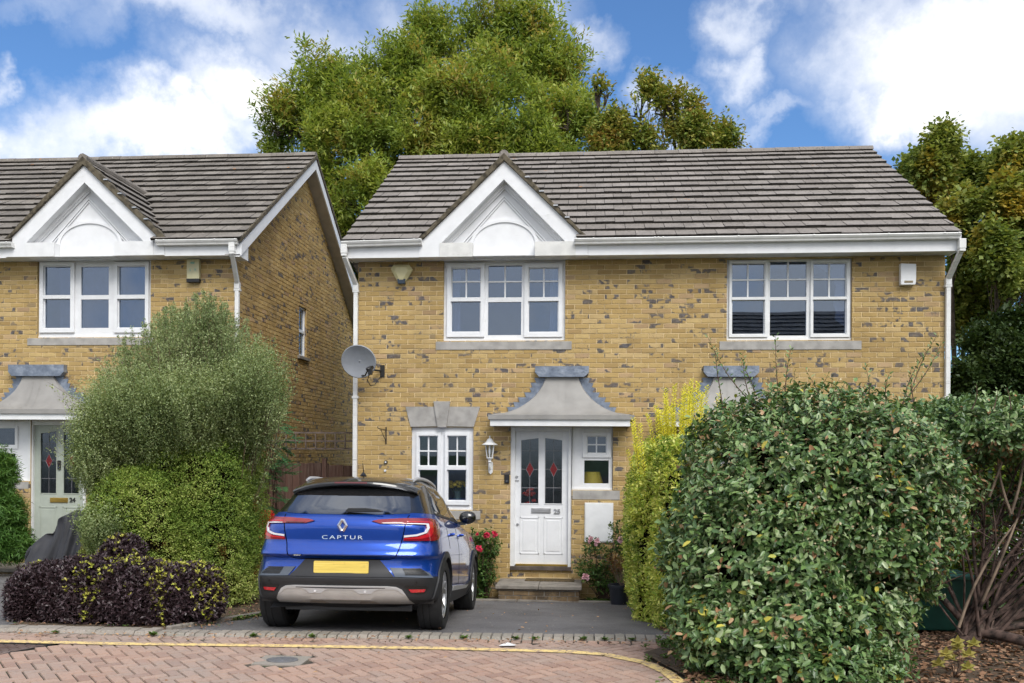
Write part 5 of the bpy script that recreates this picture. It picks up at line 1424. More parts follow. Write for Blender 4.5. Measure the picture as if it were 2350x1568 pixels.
MB().prism([(hexa[4][0]-.012, hexa[4][1]+.0), (hexa[3][0]+.012, hexa[3][1]), (hexa[3][0]+.022, tz), (hexa[4][0]-.022, tz)], -.085, -.01).build('strobe_tip', simple('dark_blue_lens', (.03, .05, .08), .3), ab, bevel=.006)
a, b, c_, d = RC(428.5, 457, 594.5, 640, H4-.08)
a4 = thing('alarm_box', 'tall cream alarm box with faded green print on the wall beside the left house window', 'alarm box', ((a+b)/2, H4, c_), group='alarm boxes on the brick fronts')
cv = MB().box(a, b, H4-.085, H4-.009, c_, d).build('cover', M['cream'], a4, bevel=.006)
MB().box(a-.003, b+.003, H4-.088, H4-.009, c_-.055, c_).build('strobe_base', M['black'], a4, bevel=.004)
text('S   Y', .062, 'lettering', M['teal'], cv, Matrix.Translation(((a+b)/2, H4-.087, (c_+d)/2-.02)) @ FACE_S, ext=.0005, bold=.001)
lg = MB()
for s_ in (-1, 0, 1): lg.prism([((a+b)/2+s_*.022-.012, d-.085), ((a+b)/2+s_*.022+.006, d-.075), ((a+b)/2+s_*.022+.012-.01, d-.045), ((a+b)/2+s_*.022-.022, d-.055)], H4-.0875, H4-.0845)
lg.build('emblem', M['teal'], cv)
a, b, c_, d = RC(2067, 2101, 606, 654, -.09)
a6 = thing('alarm_box', 'plain white alarm box near the right-hand drainpipe', 'alarm box', ((a+b)/2, 0, c_), group='alarm boxes on the brick fronts')
MB().prism([(a, c_+.0), (b-.0, c_), (b+.01, c_+.10), (b+.008, d), (a-.002, d+.01)], -.10, -.009).build('cover', M['white'], a6, bevel=.01)
MB().box(a+.05, b-.04, -.104, -.10, c_+.03, c_+.06).build('grille', simple('tan_grille', (.25, .20, .12), .7), a6)
# wall lantern
lc = on(1124, 1035, -.16); lt_ = thing('wall_lantern', 'white weathered coach lantern on a scroll bracket beside the numbered white door', 'lamp', (lc[0], 0, lc[2]-.28))
lm = MB(); x, y, z = lc
for k in range(6):
    a0 = PI/6+2*PI*k/6; p0 = (x+.075*math.cos(a0), y+.075*math.sin(a0), z+.10); p1 = (x+.045*math.cos(a0), y+.045*math.sin(a0), z-.10)
    lm.tube([p0, p1], .007, 6)
lm.lathe([(0, .235), (.008, .232), (.012, .215), (.006, .205), (.012, .195), (.03, .185), (.045, .165), (.06, .135), (.088, .118), (.122, .098), (.122, .090), (.08, .088), (0, .088)], (x, y, z), 'z', 12)
lm.lathe([(0, -.10), (.052, -.10), (.052, -.112), (.03, -.13), (.022, -.155), (.03, -.165), (.02, -.18), (0, -.185)], (x, y, z), 'z', 12)
cg = lm.build('lantern_cage', M['whitepaint'], lt_, smooth=True)
gm = MB().lathe([(.042, -.1), (.068, .09)], (x, y, z), 'z', 6, a0=PI/6); gm.build('pane', M['glassgf'], cg)
MB().lathe([(0, -.03), (.02, -.025), (.028, .01), (.018, .05), (0, .06)], (x, y, z-.02), 'z', 12).build('bulb', M['lwhite'], cg, smooth=True)
bk = MB().tube([(x, y, z-.18), (x, y-.005, z-.22), (x, y+.03, z-.27), (x, y+.09, z-.28), (x, -.03, z-.23), (x, -.02, z-.19)], .011, 8)
bk.tube([(x, y+.02, z-.18), (x, y+.06, z-.20), (x, y+.05, z-.235)], .007, 6)
bk.prism([(x-.032, z-.17), (x+.032, z-.17), (x+.036, z-.19), (x+.032, z-.33), (x, z-.36), (x-.032, z-.33), (x-.036, z-.19)], -.03, -.009)
bk.build('bracket', M['whitepaint'], lt_, smooth=True)
# hanging basket bracket
h0 = on(886, 980, -.02); h1 = on(886, 1019, -.02)
hb_ = thing('basket_bracket', 'empty black iron hanging basket bracket on the brick left of the lower window', 'bracket', (h0[0], 0, h1[2]))
bm_ = MB().box(h0[0]-.008, h0[0]+.008, -.022, -.009, h1[2], h0[2]); bm_.tube([(h0[0], -.02, h0[2]-.05), (h0[0]-.03, -.12, h0[2]-.04), (h0[0]-.06, -.24, h0[2]-.035), (h0[0]-.075, -.27, h0[2]-.015), (h0[0]-.07, -.27, h0[2]+.0)], .007, 6)
bm_.tube([(h0[0], -.02, h1[2]+.04), (h0[0]-.025, -.08, h1[2]+.12), (h0[0]-.045, -.18, h0[2]-.045)], .006, 6); bm_.build('arm', M['iron'], hb_)
for k, (px_, py_, lab) in enumerate(((885.5, 1061, 'small round black fitting with white centre on the brick under the bracket'), (884, 1080.5, 'tiny white round plug in the brick above the car roof'))):
    x, _, z = on(px_, py_, -.01); mt = M['black'] if k == 0 else M['white']
    o = MB().lathe([(0, -.03), (.026-.010*k, -.03), (.030-.010*k, -.02), (.030-.010*k, -.008)], (x, 0, z), 'y', 14).build('wall_fitting', mt, None, smooth=True)
    tag(o, lab, 'wall fitting')
    if k == 0: MB().lathe([(0, -.034), (.014, -.034), (.014, -.03)], (x, 0, z), 'y', 12).build('centre_cap', M['white'], o)
# doorbell, meter box
a, b, c_, d = RC(1157.5, 1168.8, 1088.5, 1109.5, -.03)
db = MB().box(a, b, -.034, -.009, c_, d).build('doorbell', M['black'], None, bevel=.006); tag(db, 'black video doorbell on the brick left of the door numbered 25', 'doorbell')
MB().lathe([(0, -.039), (.013, -.039), (.015, -.034)], ((a+b)/2, 0, c_+.035), 'y', 14).build('button', M['clad2'], db)
a, b, c_, d = RC(131, 137.5, 1057, 1078, H4+.04)
db = MB().box(a, b, H4+.045, H4+.072, c_, d).build('doorbell', M['black'], None, bevel=.006); tag(db, 'black video doorbell on the grey-green door numbered 24', 'doorbell')
MB().lathe([(0, H4+.040), (.012, H4+.040), (.014, H4+.045)], ((a+b)/2, 0, c_+.035), 'y', 14).build('button', M['clad2'], db)
a, b, c_, d = RC(1341.5, 1407.5, 1154, 1245, -.03)
mx_ = thing('meter_box', 'white weathered meter cupboard on the brick right of the door numbered 25', 'meter box', ((a+b)/2, 0, c_))
MB().box(a, b, -.03, -.009, c_, d).build('casing', M['boxpaint'], mx_, bevel=.005)
MB().box(a+.018, b-.014, -.036, -.028, c_+.015, d-.015).build('door', M['whitepaint'], mx_, bevel=.004)
a4_ = P(28, 1150, H4-.02)[0]
# security camera on the far corner
x, _, z = on(2194, 722, .6)
sc_ = thing('security_light', 'small dark security light on the end wall past the right drainpipe', 'security light', (XR+.02, .6, z))
MB().box(XR+.005, XR+.05, .55, .65, z-.05, z+.05).box(XR+.05, XR+.13, .53, .67, z-.02, z+.03).build('lamp_head', M['black'], sc_, bevel=.008)
ds = MB().lathe([(0, .02), (.10, .0), (.17, -.04), (.172, -.045)], (XR+.08, 1.2, z+.08), 'x', 20).build('satellite_dish', M['dish'], None, smooth=True); tag(ds, 'grey dish edge-on on the far end wall, half hidden by the right drainpipe', 'satellite dish')
# ------------------------------------------------ steps
def step_slabs(name, lab, x0, x1, ybk, yf, zt, th, base_in, zb, nsl):
    t = thing(name, lab, 'doorstep', ((x0+x1)/2, ybk, zb), group='doorsteps')
    for i in range(nsl):
        a, b = x0+(x1-x0)*i/nsl+.003, x0+(x1-x0)*(i+1)/nsl-.003
        MB().box(a, b, yf, ybk-.02, zt-th, zt).build('slab', M['stonedark'], t, bevel=.008)
    w = MB(); brick_face(w, (x0+base_in, yf+base_in), (1, 0), (0, -1), x1-x0-2*base_in, zb, zt-th, [], reveal=0)
    brick_face(w, (x1-base_in, yf+base_in), (0, 1), (1, 0), ybk-yf-base_in-.02, zb, zt-th, [], reveal=0)
    w.build('base', [M['stepbrick'], M['stonedark']], t); return t
M['stepbrick'] = simple('dirty_step_brick', (.19, .13, .07), .9, vary=.25, vscale=7, bumps=.4, dirt=((.07, .055, .04), .5, 5))
ys_ = -.80; zt_ = P(1240, 1345.5, ys_)[2]; xs0 = P(1136, 1346, ys_)[0]; xs1 = P(1335.4, 1350, ys_)[0]
st25 = step_slabs('doorstep', 'two stone slabs on brick forming the step below the white door', xs0, xs1, 0, ys_, zt_, .052, .045, hz(0, ys_)-.06, 2)
mt_ = MB().box(P(1205, 1320, -.2)[0], P(1318, 1320, -.2)[0], -.30, -.03, zt_, zt_+.012).build('doormat', simple('brown_doormat', (.10, .07, .03), 1, vary=.3, vscale=30, bumps=.8), None, bevel=.004); tag(mt_, 'worn brown doormat lying on the stone step', 'doormat')
zt4 = P(30, 1305, H4-.75)[2]
step_slabs('doorstep', 'pale slab step below the grey-green door, half behind the dark cover', XC-5.6, XC-2.2, H4, H4-.75, zt4, .06, .05, hz(-9, -.4)-.06, 4)
# ------------------------------------------------ fence between the houses
YF = 1.05; fx0, fx1 = XC+.02, P(813, 1100, YF)[0]+.45
fx1 = min(fx1, XL-.02)
fn_ = thing('garden_fence', 'brown close-board fence with faded trellis top between the two houses', 'fence', (fx0, YF, -.3))
fm_ = MB(); rr = random.Random(4); x = fx0
ztf = P(700, 1063, YF)[2]; ztr = P(700, 992, YF)[2]; zsp = P(740, 1066, YF)[0]
while x < fx1-.02:
    w_ = .125; zt = ztf+rr.uniform(-.008, .008) if x < zsp else ztf-.04+rr.uniform(-.02, .02)
    fm_.box(x, min(x+w_-.006, fx1), YF+rr.uniform(-.004, .004), YF+.02, -.5, zt); x += w_
M['fence'] = None
def fence_mat():
    m, nt, b = new_mat('red_brown_fence'); r = island(nt)
    c = ramp(nt, r, [(0, (.045, .022, .015)), (.5, (.075, .035, .024)), (1, (.10, .05, .035))])
    c = mix(nt, ramp(nt, noise(nt, 4, 5, .6, mapped(nt, (8, 8, .6))), [(.45, g3(0)), (.65, g3(.6))]), c, (.13, .09, .07))
    nt.links.new(c, b.inputs['Base Color']); b.inputs['Roughness'].default_value = .9; return m
M['fence'] = fence_mat()
fm_.build('boards', M['fence'], fn_)
for xp_ in (zsp, fx1-.07): MB().box(xp_, xp_+.07, YF-.03, YF+.04, -.5, ztf+.08).build('post', M['fence'], fn_)
tm = MB()
for z in (ztr, ztr-.14, ztr-.27): tm.box(fx0, fx1, YF+.05, YF+.07, z-.022, z+.006)
x = fx0+.1
while x < fx1: tm.box(x, x+.022, YF+.03, YF+.05, ztr-.27, ztr-.03); x += .17
tm.build('trellis', simple('grey_trellis', (.15, .115, .095), .9, vary=.2), fn_)
# ------------------------------------------------ covered motorbike at number 24
cvx0, cvx1 = P(62, 1290, -2.3)[0], P(62, 1290, -2.3)[0]+1.95
mcv = MB(); nu, nv = 90, 40
for i in range(nu+1):
    u = i/nu; x = cvx0+(cvx1-cvx0)*u
    top = float(np.interp(u, [0, .02, .05, .16, .205, .235, .28, .36, .85, .97, 1], [.0, .40, .58, .76, .76, .88, 1.0, 1.07, .98, .5, .0]))
    hw = float(np.interp(u, [0, .05, .4, .6, .95, 1], [.05, .24, .34, .42, .28, .05]))
    for j in range(nv+1):
        v = -1+2*j/nv; s_ = 1-abs(v)**2.6
        fold = .050*math.sin(u*23+v*4+2*math.sin(v*3))*(abs(v)**.4)+.024*math.sin(u*61-v*6+math.sin(u*17)*2)
        z0 = hz(x, -2.3)-.02
        z = z0+top*max(0, s_)**.62+fold*.25*max(0, s_)**.4
        y = -2.3+v*hw*(1+.25*(1-s_))+fold*1.5
        mcv.v.append((x+.02*math.sin(v*9+u*5), y, z))
for i in range(nu):
    for j in range(nv): mcv.f.append((i*(nv+1)+j, i*(nv+1)+j+1, (i+1)*(nv+1)+j+1, (i+1)*(nv+1)+j)); mcv.m.append(0)
mco = mcv.build('motorbike_cover', simple('dark_grey_cover_cloth', (.028, .029, .036), .6, vary=.1), None, smooth=True, auto=80)
tag(mco, 'dark grey cloth cover draped over a motorbike in front of the grey-green door', 'motorbike cover')
# ------------------------------------------------ seen through the windows
wx = P(1050, 1120, .35); vs_ = thing('flower_vase', 'yellow flowers in a glass vase inside the lower window', 'vase of flowers', (wx[0], .35, .95))
MB().lathe([(0, .0), (.06, .0), (.075, .10), (.05, .20), (.06, .26)], (wx[0], .35, .86), 'z', 18).build('vase', simple('teal_glass_vase', (.10, .17, .18), .15), vs_, smooth=True)
fl = MB(); rr = random.Random(3)
for k in range(16):
    a = rr.uniform(0, 6.28); r = rr.uniform(.02, .16); fx, fy, fz = wx[0]+r*math.cos(a), .35+r*.6*math.sin(a), 1.22+rr.uniform(-.03, .05)
    fl.lathe([(0, -.03), (.035, -.02), (.045, .005), (.03, .02), (0, .025)], (fx, fy, fz), 'z', 8)
fl.build('blooms', M['yellow'], vs_, smooth=True)
st_ = MB()
for k in range(12):
    a = rr.uniform(0, 6.28); r = rr.uniform(.02, .14); st_.tube([(wx[0], .35, 1.0), (wx[0]+r*math.cos(a), .35+r*.5*math.sin(a), 1.2)], .006, 5)
st_.build('stems', simple('flower_stem_green', (.04, .09, .03), .8), vs_)
lx = P(1362, 1100, .35); lp_ = thing('table_lamp', 'yellow fabric shade standing inside the small side window', 'lamp', (lx[0], .35, .8))
MB().lathe([(.0, .24), (.12, .24), (.19, .0), (.185, .0), (.115, .235)], (lx[0]-.02, .35, P(1362, 1118, .35)[2]+.0), 'z', 24).build('lamp_shade', M['yellow'], lp_, smooth=True)
MB().lathe([(0, -.3), (.07, -.3), (.05, -.2), (.02, -.1), (.02, .05)], (lx[0]-.02, .35, P(1362, 1118, .35)[2]+.0), 'z', 16).build('lamp_base', M['brass'], lp_, smooth=True)
rx = P(1214, 1138, .22); rc_ = MB()
for k in range(14):
    a0 = k/14; rc_.lathe([(0, .03), (.035, .02), (.04, -.01), (0, -.03)], (rx[0]+random.uniform(-.08, .08), .20+random.uniform(-.02, .02), rx[2]+random.uniform(-.16, .14)), 'z', 8)
ro = rc_.build('red_coat', M['redcloth'], None, smooth=True); tag(ro, 'red coat hanging behind the left leaded light of the white door', 'coat')
# ------------------------------------------------ litter scrap
p0 = G(1164, 1482, .01); pp = MB().add([(p0[0]-.07, p0[1]-.02, .012), (p0[0]+.06, p0[1]-.03, .02), (p0[0]+.08, p0[1]+.03, .012), (p0[0], p0[1]+.045, .03), (p0[0]-.06, p0[1]+.03, .012)], [(0,1,2,3,4)])
po = pp.build('paper_scrap', M['white']); tag(po, 'scrap of white paper lying by the kerb blocks in front of the step', 'litter'); m_ = po.modifiers.new('s', 'SOLIDIFY'); m_.thickness = .002
# ------------------------------------------------ green bin and white fence beyond the bush
bx = P(2140, 1440, -4.2); bn = thing('garden_bin', 'dark green plastic garden bin under the cut-back bush', 'bin', (bx[0], -4.2, 0))
gb = MB().prism([(bx[0]-.26, -.05), (bx[0]+.26, -.05), (bx[0]+.31, .50), (bx[0]-.31, .50)], -4.5, -3.95); gb.build('tub', simple('green_bin_plastic', (.012, .075, .055), .4), bn, bevel=.02)
MB().box(bx[0]-.33, bx[0]+.33, -4.53, -3.92, .47, .51).build('rim', simple('green_bin_rim', (.03, .13, .10), .4), bn, bevel=.01)
pf = thing('picket_fence', 'white picket fence glimpsed past the bare stems at the right edge', 'fence', (P(2330, 1300, 1.5)[0], 1.5, -.2))
pm = MB(); x = P(2290, 1300, 1.5)[0]
while x < 12: pm.prism([(x, -.5), (x+.08, -.5), (x+.08, .62), (x+.04, .68), (x, .62)], 1.5, 1.52); x += .12
pm.build('pickets', M['whitepaint'], pf); MB().box(P(2290, 1300, 1.5)[0], 12, 1.52, 1.55, .3, .36).build('rail', M['whitepaint'], pf)
# ------------------------------------------------ the house across the road (seen only as a reflection)
oh = thing('terraced_house', 'brick house with dark tiled roof across the road, mirrored in the old painted window', 'house', (10, -20, 0), group='yellow brick houses')
oy = -19.5; w = MB(); w.box(5.8, 22, oy-8, oy, 0, 4.7); w.build('wall', simple('plain_brick', (.35, .22, .09), .9), oh)
rf = MB(); rf.prism([(oy+.4, 4.65), (oy-4, 7.45), (oy-8.4, 4.65)], 5.6, 22.2, 'x')
ro_ = rf.build('roof', M['tile24'], oh)
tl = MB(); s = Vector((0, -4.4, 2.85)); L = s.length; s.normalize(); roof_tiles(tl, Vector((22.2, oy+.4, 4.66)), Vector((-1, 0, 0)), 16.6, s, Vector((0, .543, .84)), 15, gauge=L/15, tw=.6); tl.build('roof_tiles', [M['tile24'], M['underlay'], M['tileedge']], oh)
for x in (7, 10.5, 14, 17):
    wo = MB().box(x, x+1.6, oy-.02, oy+.03, 2.4, 3.7).build('window', M['white'], oh); MB().box(x+.1, x+1.5, oy+.03, oy+.035, 2.5, 3.6).build('pane', M['sglass'], wo)
# ================================================================== planting
def sprays(pts, nrm, ln, m, spread, up=.5, out=.6, jit=.35, droop=0.):
    """leafy twigs: n twigs of length ln starting at pts, m leaves on each"""
    n = len(pts); d = unit(nrm*out+np.array([0, 0, up])+RNG.normal(size=(n, 3))*jit)
    L = ln*RNG.uniform(.6, 1.3, n)[:, None]
    t = RNG.random((n, m, 1)); tw = d[:, None, :]
    side = RNG.normal(size=(n, m, 3)); side -= (side*tw).sum(2, keepdims=True)*tw; side /= np.linalg.norm(side, axis=2, keepdims=True)+1e-9
    C = pts[:, None, :]+tw*L[:, None, :]*(t-.3)+side*spread*RNG.random((n, m, 1))
    A = tw*.55+side*.9; A[..., 2] -= droop
    Nn = tw*.5+np.array([0, 0, .8])+RNG.normal(size=(n, m, 3))*.35
    return C.reshape(-1, 3), A.reshape(-1, 3), Nn.reshape(-1, 3), d, L
LM = {}
LM['ash'] = leaf_mat('ash_leaf', [(.09, .155, .03), (.17, .25, .05), (.27, .35, .07), (.40, .46, .10), (.55, .55, .17)], .45, trans=.38, nscale=.55, alt=((.42, .34, .09), .8, .4), altpos=(.5, .6))
LM['maple'] = leaf_mat('maple_leaf_olive', [(.09, .14, .03), (.17, .24, .045), (.28, .32, .065), (.42, .37, .09), (.40, .26, .07)], .4, nscale=.8, alt=((.40, .28, .07), 1.0, .4), altpos=(.5, .62))
LM['maple2'] = leaf_mat('sycamore_leaf', [(.065, .105, .025), (.12, .18, .04), (.19, .25, .055), (.29, .33, .075), (.42, .42, .11)], .5, trans=.35, nscale=.6, alt=((.42, .31, .05), .45, .7), altpos=(.52, .62))
LM['eleag'] = leaf_mat('silverthorn_leaf', [(.030, .070, .018), (.065, .135, .040), (.12, .21, .06), (.20, .30, .10), (.40, .46, .27)], .2, rough=.38, trans=.12, nscale=1.5, spec=.6)
LM['eleagy'] = leaf_mat('variegated_leaf', [(.42, .38, .05), (.60, .52, .10), (.28, .34, .05)], .2, rough=.4, trans=.15)
LM['dry'] = leaf_mat('dry_leaf', [(.20, .10, .045), (.36, .19, .09), (.50, .33, .19), (.30, .15, .06)], .2, rough=.7, trans=.15)
LM['pitt'] = leaf_mat('small_grey_green_leaf', [(.09, .14, .05), (.20, .27, .11), (.36, .43, .20), (.60, .64, .38)], .35, trans=.3, nscale=1.2)
LM['box'] = leaf_mat('small_yellow_green_leaf', [(.07, .14, .022), (.17, .27, .045), (.34, .43, .09), (.70, .72, .26)], .45, trans=.25, nscale=1.6, alt=((.24, .13, .03), 2.2, .6), altpos=(.60, .68))
LM['purp'] = leaf_mat('purple_leaf', [(.022, .012, .014), (.042, .024, .028), (.070, .044, .050), (.13, .095, .11)], .3, trans=.1, nscale=1.5, rough=.4, spec=.5)
LM['lime'] = leaf_mat('lime_young_leaf', [(.36, .42, .05), (.55, .56, .10), (.62, .55, .14)], .2, trans=.3)
LM['gold'] = leaf_mat('gold_variegated_leaf', [(.20, .36, .05), (.50, .60, .10), (.84, .82, .22), (.92, .90, .45)], .3, trans=.3, nscale=1.8, alt=((.13, .24, .03), 1.8, .6), altpos=(.45, .58))
LM['gold2'] = leaf_mat('bright_gold_leaf', [(.52, .56, .06), (.80, .74, .08), (.92, .86, .16)], .2, trans=.4)
LM['rose'] = leaf_mat('rose_leaf', [(.025, .07, .018), (.05, .11, .025), (.09, .17, .035), (.18, .24, .05)], .3, nscale=3)
LM['fern'] = leaf_mat('feathery_leaf', [(.04, .11, .02), (.09, .20, .04), (.17, .30, .06)], .4, nscale=2)
LM['sumac'] = leaf_mat('pinnate_leaf', [(.04, .12, .05), (.07, .18, .07), (.12, .25, .09)], .3, nscale=2)
LM['weed'] = leaf_mat('weed_leaf', [(.04, .09, .015), (.09, .16, .03), (.14, .22, .05)], .3)
LM['pinkp'] = mk('pink_petal', (.85, .52, .56), .6); LM['redp'] = mk('deep_pink_petal', (.75, .05, .12), .6)
def branch_tubes(name, segs, mt, parent, n=5):
    mb = MB()
    for pts, rs in segs: mb.tube(pts, rs, n, cap=False)
    return mb.build(name, mt, parent, smooth=True, auto=80)
def curve(a, b, bend, k=5):
    a, b = Vector(a), Vector(b); out = []
    o = Vector((random.uniform(-1, 1), random.uniform(-1, 1), random.uniform(-.3, 1)))*bend*(b-a).length
    for i in range(k+1):
        t = i/k; out.append(a+(b-a)*t+o*math.sin(PI*t))
    return out
def tree(name, lab, cat, base, lobes, lm, nleaf, lsize, ratio, trunk_r, m=14, tl=.55, spread=.22, tpl='blade', group=None, up=.5, holes=-.25, hf=1.1, depth=.45, zcut=None, fork=.35):
    t = thing(name, lab, cat, base, group=group); bz = Vector(base)
    big = lobes; lobes = []
    for (x, y, z, r, e) in big:                      # break each mass of the crown into uneven boughs
        lobes.append((x, y, z, r*.72, e, None))
        for k in range(7):
            d = rdir(1)[0]; d[1] = -abs(d[1])*.7; rr_ = r*random.uniform(.26, .52); q = r*random.uniform(.50, .84)
            lobes.append((x+d[0]*q, y+d[1]*q*.8, z+d[2]*q*e+.08*r, rr_, random.uniform(.8, 1.7), Vector((x, y, z-r*.2))))
    tot = sum(l[3]**2 for l in lobes); C, A, Nn, S = [], [], [], []
    segs = []
    top = Vector((np.mean([l[0] for l in lobes]), np.mean([l[1] for l in lobes]), bz.z+(np.mean([l[2] for l in lobes])-bz.z)*fork*1.3))
    tr = curve(bz, top, .03, 6); segs.append((tr, [trunk_r*(1-.4*i/6) for i in range(7)]))
    for (x, y, z, r, e, par) in lobes:
        n = int(nleaf*r*r/tot/m)
        p, nr = shell(int(n*1.5), (x, y, z), (r, r*.9, r*e), 2, depth, .34, 2.9/r)
        w = wob(p, hf) > holes; p, nr = p[w][:n], nr[w][:n]
        if zcut is not None: k = p[:, 2] > zcut; p, nr = p[k], nr[k]
        # keep the side that can be seen plus a share of the rest
        k = (nr[:, 1] < .25) | (RNG.random(len(p)) < .35); p, nr = p[k], nr[k]
        c, a, q, d, L = sprays(p, nr, tl, m, spread, up=up)
        ko = RNG.random(len(p)) < .07; p2 = p[ko]+nr[ko]*r*.16+np.array([0, 0, r*.10]); c2, a2, q2, _, _ = sprays(p2, nr[ko]*.4+np.array([0, 0, .6]), tl*1.25, max(6, m//2), spread*.5, up=1.4, out=.35, jit=.25)
        C.append(c2); A.append(a2); Nn.append(q2)
        C.append(c); A.append(a); Nn.append(q)
        if len(p) < 3: continue
        cen = Vector((x, y, z-r*e*.3)); st = tr[random.randint(3, 6)] if par is None else par
        limb = curve(st, cen, .10, 5); w0 = .42 if par is None else .14; segs.append((limb, [trunk_r*w0*(1-.6*i/5) for i in range(6)]))
        for k in range(5 if len(p) > 3 else 0):
            i = random.randrange(len(p)); tip = Vector(p[i]); s0 = limb[random.randint(2, 5)]
            b_ = curve(s0, s0+(tip-s0)*.97, .12, 4); segs.append((b_, [trunk_r*.09, trunk_r*.075, trunk_r*.055, trunk_r*.04, trunk_r*.02]))
            for q_ in range(3):
                i2 = random.randrange(len(p)); tp2 = Vector(p[i2])
                if (tp2-tip).length < r*.9: segs.append((curve(b_[2], b_[2]+(tp2-b_[2])*.95, .1, 3), [trunk_r*.045, trunk_r*.035, trunk_r*.025, trunk_r*.015]))
    C = np.vstack(C); A = np.vstack(A); Nn = np.vstack(Nn)
    branch_tubes('trunk', segs, M['bark'], t, 6)
    leaves('crown', C, A, Nn, lsize*RNG.uniform(.6, 1.25, len(C)), ratio, lm, t, tpl)
    return t
def LB(px, py, Y, rpx, e=1.0):      # crown lobe at a sight line and distance
    p = P(px, py, Y); s = (Y+14.05)/2100*1.0; return (p[0], p[1], p[2], rpx*s, e)
# the big ash behind the numbered house
L1 = [LB(760, 540, 15.5, 80, 1.1), LB(850, 480, 15, 80, 1.0), LB(720, 450, 15.5, 60, 1.0), LB(1010, 120, 18, 90, 1.25), LB(1170, 110, 18.5, 105, 1.1), LB(1245, 190, 18, 90, 1.2), LB(905, 200, 17, 95, 1.1), LB(770, 235, 17, 100, 1.0), LB(680, 285, 16.5, 80, 1.1), LB(840, 330, 16, 110, 1.0), LB(720, 380, 16, 95, 1.0),
      LB(980, 290, 16, 120, 1.0), LB(1110, 280, 15.6, 120, 1.0), LB(1250, 320, 16, 105, 1.05), LB(1320, 290, 17, 70, 1.3), LB(1050, 390, 15.5, 120, .9), LB(900, 430, 16.5, 100, .9), LB(1200, 400, 15.6, 100, .9), LB(800, 470, 17, 90, 1.1), LB(850, 560, 17.5, 80, 1.2), LB(780, 620, 17.5, 70, 1), LB(650, 345, 17, 55, 1)]
tree('ash_tree', 'tall broad ash tree filling the sky behind the house roofs, yellowing at the tips', 'tree', (-5.8, 18, -.5), L1, LM['ash'], 280000, .19, .36, .40, m=24, tl=.75, spread=.30, group='trees behind the houses', up=.6, holes=-.22, hf=1.1, depth=.5)
L2 = [LB(1375, 250, 15, 36, 1.3), LB(1395, 330, 14.5, 45, 1), LB(1405, 300, 14, 55, 1.0), LB(1470, 260, 14, 58, 1.1), LB(1540, 270, 14.5, 62, 1.1), LB(1600, 320, 14, 50, 1), LB(1665, 325, 14.5, 36, .9), LB(1500, 345, 14, 60, 1), LB(1400, 370, 14, 60, 1)]
tree('maple_tree', 'olive and russet maple showing above the middle of the ridge', 'tree', (2.0, 14, -.5), L2, LM['maple'], 52000, .135, .62, .22, m=9, tl=.55, spread=.24, tpl='lobed', group='trees behind the houses', holes=-.02, hf=1.5, depth=.7)
L3 = [LB(2140, 385, 8, 62, 1), LB(2110, 450, 8.5, 55, 1.1), LB(2190, 500, 7.5, 70, 1), LB(2240, 430, 9, 60, 1), LB(2215, 590, 8, 60, 1.1), LB(2240, 680, 8.5, 66, 1), LB(2205, 740, 8.5, 50, 1.1)]
tree('sycamore_tree', 'dark green sycamore rising just past the right-hand end of the roof', 'tree', (8.6, 8.2, -.5), L3, LM['maple2'], 78000, .12, .75, .16, m=9, tl=.4, spread=.2, tpl='lobed', group='trees beyond the right end wall', holes=-.15, hf=1.7, depth=.6)
L4 = [LB(2330, 400, 7.5, 60, 1), LB(2300, 480, 7, 60, 1), LB(2370, 520, 7, 70, 1), LB(2290, 590, 6.5, 55, 1), LB(2350, 650, 7, 70, 1), LB(2310, 720, 7, 62, 1), LB(2400, 420, 8, 60, 1)]
tree('sycamore_tree', 'sycamore with golden upper leaves cut off by the right edge of the view', 'tree', (9.6, 7.2, -.5), L4, LM['maple2'], 80000, .12, .75, .15, m=9, tl=.4, spread=.2, tpl='lobed', group='trees beyond the right end wall', holes=-.15, hf=1.7, depth=.6)
L5 = [LB(2215, 880, 6, 50, .9), LB(2290, 850, 6, 60, .9), LB(2360, 880, 6, 60, 1), LB(2250, 790, 6.5, 42, 1), LB(2350, 770, 6.5, 50, 1)]
tree('holly_tree', 'low dark evergreen between the hedge top and the sycamores at right', 'tree', (8.0, 6.2, -.5), L5, leaf_mat('dark_evergreen_leaf', [(.025, .05, .015), (.045, .08, .022), (.08, .12, .03)], .4, nscale=.8), 34000, .11, .6, .10, m=10, tl=.35, spread=.2, tpl='lobed', group='trees beyond the right end wall', holes=-.2, hf=2)
# distant greenery at ground level beyond the right-hand garden
# ------------------------------------------------ left: clipped yellow-green hedge and the tall wispy shrub growing out of it
def core(parent, c, r, e=3, k=.8, name='shade_core'):  # dark solid added inside foliage: blocks the view through, gaps read as shade
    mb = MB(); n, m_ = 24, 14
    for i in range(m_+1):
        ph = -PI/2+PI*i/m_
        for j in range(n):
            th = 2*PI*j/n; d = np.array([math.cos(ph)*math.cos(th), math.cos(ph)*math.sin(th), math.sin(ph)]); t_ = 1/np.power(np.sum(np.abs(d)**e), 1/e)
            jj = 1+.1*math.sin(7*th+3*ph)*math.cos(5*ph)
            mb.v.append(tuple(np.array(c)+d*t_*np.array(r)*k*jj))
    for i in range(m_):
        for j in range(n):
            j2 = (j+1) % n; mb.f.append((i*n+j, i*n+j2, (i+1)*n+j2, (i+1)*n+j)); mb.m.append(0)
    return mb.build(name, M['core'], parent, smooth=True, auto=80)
xa_, xb_ = P(215, 1150, -3.4)[0], P(622, 1150, -2.35)[0]
hg = thing('clipped_hedge', 'clipped block hedge of tiny yellow-green leaves, left of the blue car', 'hedge', ((xa_+xb_)/2, -3.0, -.1))
C, A, Nn = [], [], []
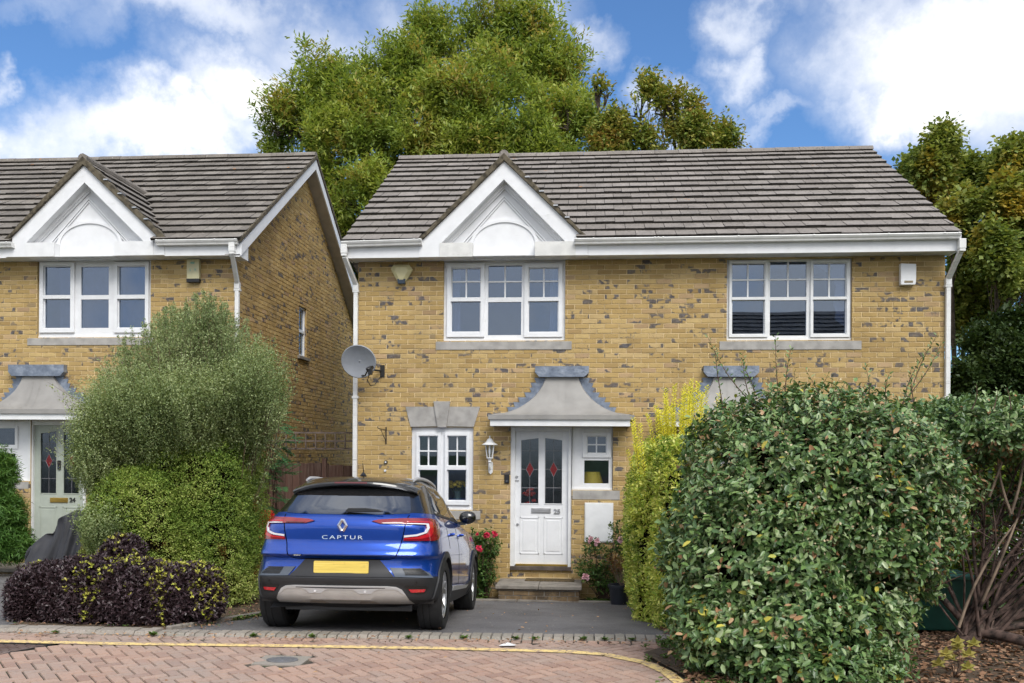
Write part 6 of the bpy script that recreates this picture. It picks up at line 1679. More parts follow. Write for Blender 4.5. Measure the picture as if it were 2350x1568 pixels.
for (c, r, e, n) in (((xb_-.55, -2.98, .84), (.55, .70, 1.10), 8, 11000), ((xa_+.62, -3.45, .50), (.58, .55, 1.0), 3.2, 7500), ((xb_-1.05, -3.05, .58), (.5, .66, 1.0), 4, 4500)):
    p, nr = shell(n*2, c, r, e, .17, .05, 6, zmin=hz(c[0], c[1])+.03); k = (nr[:, 1] < .3) & (wob(p, 9) > -.55); p, nr = p[k], nr[k]
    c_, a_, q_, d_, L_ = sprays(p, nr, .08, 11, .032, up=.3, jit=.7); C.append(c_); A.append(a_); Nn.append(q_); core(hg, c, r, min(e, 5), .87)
C, A, Nn = map(np.vstack, (C, A, Nn)); leaves('foliage', C, A, Nn, .021*RNG.uniform(.6, 1.3, len(C)), .62, LM['box'], hg)
ws = thing('wispy_shrub', 'tall grey-green wispy shrub with fine upright shoots above the clipped hedge', 'shrub', ((xa_+xb_)/2, -3.2, -.1))
# shoots: rise from the body and fan out
segs = []; LC, LA, LN = [], [], []
out_x = [150, 180, 235, 300, 380, 470, 560, 610, 650, 660]; out_y = [1150, 980, 790, 745, 700, 655, 720, 770, 860, 950]
for k in range(1050):
    px_ = random.choice([random.gauss(440, 95), random.uniform(190, 640)]); px_ = min(max(px_, 165), 655)
    ty = float(np.interp(px_, out_x, out_y))+abs(random.gauss(0, 70))+random.choice([0, 0, 20, 70, 130])
    Yp = -3.0+random.uniform(-.45, .6); tip = Vector(P(px_, ty, Yp))
    bx_ = P(420+(px_-420)*random.uniform(.45, .9), 1150, Yp)[0]
    b0 = Vector((bx_, Yp+random.uniform(0, .3), random.uniform(1.1, 1.75)))
    if tip.z < b0.z+.3: continue
    pts = curve(b0, tip, .05, 6); segs.append((pts, [.004, .0035, .003, .0028, .0022, .0016, .001]))
    n = int(36*(tip-b0).length)
    t = np.clip(RNG.beta(1.6, 1.0, n), 0, .995)*6; i = t.astype(int); f = (t-i)[:, None]; PP = np.array([list(v) for v in pts]); pos = PP[i]*(1-f)+PP[np.minimum(i+1, 6)]*f
    # short side shoots
    off = RNG.normal(size=(n, 3))*np.array([.045, .045, .03])*(1.15-t[:, None]/6); d = unit(PP[np.minimum(i+1, 6)]-PP[i])
    for rep in range(4):
        LC.append(pos+off*(.6+.2*rep)+RNG.normal(size=(n, 3))*.012); LA.append(d*.8+unit(RNG.normal(size=(n, 3)))*.9); LN.append(RNG.normal(size=(n, 3)))
    
for (c, r, n) in (((P(335, 990, -3.4)[0], -3.2, P(330, 990, -3.4)[2]), (.70, .7, .55), 3300), ((P(480, 960, -3.3)[0], -3.3, P(480, 960, -3.3)[2]), (.70, .60, .40), 3300), ((P(225, 1070, -3.6)[0], -3.5, P(235, 1060, -3.6)[2]), (.28, .4, .60), 1300), ((P(240, 1240, -3.9)[0], -3.9, P(240, 1240, -3.9)[2]), (.24, .3, .2), 500), ((P(580, 920, -3.3)[0], -3.2, P(580, 930, -3.3)[2]), (.36, .55, .50), 1300)):
    p, nr = shell(n*2, c, r, 2.1, .50, .34, 3.2); k = (nr[:, 1] < .35); p, nr = p[k], nr[k]
    c_, a_, q_, d_, L_ = sprays(p, nr, .46, 20, .017, up=1.9, out=.75, jit=.20); LC.append(c_); LA.append(a_); LN.append(q_)
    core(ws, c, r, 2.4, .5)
for k in range(90):     # side shoots leaning out over the clipped part
    px_ = random.uniform(170, 640); py_ = random.uniform(850, 1130) if px_ < 330 else random.uniform(850, 1010); b_ = np.array(P(px_, py_, -3.55)); d_ = np.array([random.gauss((px_-420)/260, .35), -random.uniform(.2, .6), random.uniform(.2, 1.0)]); d_ /= np.linalg.norm(d_); L_ = random.uniform(.25, .5)
    t = RNG.random(46)[:, None]; pos = b_+d_*L_*t+np.array([0, 0, -.05])*t*t+RNG.normal(size=(46, 3))*.022; LC.append(pos); LA.append(unit(RNG.normal(size=(46, 3)))+d_*.6); LN.append(RNG.normal(size=(46, 3))); segs.append(([Vector(b_-d_*.1), Vector(b_+d_*L_*.5), Vector(b_+d_*L_)], [.003, .002, .001]))
C, A, Nn = map(np.vstack, (LC, LA, LN)); leaves('foliage', C, A, Nn, .024*RNG.uniform(.6, 1.3, len(C)), .55, LM['pitt'], ws)
branch_tubes('stems', segs, M['twig'], ws, 4)
# ------------------------------------------------ purple shrub by the kerb
pb = thing('purple_shrub', 'low mounded purple-black shrub with lime leaf tips at the kerb', 'shrub', (-4.7, -4.9, 0))
C, A, Nn = [], [], []; PL = []
for (px_, py_, Y, r, n) in ((122, 1378, -4.95, (.40, .42, .38), 2100), (215, 1370, -5.0, (.55, .45, .39), 2700), (330, 1373, -5.05, (.50, .45, .37), 2500), (420, 1370, -5.0, (.40, .42, .33), 1900), (285, 1310, -4.7, (.22, .25, .36), 900)):
    c = P(px_, py_, Y); p, nr = shell(n*2, c, r, 2.6, .16, .10, 5, zmin=.02); k = nr[:, 1] < .5; p, nr = p[k], nr[k]
    c_, a_, q_, d_, L_ = sprays(p, nr, .06, 9, .03, up=.5, jit=.5); C.append(c_); A.append(a_); Nn.append(q_); PL.append((p, nr)); core(pb, c, r, 2.6, .86)
C, A, Nn = map(np.vstack, (C, A, Nn)); leaves('foliage', C, A, Nn, .040*RNG.uniform(.6, 1.3, len(C)), .42, LM['purp'], pb)
p = np.vstack([x[0] for x in PL]); nr = np.vstack([x[1] for x in PL])
sel = ((wob(p, 2.2) > .0) & (p[:, 0] > -5.1) & (RNG.random(len(p)) < .13)) | ((p[:, 2] > .30) & (RNG.random(len(p)) < .10) & (wob(p, 1.7) > -.1))
p, nr = p[sel]+nr[sel]*.035, nr[sel]; c_, a_, q_, d_, L_ = sprays(p, nr, .02, 6, .018, up=.6, jit=.4)
leaves('young_leaves', c_, a_, q_, .036*RNG.uniform(.7, 1.2, len(c_)), .5, LM['lime'], pb)
# ------------------------------------------------ feathery plant at the far left, pinnate plant behind the hedge
fp = thing('bamboo_plant', 'bright green feathery plant growing against the left edge by the pale step', 'plant', (P(20, 1290, -.9)[0], -.9, -.2))
C, A, Nn = [], [], []
for (px_, py_, r, n) in ((-5, 1090, (.22, .3, .34), 300), (0, 1180, (.30, .3, .34), 420), (-20, 1220, (.38, .4, .42), 480), (28, 1252, (.20, .3, .20), 300)):
    c = P(px_, py_, -.9); p, nr = shell(n*2, c, r, 2, .5, .2, 4); c_, a_, q_, d_, L_ = sprays(p, nr, .20, 16, .05, up=.3, jit=.5, droop=.25); C.append(c_); A.append(a_); Nn.append(q_); core(fp, c, r, 2, .35)
C, A, Nn = map(np.vstack, (C, A, Nn)); leaves('foliage', C, A, Nn, .085*RNG.uniform(.6, 1.3, len(C)), .14, LM['fern'], fp)
sp_ = thing('sumac_plant', 'plant with large divided blue-green leaves between the hedge and the brown fence', 'plant', (P(640, 1200, -1.6)[0], -1.6, -.4))
C, A, Nn = [], [], []; segs = []
for k in range(56):
    c0 = Vector(P(random.uniform(598, 650), random.uniform(950, 1230), -1.3+random.uniform(-.3, .3))); dirv = Vector((random.uniform(.1, 1), random.uniform(-.7, .3), random.uniform(-.5, .35))).normalized(); Lf = random.uniform(.22, .42)
    pts = [c0+dirv*Lf*t+Vector((0, 0, -.16*Lf*t*t)) for t in (0, .25, .5, .75, 1)]; segs.append((pts, [.004, .0035, .003, .002, .001]))
    sd_ = dirv.cross(Vector((0, 0, 1))).normalized()
    for j in range(9):
        t = .15+.85*j/8; pos = c0+dirv*Lf*t+Vector((0, 0, -.16*Lf*t*t))
        for s_ in (-1, 1):
            for w_ in (0, 1): C.append(pos+sd_*s_*(.02+.035*w_)*(1.1-t*.6)+Vector((0, 0, random.uniform(-.008, .008)))); A.append(dirv*.6+sd_*s_+Vector((0, 0, -.2))); Nn.append((0, -.3, 1))
stm = [(curve(Vector(P(620, 1350, -1.3)), Vector(P(random.uniform(600, 645), random.uniform(960, 1150), -1.3)), .05, 5), [.014, .012, .010, .008, .006, .004]) for k in range(7)]
branch_tubes('stems', segs+stm, M['twig'], sp_, 4); leaves('foliage', np.array(C), np.array(A), np.array(Nn, float), .075, .32, LM['sumac'], sp_)
rs = thing('red_leaved_plant', 'bright red leafy plant squeezed between the hedge and the blue car', 'plant', (P(612, 1250, -1.9)[0], -1.9, -.3))
p, nr = shell(900, P(612, 1240, -1.9), (.13, .2, .34), 2, .4, .15, 4); c_, a_, q_, d_, L_ = sprays(p, nr, .08, 8, .03); leaves('foliage', c_, a_, q_, .05, .6, leaf_mat('scarlet_leaf', [(.45, .012, .01), (.65, .025, .02), (.75, .06, .03)], .2), rs)
# ------------------------------------------------ gold hedge by the drive
gh = thing('golden_hedge', 'gold and green variegated hedge with upright shoots beside the drive', 'hedge', (P(1520, 1200, -3)[0], -2.8, -.3))
C, A, Nn = [], [], []; segs = []
xg = P(1434, 1150, -1.5)[0]
for (c, r, e, n) in (((xg+.55, -1.6, .72), (.52, .75, 1.16), 3.2, 2500), ((xg+.50, -3.0, .60), (.50, .95, 1.18), 3.2, 4200), ((xg+.62, -4.1, .60), (.42, .7, 1.20), 3.5, 2600)):
    p, nr = shell(n*2, c, r, e, .2, .13, 4, zmin=hz(c[0], c[1])+.02); k = (nr[:, 0] < .5) & (nr[:, 1] < .8); p, nr = p[k], nr[k]
    c_, a_, q_, d_, L_ = sprays(p, nr, .10, 10, .035, up=.8, jit=.4); C.append(c_); A.append(a_); Nn.append(q_); core(gh, c, r, 4, .85)
C2, A2, N2 = [], [], []
GX = [1442, 1452, 1470, 1490, 1508, 1520, 1530, 1538, 1546, 1556, 1564, 1572, 1580, 1588, 1596, 1604, 1612, 1622, 1634, 1644, 1652]
for k in range(52):
    px_ = random.choice(GX)+random.uniform(-4, 4); ty = float(np.interp(px_, [1440, 1500, 1525, 1560, 1600, 1655], [960, 935, 880, 866, 862, 882]))+abs(random.gauss(0, 55))+6
    Yp = -3.2+random.uniform(-.5, .6); tip = Vector(P(px_, ty, Yp)); b0 = Vector((tip.x+(1.05-tip.x)*.25+random.uniform(-.05, .05), Yp, 1.55)); 
    b0.z = 1.35 if px_ > 1500 else 1.3
    if tip.z < b0.z+.08: continue
    pts = curve(b0, tip, .03, 5); segs.append((pts, [.005, .004, .0035, .003, .002, .001])); PP = np.array([list(v) for v in pts])
    n = int((tip-b0).length*130); t = np.linspace(0, 4.98, n); i = t.astype(int); f = (t-i)[:, None]; pos = PP[i]*(1-f)+PP[i+1]*f
    th = np.arange(n)*2.4+k; sd_ = np.stack([np.cos(th), np.sin(th), np.full(n, .75)], 1)
    C2.append(pos+sd_*.016); A2.append(sd_); N2.append(np.tile([0, -.2, 1.], (n, 1))+RNG.normal(size=(n, 3))*.3)
leaves('shoot_leaves', np.vstack(C2), np.vstack(A2), np.vstack(N2), .042, .45, LM['gold2'], gh, 'oval')
C, A, Nn = map(np.vstack, (C, A, Nn)); leaves('foliage', C, A, Nn, .044*RNG.uniform(.6, 1.25, len(C)), .45, LM['gold'], gh, 'oval'); branch_tubes('stems', segs, M['twig'], gh, 4)
# ------------------------------------------------ the big silverthorn bush at the right front
eb = thing('silverthorn_bush', 'large rounded grey-green evergreen bush overhanging the leaf litter at right front', 'bush', (1.95, -6.2, 0))
C, A, Nn = [], [], []; PE = []
for (c, r, e, n, dp) in (((1.88, -6.15, 1.38), (1.05, .92, .80), 2.7, 4800, .32), ((1.42, -6.45, .92), (.76, .78, .76), 2.5, 2300, .34), ((2.30, -6.35, 1.0), (.56, .70, .55), 2.2, 1400, .3), ((1.45, -6.75, .38), (.72, .55, .42), 2.3, 1300, .35), ((2.10, -6.6, .48), (.46, .45, .44), 2.1, 650, .4), ((1.75, -7.15, .12), (.60, .30, .20), 2, 450, .4)):
    p, nr = shell(n*2, c, r, e, dp, .15, 3.6, zmin=.03); k = (nr[:, 1] < .45) | (nr[:, 2] > .5); p, nr = p[k], nr[k]
    h = (wob(p, 4.2) > -.50+.16*(p[:, 2] < .8)) & (wob(p+3, 9) > -.42); p, nr = p[h], nr[h]
    c_, a_, q_, d_, L_ = sprays(p, nr, .16, 6, .03, up=.45, out=.9, jit=.5, droop=.15); q_ = q_+np.repeat(nr, 6, axis=0)*.8
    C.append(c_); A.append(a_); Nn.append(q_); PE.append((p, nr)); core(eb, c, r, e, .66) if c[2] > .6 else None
C, A, Nn = map(np.vstack, (C, A, Nn)); n = len(C)
sz_ = .064*RNG.uniform(.38, 1.3, n); mi = (RNG.random(n) < .012).astype(int); mi[(wob(C, 3.5) > .62) & (RNG.random(n) < .30)] = 1; mi[RNG.random(n) < .035] = 2
leaves('foliage', C, A, Nn, sz_, .52, [LM['eleag'], LM['eleagy'], LM['dry']], eb, 'oval', mi)
# small tan bud scales and blossom clusters
k = RNG.choice(n, 16000); Cb = C[k]+RNG.normal(size=(16000, 3))*.02+np.array([0, -.01, .01]); w_ = (wob(Cb, 1.8)+.35*(Cb[:, 2]-1.2)+.2*(Cb[:, 0]-1.9) > -.02); Cb = Cb[w_]
leaves('blossom', Cb, rdir(len(Cb)), rdir(len(Cb)), .027, .6, leaf_mat('cream_bud', [(.50, .38, .22), (.74, .64, .44)], .2), eb)
segs = []; C, A, Nn = [], [], []
for (bx_, tx, ty) in ((1740, 1625, 775), (1730, 1705, 810), (1790, 1780, 770), (1800, 1815, 800), (1660, 1640, 800), (1990, 1985, 840), (2060, 2160, 790), (2080, 2150, 770), (2070, 2130, 800), (1900, 1850, 850), (2040, 2040, 860), (1740, 1700, 830), (2230, 2240, 880), (2280, 2290, 895), (1850, 1900, 860), (2100, 2090, 850), (2320, 2310, 890)):
    Yp = -6.2+random.uniform(-.3, .2); tip = Vector(P(tx, ty, Yp)); b0 = Vector(P(bx_, 940, Yp)); pts = curve(b0, tip, .08, 6); segs.append((pts, [.006, .005, .0045, .004, .003, .002, .0015])); PP = np.array([list(v) for v in pts])
    nn = int((tip-b0).length*34)+4; t = np.linspace(.6, 5.98, nn); i = t.astype(int); f = (t-i)[:, None]; pos = PP[i]*(1-f)+PP[i+1]*f; th = np.arange(nn)*2.6; sd_ = np.stack([np.cos(th), np.sin(th)*.6, np.full(nn, .8)], 1)
    C.append(pos+sd_*.015); A.append(sd_); Nn.append(RNG.normal(size=(nn, 3))+[0, -.5, .8])
for k in range(260):
    PPs = PE[random.randrange(2)]; i = random.randrange(len(PPs[0])); p = Vector(PPs[0][i]); nn_ = Vector(PPs[1][i])
    if p.z < 1.7: continue
    tip = p+nn_*random.uniform(.05, .12)+Vector((random.uniform(-.08, .08), 0, random.uniform(.08, .22))); pts = curve(p-nn_*.1, tip, .1, 3); segs.append((pts, [.004, .003, .002, .0015]))
    for j in range(8): C.append(np.array([list(pts[1]+(tip-pts[1])*(j/7.))])); A.append(np.array([[math.cos(j*2.5), math.sin(j*2.5)*.6, .7]])); Nn.append(RNG.normal(size=(1, 3))+[0, -.5, .8])
for k in range(520):
    q_ = PE[random.randrange(len(PE))]; i = random.randrange(len(q_[0])); p = Vector(q_[0][i]); nn_ = Vector(q_[1][i]); segs.append((curve(p-nn_*random.uniform(.15, .35)-Vector((0, 0, .12)), p+nn_*random.uniform(-.02, .04), .12, 3), [.005, .004, .003, .002]))
for k in range(60):
    a0 = Vector((random.uniform(1.5, 2.3), -6.3, 0)); a1 = Vector((random.uniform(.9, 3.0), random.uniform(-7.0, -5.6), random.uniform(.6, 2.1))); segs.append((curve(a0, a1, .08, 5), [.02, .016, .012, .009, .006, .003]))
C, A, Nn = map(np.vstack, (C, A, Nn)); leaves('shoot_leaves', C, A, Nn, .038*RNG.uniform(.6, 1.2, len(C)), .45, LM['eleag'], eb, 'oval'); branch_tubes('stems', segs, M['twig'], eb, 5)
# ------------------------------------------------ cut-back hedge with bare stems at the right edge
rb_ = thing('bare_stemmed_bush', 'cut-back bush at the right edge with bare brown stems under a leafy top', 'bush', (3.5, -5.35, 0))
C, A, Nn = [], [], []
for (c, r, n) in (((3.45, -5.4, 1.94), (.80, .70, .26), 1500), ((4.6, -5.3, 1.92), (.95, .75, .30), 1900), ((3.1, -5.2, 1.75), (.35, .5, .30), 400), ((3.3, -5.6, 1.45), (.28, .22, .16), 90), ((4.4, -4.9, 1.3), (.8, .4, .3), 260), ((3.5, -5.1, 1.2), (.6, .4, .5), 120)):
    p, nr = shell(n*2, c, r, 2.4, .5, .14, 3); k = nr[:, 1] < .6; p, nr = p[k], nr[k]
    c_, a_, q_, d_, L_ = sprays(p, nr, .10, 5, .035, up=.3, jit=.45, droop=.1); q_ = q_+np.repeat(nr, 5, axis=0)*.9; C.append(c_); A.append(a_); Nn.append(q_)
C, A, Nn = map(np.vstack, (C, A, Nn)); n = len(C); mi = (RNG.random(n) < .02).astype(int)*2; mi[(C[:, 2] < 1.85) & (RNG.random(n) < .22)] = 2
leaves('foliage', C, A, Nn, .060*RNG.uniform(.6, 1.25, n), .5, [LM['eleag'], LM['eleagy'], LM['dry']], rb_, 'oval', mi)
segs = []; b0 = Vector((3.48, -5.42, .02)); ends = []
for k in range(38):
    e_ = Vector((random.uniform(2.7, 5.2), random.uniform(-5.9, -4.9), random.uniform(1.1, 1.9))); st = b0+Vector((random.uniform(-.12, .2), random.uniform(-.1, .1), .08)); pts = curve(st, e_, .10, 7); r0 = random.uniform(.009, .024)
    segs.append((pts, [r0*(1-.75*i/7) for i in range(8)])); ends.append(pts)
for k in range(230):
    pt = random.choice(ends); s0 = pt[random.randint(3, 7)]; e_ = s0+Vector((random.uniform(-.5, .5), random.uniform(-.35, .25), random.uniform(-.2, .45))); segs.append((curve(s0, e_, .15, 4), [.008, .006, .0045, .003, .002]))
for (dx, dy, dz, r0) in ((.50, -.38, -.06, .048), (1.3, .1, .22, .032), (1.9, -.1, .35, .03), (-.5, .1, .6, .03)):
    segs.append((curve(b0+Vector((0, 0, .1)), b0+Vector((dx, dy, .1+dz)), .06, 5), [r0*1.15, r0*1.05, r0, r0, r0*.95, r0*.9]))
segs.append(([b0+Vector((-.10, 0, -.05)), b0+Vector((0, 0, .06)), b0+Vector((.08, -.02, .16)), b0+Vector((.1, 0, .3))], [.11, .10, .07, .04]))
branch_tubes('stems', segs, simple('dark_stem', (.085, .055, .045), .9, vary=.4, vscale=14, bumps=.9, bscale=45, dirt=((.16, .12, .09), .58, 9, (1, 1, .3))), rb_, 7)
segs = []
for (x0, y0, x1, y1) in ((2320, 1180, 2290, 1010), (2320, 1180, 2350, 990), (2200, 1440, 2330, 1200), (2270, 1140, 2300, 1060), (2255, 1380, 2335, 1190)):
    segs.append((curve(P(x0, y0, -5.7), P(x1, y1, -5.75), .06, 5), [.014, .013, .012, .011, .010, .008]))
branch_tubes('pale_stem', segs, M['paletwig'], rb_, 6)
cutp = b0+Vector((.50, -.38, .04)); dv = Vector((.50, -.38, -.06)).normalized()
cs = MB(); qd = dv.to_track_quat('Z', 'Y')
cs.v = [tuple(cutp+dv*.006+qd @ Vector((.043*math.cos(2*PI*i/14), .043*math.sin(2*PI*i/14), 0))) for i in range(14)]; cs.f = [tuple(range(14))]; cs.m = [0]
cs.build('sawn_end', simple('sawn_wood', (.38, .24, .13), .8, vary=.2, vscale=30), rb_)
# ground-level evergreen screen behind (seen between the stems)
lb = thing('laurel_bush', 'shaded yellow-green garden shrubs seen through the bare stems', 'bush', (5.2, -2.2, 0))
C, A, Nn = [], [], []
for (c, r, n) in (((3.3, -3.2, .7), (1.2, .6, .6), 900), ((5.2, -2.6, .9), (1.5, .7, .9), 1300), ((4.2, -2.0, .6), (2.5, .6, 1.0), 1000)):
    p, nr = shell(n*2, c, r, 2.3, .4, .15, 3); k = nr[:, 1] < .6; p, nr = p[k], nr[k]; c_, a_, q_, d_, L_ = sprays(p, nr, .12, 7, .05); C.append(c_); A.append(a_); Nn.append(q_)
C, A, Nn = map(np.vstack, (C, A, Nn)); leaves('foliage', C, A, Nn, .08, .5, leaf_mat('shrub_leaf_mixed', [(.015, .04, .01), (.04, .10, .015), (.14, .22, .02), (.38, .40, .04)], .45, nscale=2.5), lb, 'oval')
# ------------------------------------------------ roses, pot, weeds, litter
def rose(lab, base, blobs, blooms, petal, Y):
    t = thing('rose_bush', lab, 'rose bush', base, group='rose bushes against the front wall'); C, A, Nn, segs = [], [], [], []
    for (px_, py_, r, n) in blobs:
        c = P(px_, py_, Y); p, nr = shell(n*2, c, r, 2, .6, .2, 5); p, nr = p[:n], nr[:n]; c_, a_, q_, d_, L_ = sprays(p, nr, .09, 6, .04); C.append(c_); A.append(a_); Nn.append(q_)
        for k in range(9): i = random.randrange(len(p)); segs.append((curve(Vector(base)+Vector((random.uniform(-.08, .08), 0, 0)), Vector(p[i]), .08, 5), [.006, .005, .0045, .004, .003, .002]))
    C, A, Nn = map(np.vstack, (C, A, Nn)); leaves('foliage', C, A, Nn, .046*RNG.uniform(.6, 1.2, len(C)), .6, LM['rose'], t, 'oval'); branch_tubes('stems', segs, M['twig'], t, 5)
    for (px_, py_, r) in blooms:
        c = np.array(P(px_, py_, Y-.28)); n = 30; d = rdir(n); d[:, 1] = -abs(d[:, 1]); leaves('bloom', c+d*r*.45, d+RNG.normal(size=(n, 3))*.5, np.cross(d, rdir(n)), r*1.1, .8, petal, t, 'oval')
    return t
rose('rose bush with deep pink blooms between the car and the white door', (P(1110, 1370, -.35)[0], -.35, hz(-1.7, -.35)), [(1105, 1290, (.16, .2, .36), 200), (1122, 1250, (.17, .2, .22), 150), (1098, 1340, (.14, .2, .2), 110), (1118, 1320, (.12, .2, .2), 90), (1092, 1245, (.13, .2, .18), 70)], [(1117, 1229, .05), (1135, 1226, .05), (1099, 1258, .045), (1095, 1226, .025), (1104, 1263, .03)], LM['redp'], -.38)
rose('sparse rose bush with pale pink blooms right of the stone step', (P(1385, 1380, -.35)[0], -.35, hz(.4, -.35)), [(1370, 1290, (.20, .2, .24), 110), (1390, 1330, (.26, .2, .20), 170), (1415, 1235, (.12, .2, .30), 60), (1345, 1310, (.14, .2, .16), 60), (1360, 1250, (.12, .1, .08), 34), (1420, 1290, (.18, .2, .3), 90)], [(1344, 1325, .055), (1371, 1242, .045), (1353, 1243, .03), (1425, 1239, .05), (1368, 1249, .03), (1356, 1236, .035)], LM['pinkp'], -.38)
pc = P(1421, 1388, -.95); pt_ = thing('plant_pot', 'dark plastic pot holding a dead brown conifer at the drive corner', 'plant pot', (pc[0], -.95, hz(.4, -.95)))
z0 = hz(.4, -.95); MB().lathe([(0, 0), (.118, 0), (.145, .24), (.160, .245), (.163, .285), (.150, .29), (.145, .25), (0, .25)], (pc[0], -.95, z0), 'z', 32).build('pot', simple('dark_blue_grey_pot', (.022, .026, .036), .5, vary=.1), pt_, smooth=True, auto=25)
MB().lathe([(0, .01), (.14, 0)], (pc[0], -.95, z0+.25), 'z', 20).build('soil', M['soil'], pt_)
segs = []; C, A, Nn = [], [], []
for k in range(42):
    e_ = Vector((pc[0]+random.gauss(-.02, .09), -.95+random.gauss(0, .07), z0+random.uniform(.42, .68))); segs.append((curve((pc[0]+.03, -.95, z0+.25), e_, .1, 4), [.005, .004, .003, .002, .001])); p = np.tile(np.array(e_), (16, 1))+RNG.normal(size=(16, 3))*.035; C.append(p); A.append(rdir(16)+[0, 0, .3]); Nn.append(rdir(16))
branch_tubes('stems', segs, M['paletwig'], pt_, 4); C, A, Nn = map(np.vstack, (C, A, Nn)); leaves('dead_foliage', C, A, Nn, .045, .12, leaf_mat('dead_conifer', [(.16, .06, .018), (.30, .13, .04)], .2), pt_)
# fallen leaves under the bush and here and there on the paving
def litter(name, n, fx, size, mats, zf, probs=None):
    xy = fx(n); n = len(xy); z = np.array([zf(a, b) for a, b in xy]); C = np.column_stack([xy, z+RNG.random(n)*.022+.006]); A = RNG.normal(size=(n, 3)); A[:, 2] *= .18; Nn = np.column_stack([RNG.normal(size=(n, 2))*.35, np.ones(n)])
    o = leaves(name, C, A, Nn, size*RNG.uniform(.5, 1.3, n), .62, mats, None, 'oval', None if probs is None else RNG.choice(len(mats), n, p=probs)); return tag(o, kind='stuff')
LM['litter'] = leaf_mat('brown_leaf_litter', [(.09, .05, .03), (.19, .10, .055), (.30, .17, .10), (.42, .28, .18)], .2, rough=.8, trans=.05)
litter('leaf_litter', 13000, lambda n: np.column_stack([RNG.uniform(.75, 6, n), RNG.uniform(-8.6, -4.0, n)]), .055, [LM['litter'], LM['weed']], lambda a, b: .01 if b < -5.5 else hz(a, b)+.01, [.97, .03])
def near_edges(n):
    a = np.column_stack([RNG.uniform(-5.6, 1.0, n), np.zeros(n)]); a[:, 1] = [kl(x)-abs(random.gauss(0, .14))-.01 for x in a[:, 0]]; k = n//3
    a[:k, 0] = -3.98+np.abs(RNG.normal(size=k))*.16+np.linspace(0, .45, k); a[:k, 1] = np.linspace(-5.5, -1, k)
    a[k:k+130, 0] = RNG.uniform(-3.2, .7, 130); a[k:k+130, 1] = RNG.uniform(-7.8, -.8, 130); return a
litter('verge_litter', 700, lambda n: np.column_stack([RNG.normal(.95, .16, n), RNG.uniform(-7.4, -5.62, n)]), .035, [LM['litter'], LM['weed'], LM['dry']], lambda a, b: .012, [.55, .3, .15])
litter('fallen_leaves', 620, near_edges, .034, [LM['dry'], LM['litter']], lambda a, b: hz(a, b)+(.006 if not (kl(a) < b < kl(a)+.2) else .03), [.6, .4])
litter('bed_litter', 2600, lambda n: np.column_stack([RNG.uniform(-5.7, -3.55, n), RNG.uniform(-5.6, -.5, n)]), .03, [LM['litter'], LM['weed']], lambda a, b: hz(a, b)+.012, [.8, .2])
def weeds():
    C, A, Nn = [], [], []
    def tuft(x, y, z, r, n, h=.04):
        th = RNG.uniform(0, 6.28, n); rr_ = r*RNG.random(n); C.append(np.column_stack([x+rr_*np.cos(th)*.5, y+rr_*np.sin(th)*.5, z+RNG.random(n)*h*.4+.01])); A.append(np.column_stack([np.cos(th), np.sin(th), RNG.uniform(.1, .9, n)])); Nn.append(np.tile([0, 0, 1.], (n, 1))+RNG.normal(size=(n, 3))*.3)
    for px_ in (1182, 1228, 1338, 1388, 333, 335, 560, 930, 1060, 1450, 95, 700): 
        g_ = G(px_, 1472 if px_ > 500 else 1464, .01); tuft(g_[0], kl(g_[0])-.02, .0, .05, 34)
    for k in range(70): x = random.gauss(.92, .2); tuft(x, random.gauss(-6.05, .25), .0, .07, 20, .10)
    for k in range(30): x = random.uniform(.8, 1.6); tuft(x, random.uniform(-7.6, -6.9), .0, .07, 18, .05)
    for k in range(90): x = random.uniform(-3.4, -1.5); tuft(x, random.uniform(-.78, -.3), hz(x, -.5), .09, 24, .08)
    for k in range(80): tuft(random.uniform(.0, .6), random.uniform(-.72, -.2), hz(.4, -.4), .08, 20, .07)
    for k in range(50): y = random.uniform(-4.6, -1.5); tuft(.78+random.uniform(-.08, .1), y, hz(.8, y), .08, 22, .09)
    for k in range(60): y = random.uniform(-4.8, -2.5); tuft(-3.75+(y+4.6)*.12+random.uniform(-.06, .08), y, hz(-3.6, y), .07, 20, .08)
    C, A, Nn = map(np.vstack, (C, A, Nn)); o = leaves('weeds', C, A, Nn, .038*RNG.uniform(.5, 1.3, len(C)), .5, LM['weed'], None, 'oval'); tag(o, kind='stuff')
weeds()
# maple seedling in the litter at the bottom right
sx_ = G(2190, 1560, .0); ms = thing('maple_seedling', 'yellow-green maple seedling growing in the leaf litter at bottom right', 'seedling', (sx_[0], sx_[1], 0)); C, A, Nn = [], [], []; segs = []
for (dx, dz, s_) in ((-.10, .22, .11), (.02, .25, .13), (.10, .20, .10), (-.03, .17, .12), (.06, .12, .09), (-.12, .12, .09), (.14, .28, .08), (0, .30, .07)):
    c = np.array([sx_[0]+dx, sx_[1]-.03+random.uniform(-.06, .06), dz]); segs.append((curve((sx_[0], sx_[1], 0), tuple(c), .08, 4), [.004, .003, .0025, .002, .0015]))
    for k in range(5): th = PI*(-.25+k*.375); C.append(c); A.append([math.cos(th), -.25, math.sin(th)*.55+.1]); Nn.append([0, -.75, .8])
leaves('foliage', np.array(C), np.array(A, float), np.array(Nn, float), .085, .5, leaf_mat('autumn_yellow_leaf', [(.26, .25, .05), (.42, .33, .09)], .2), ms, 'oval'); branch_tubes('stems', segs, M['twig'], ms, 4)

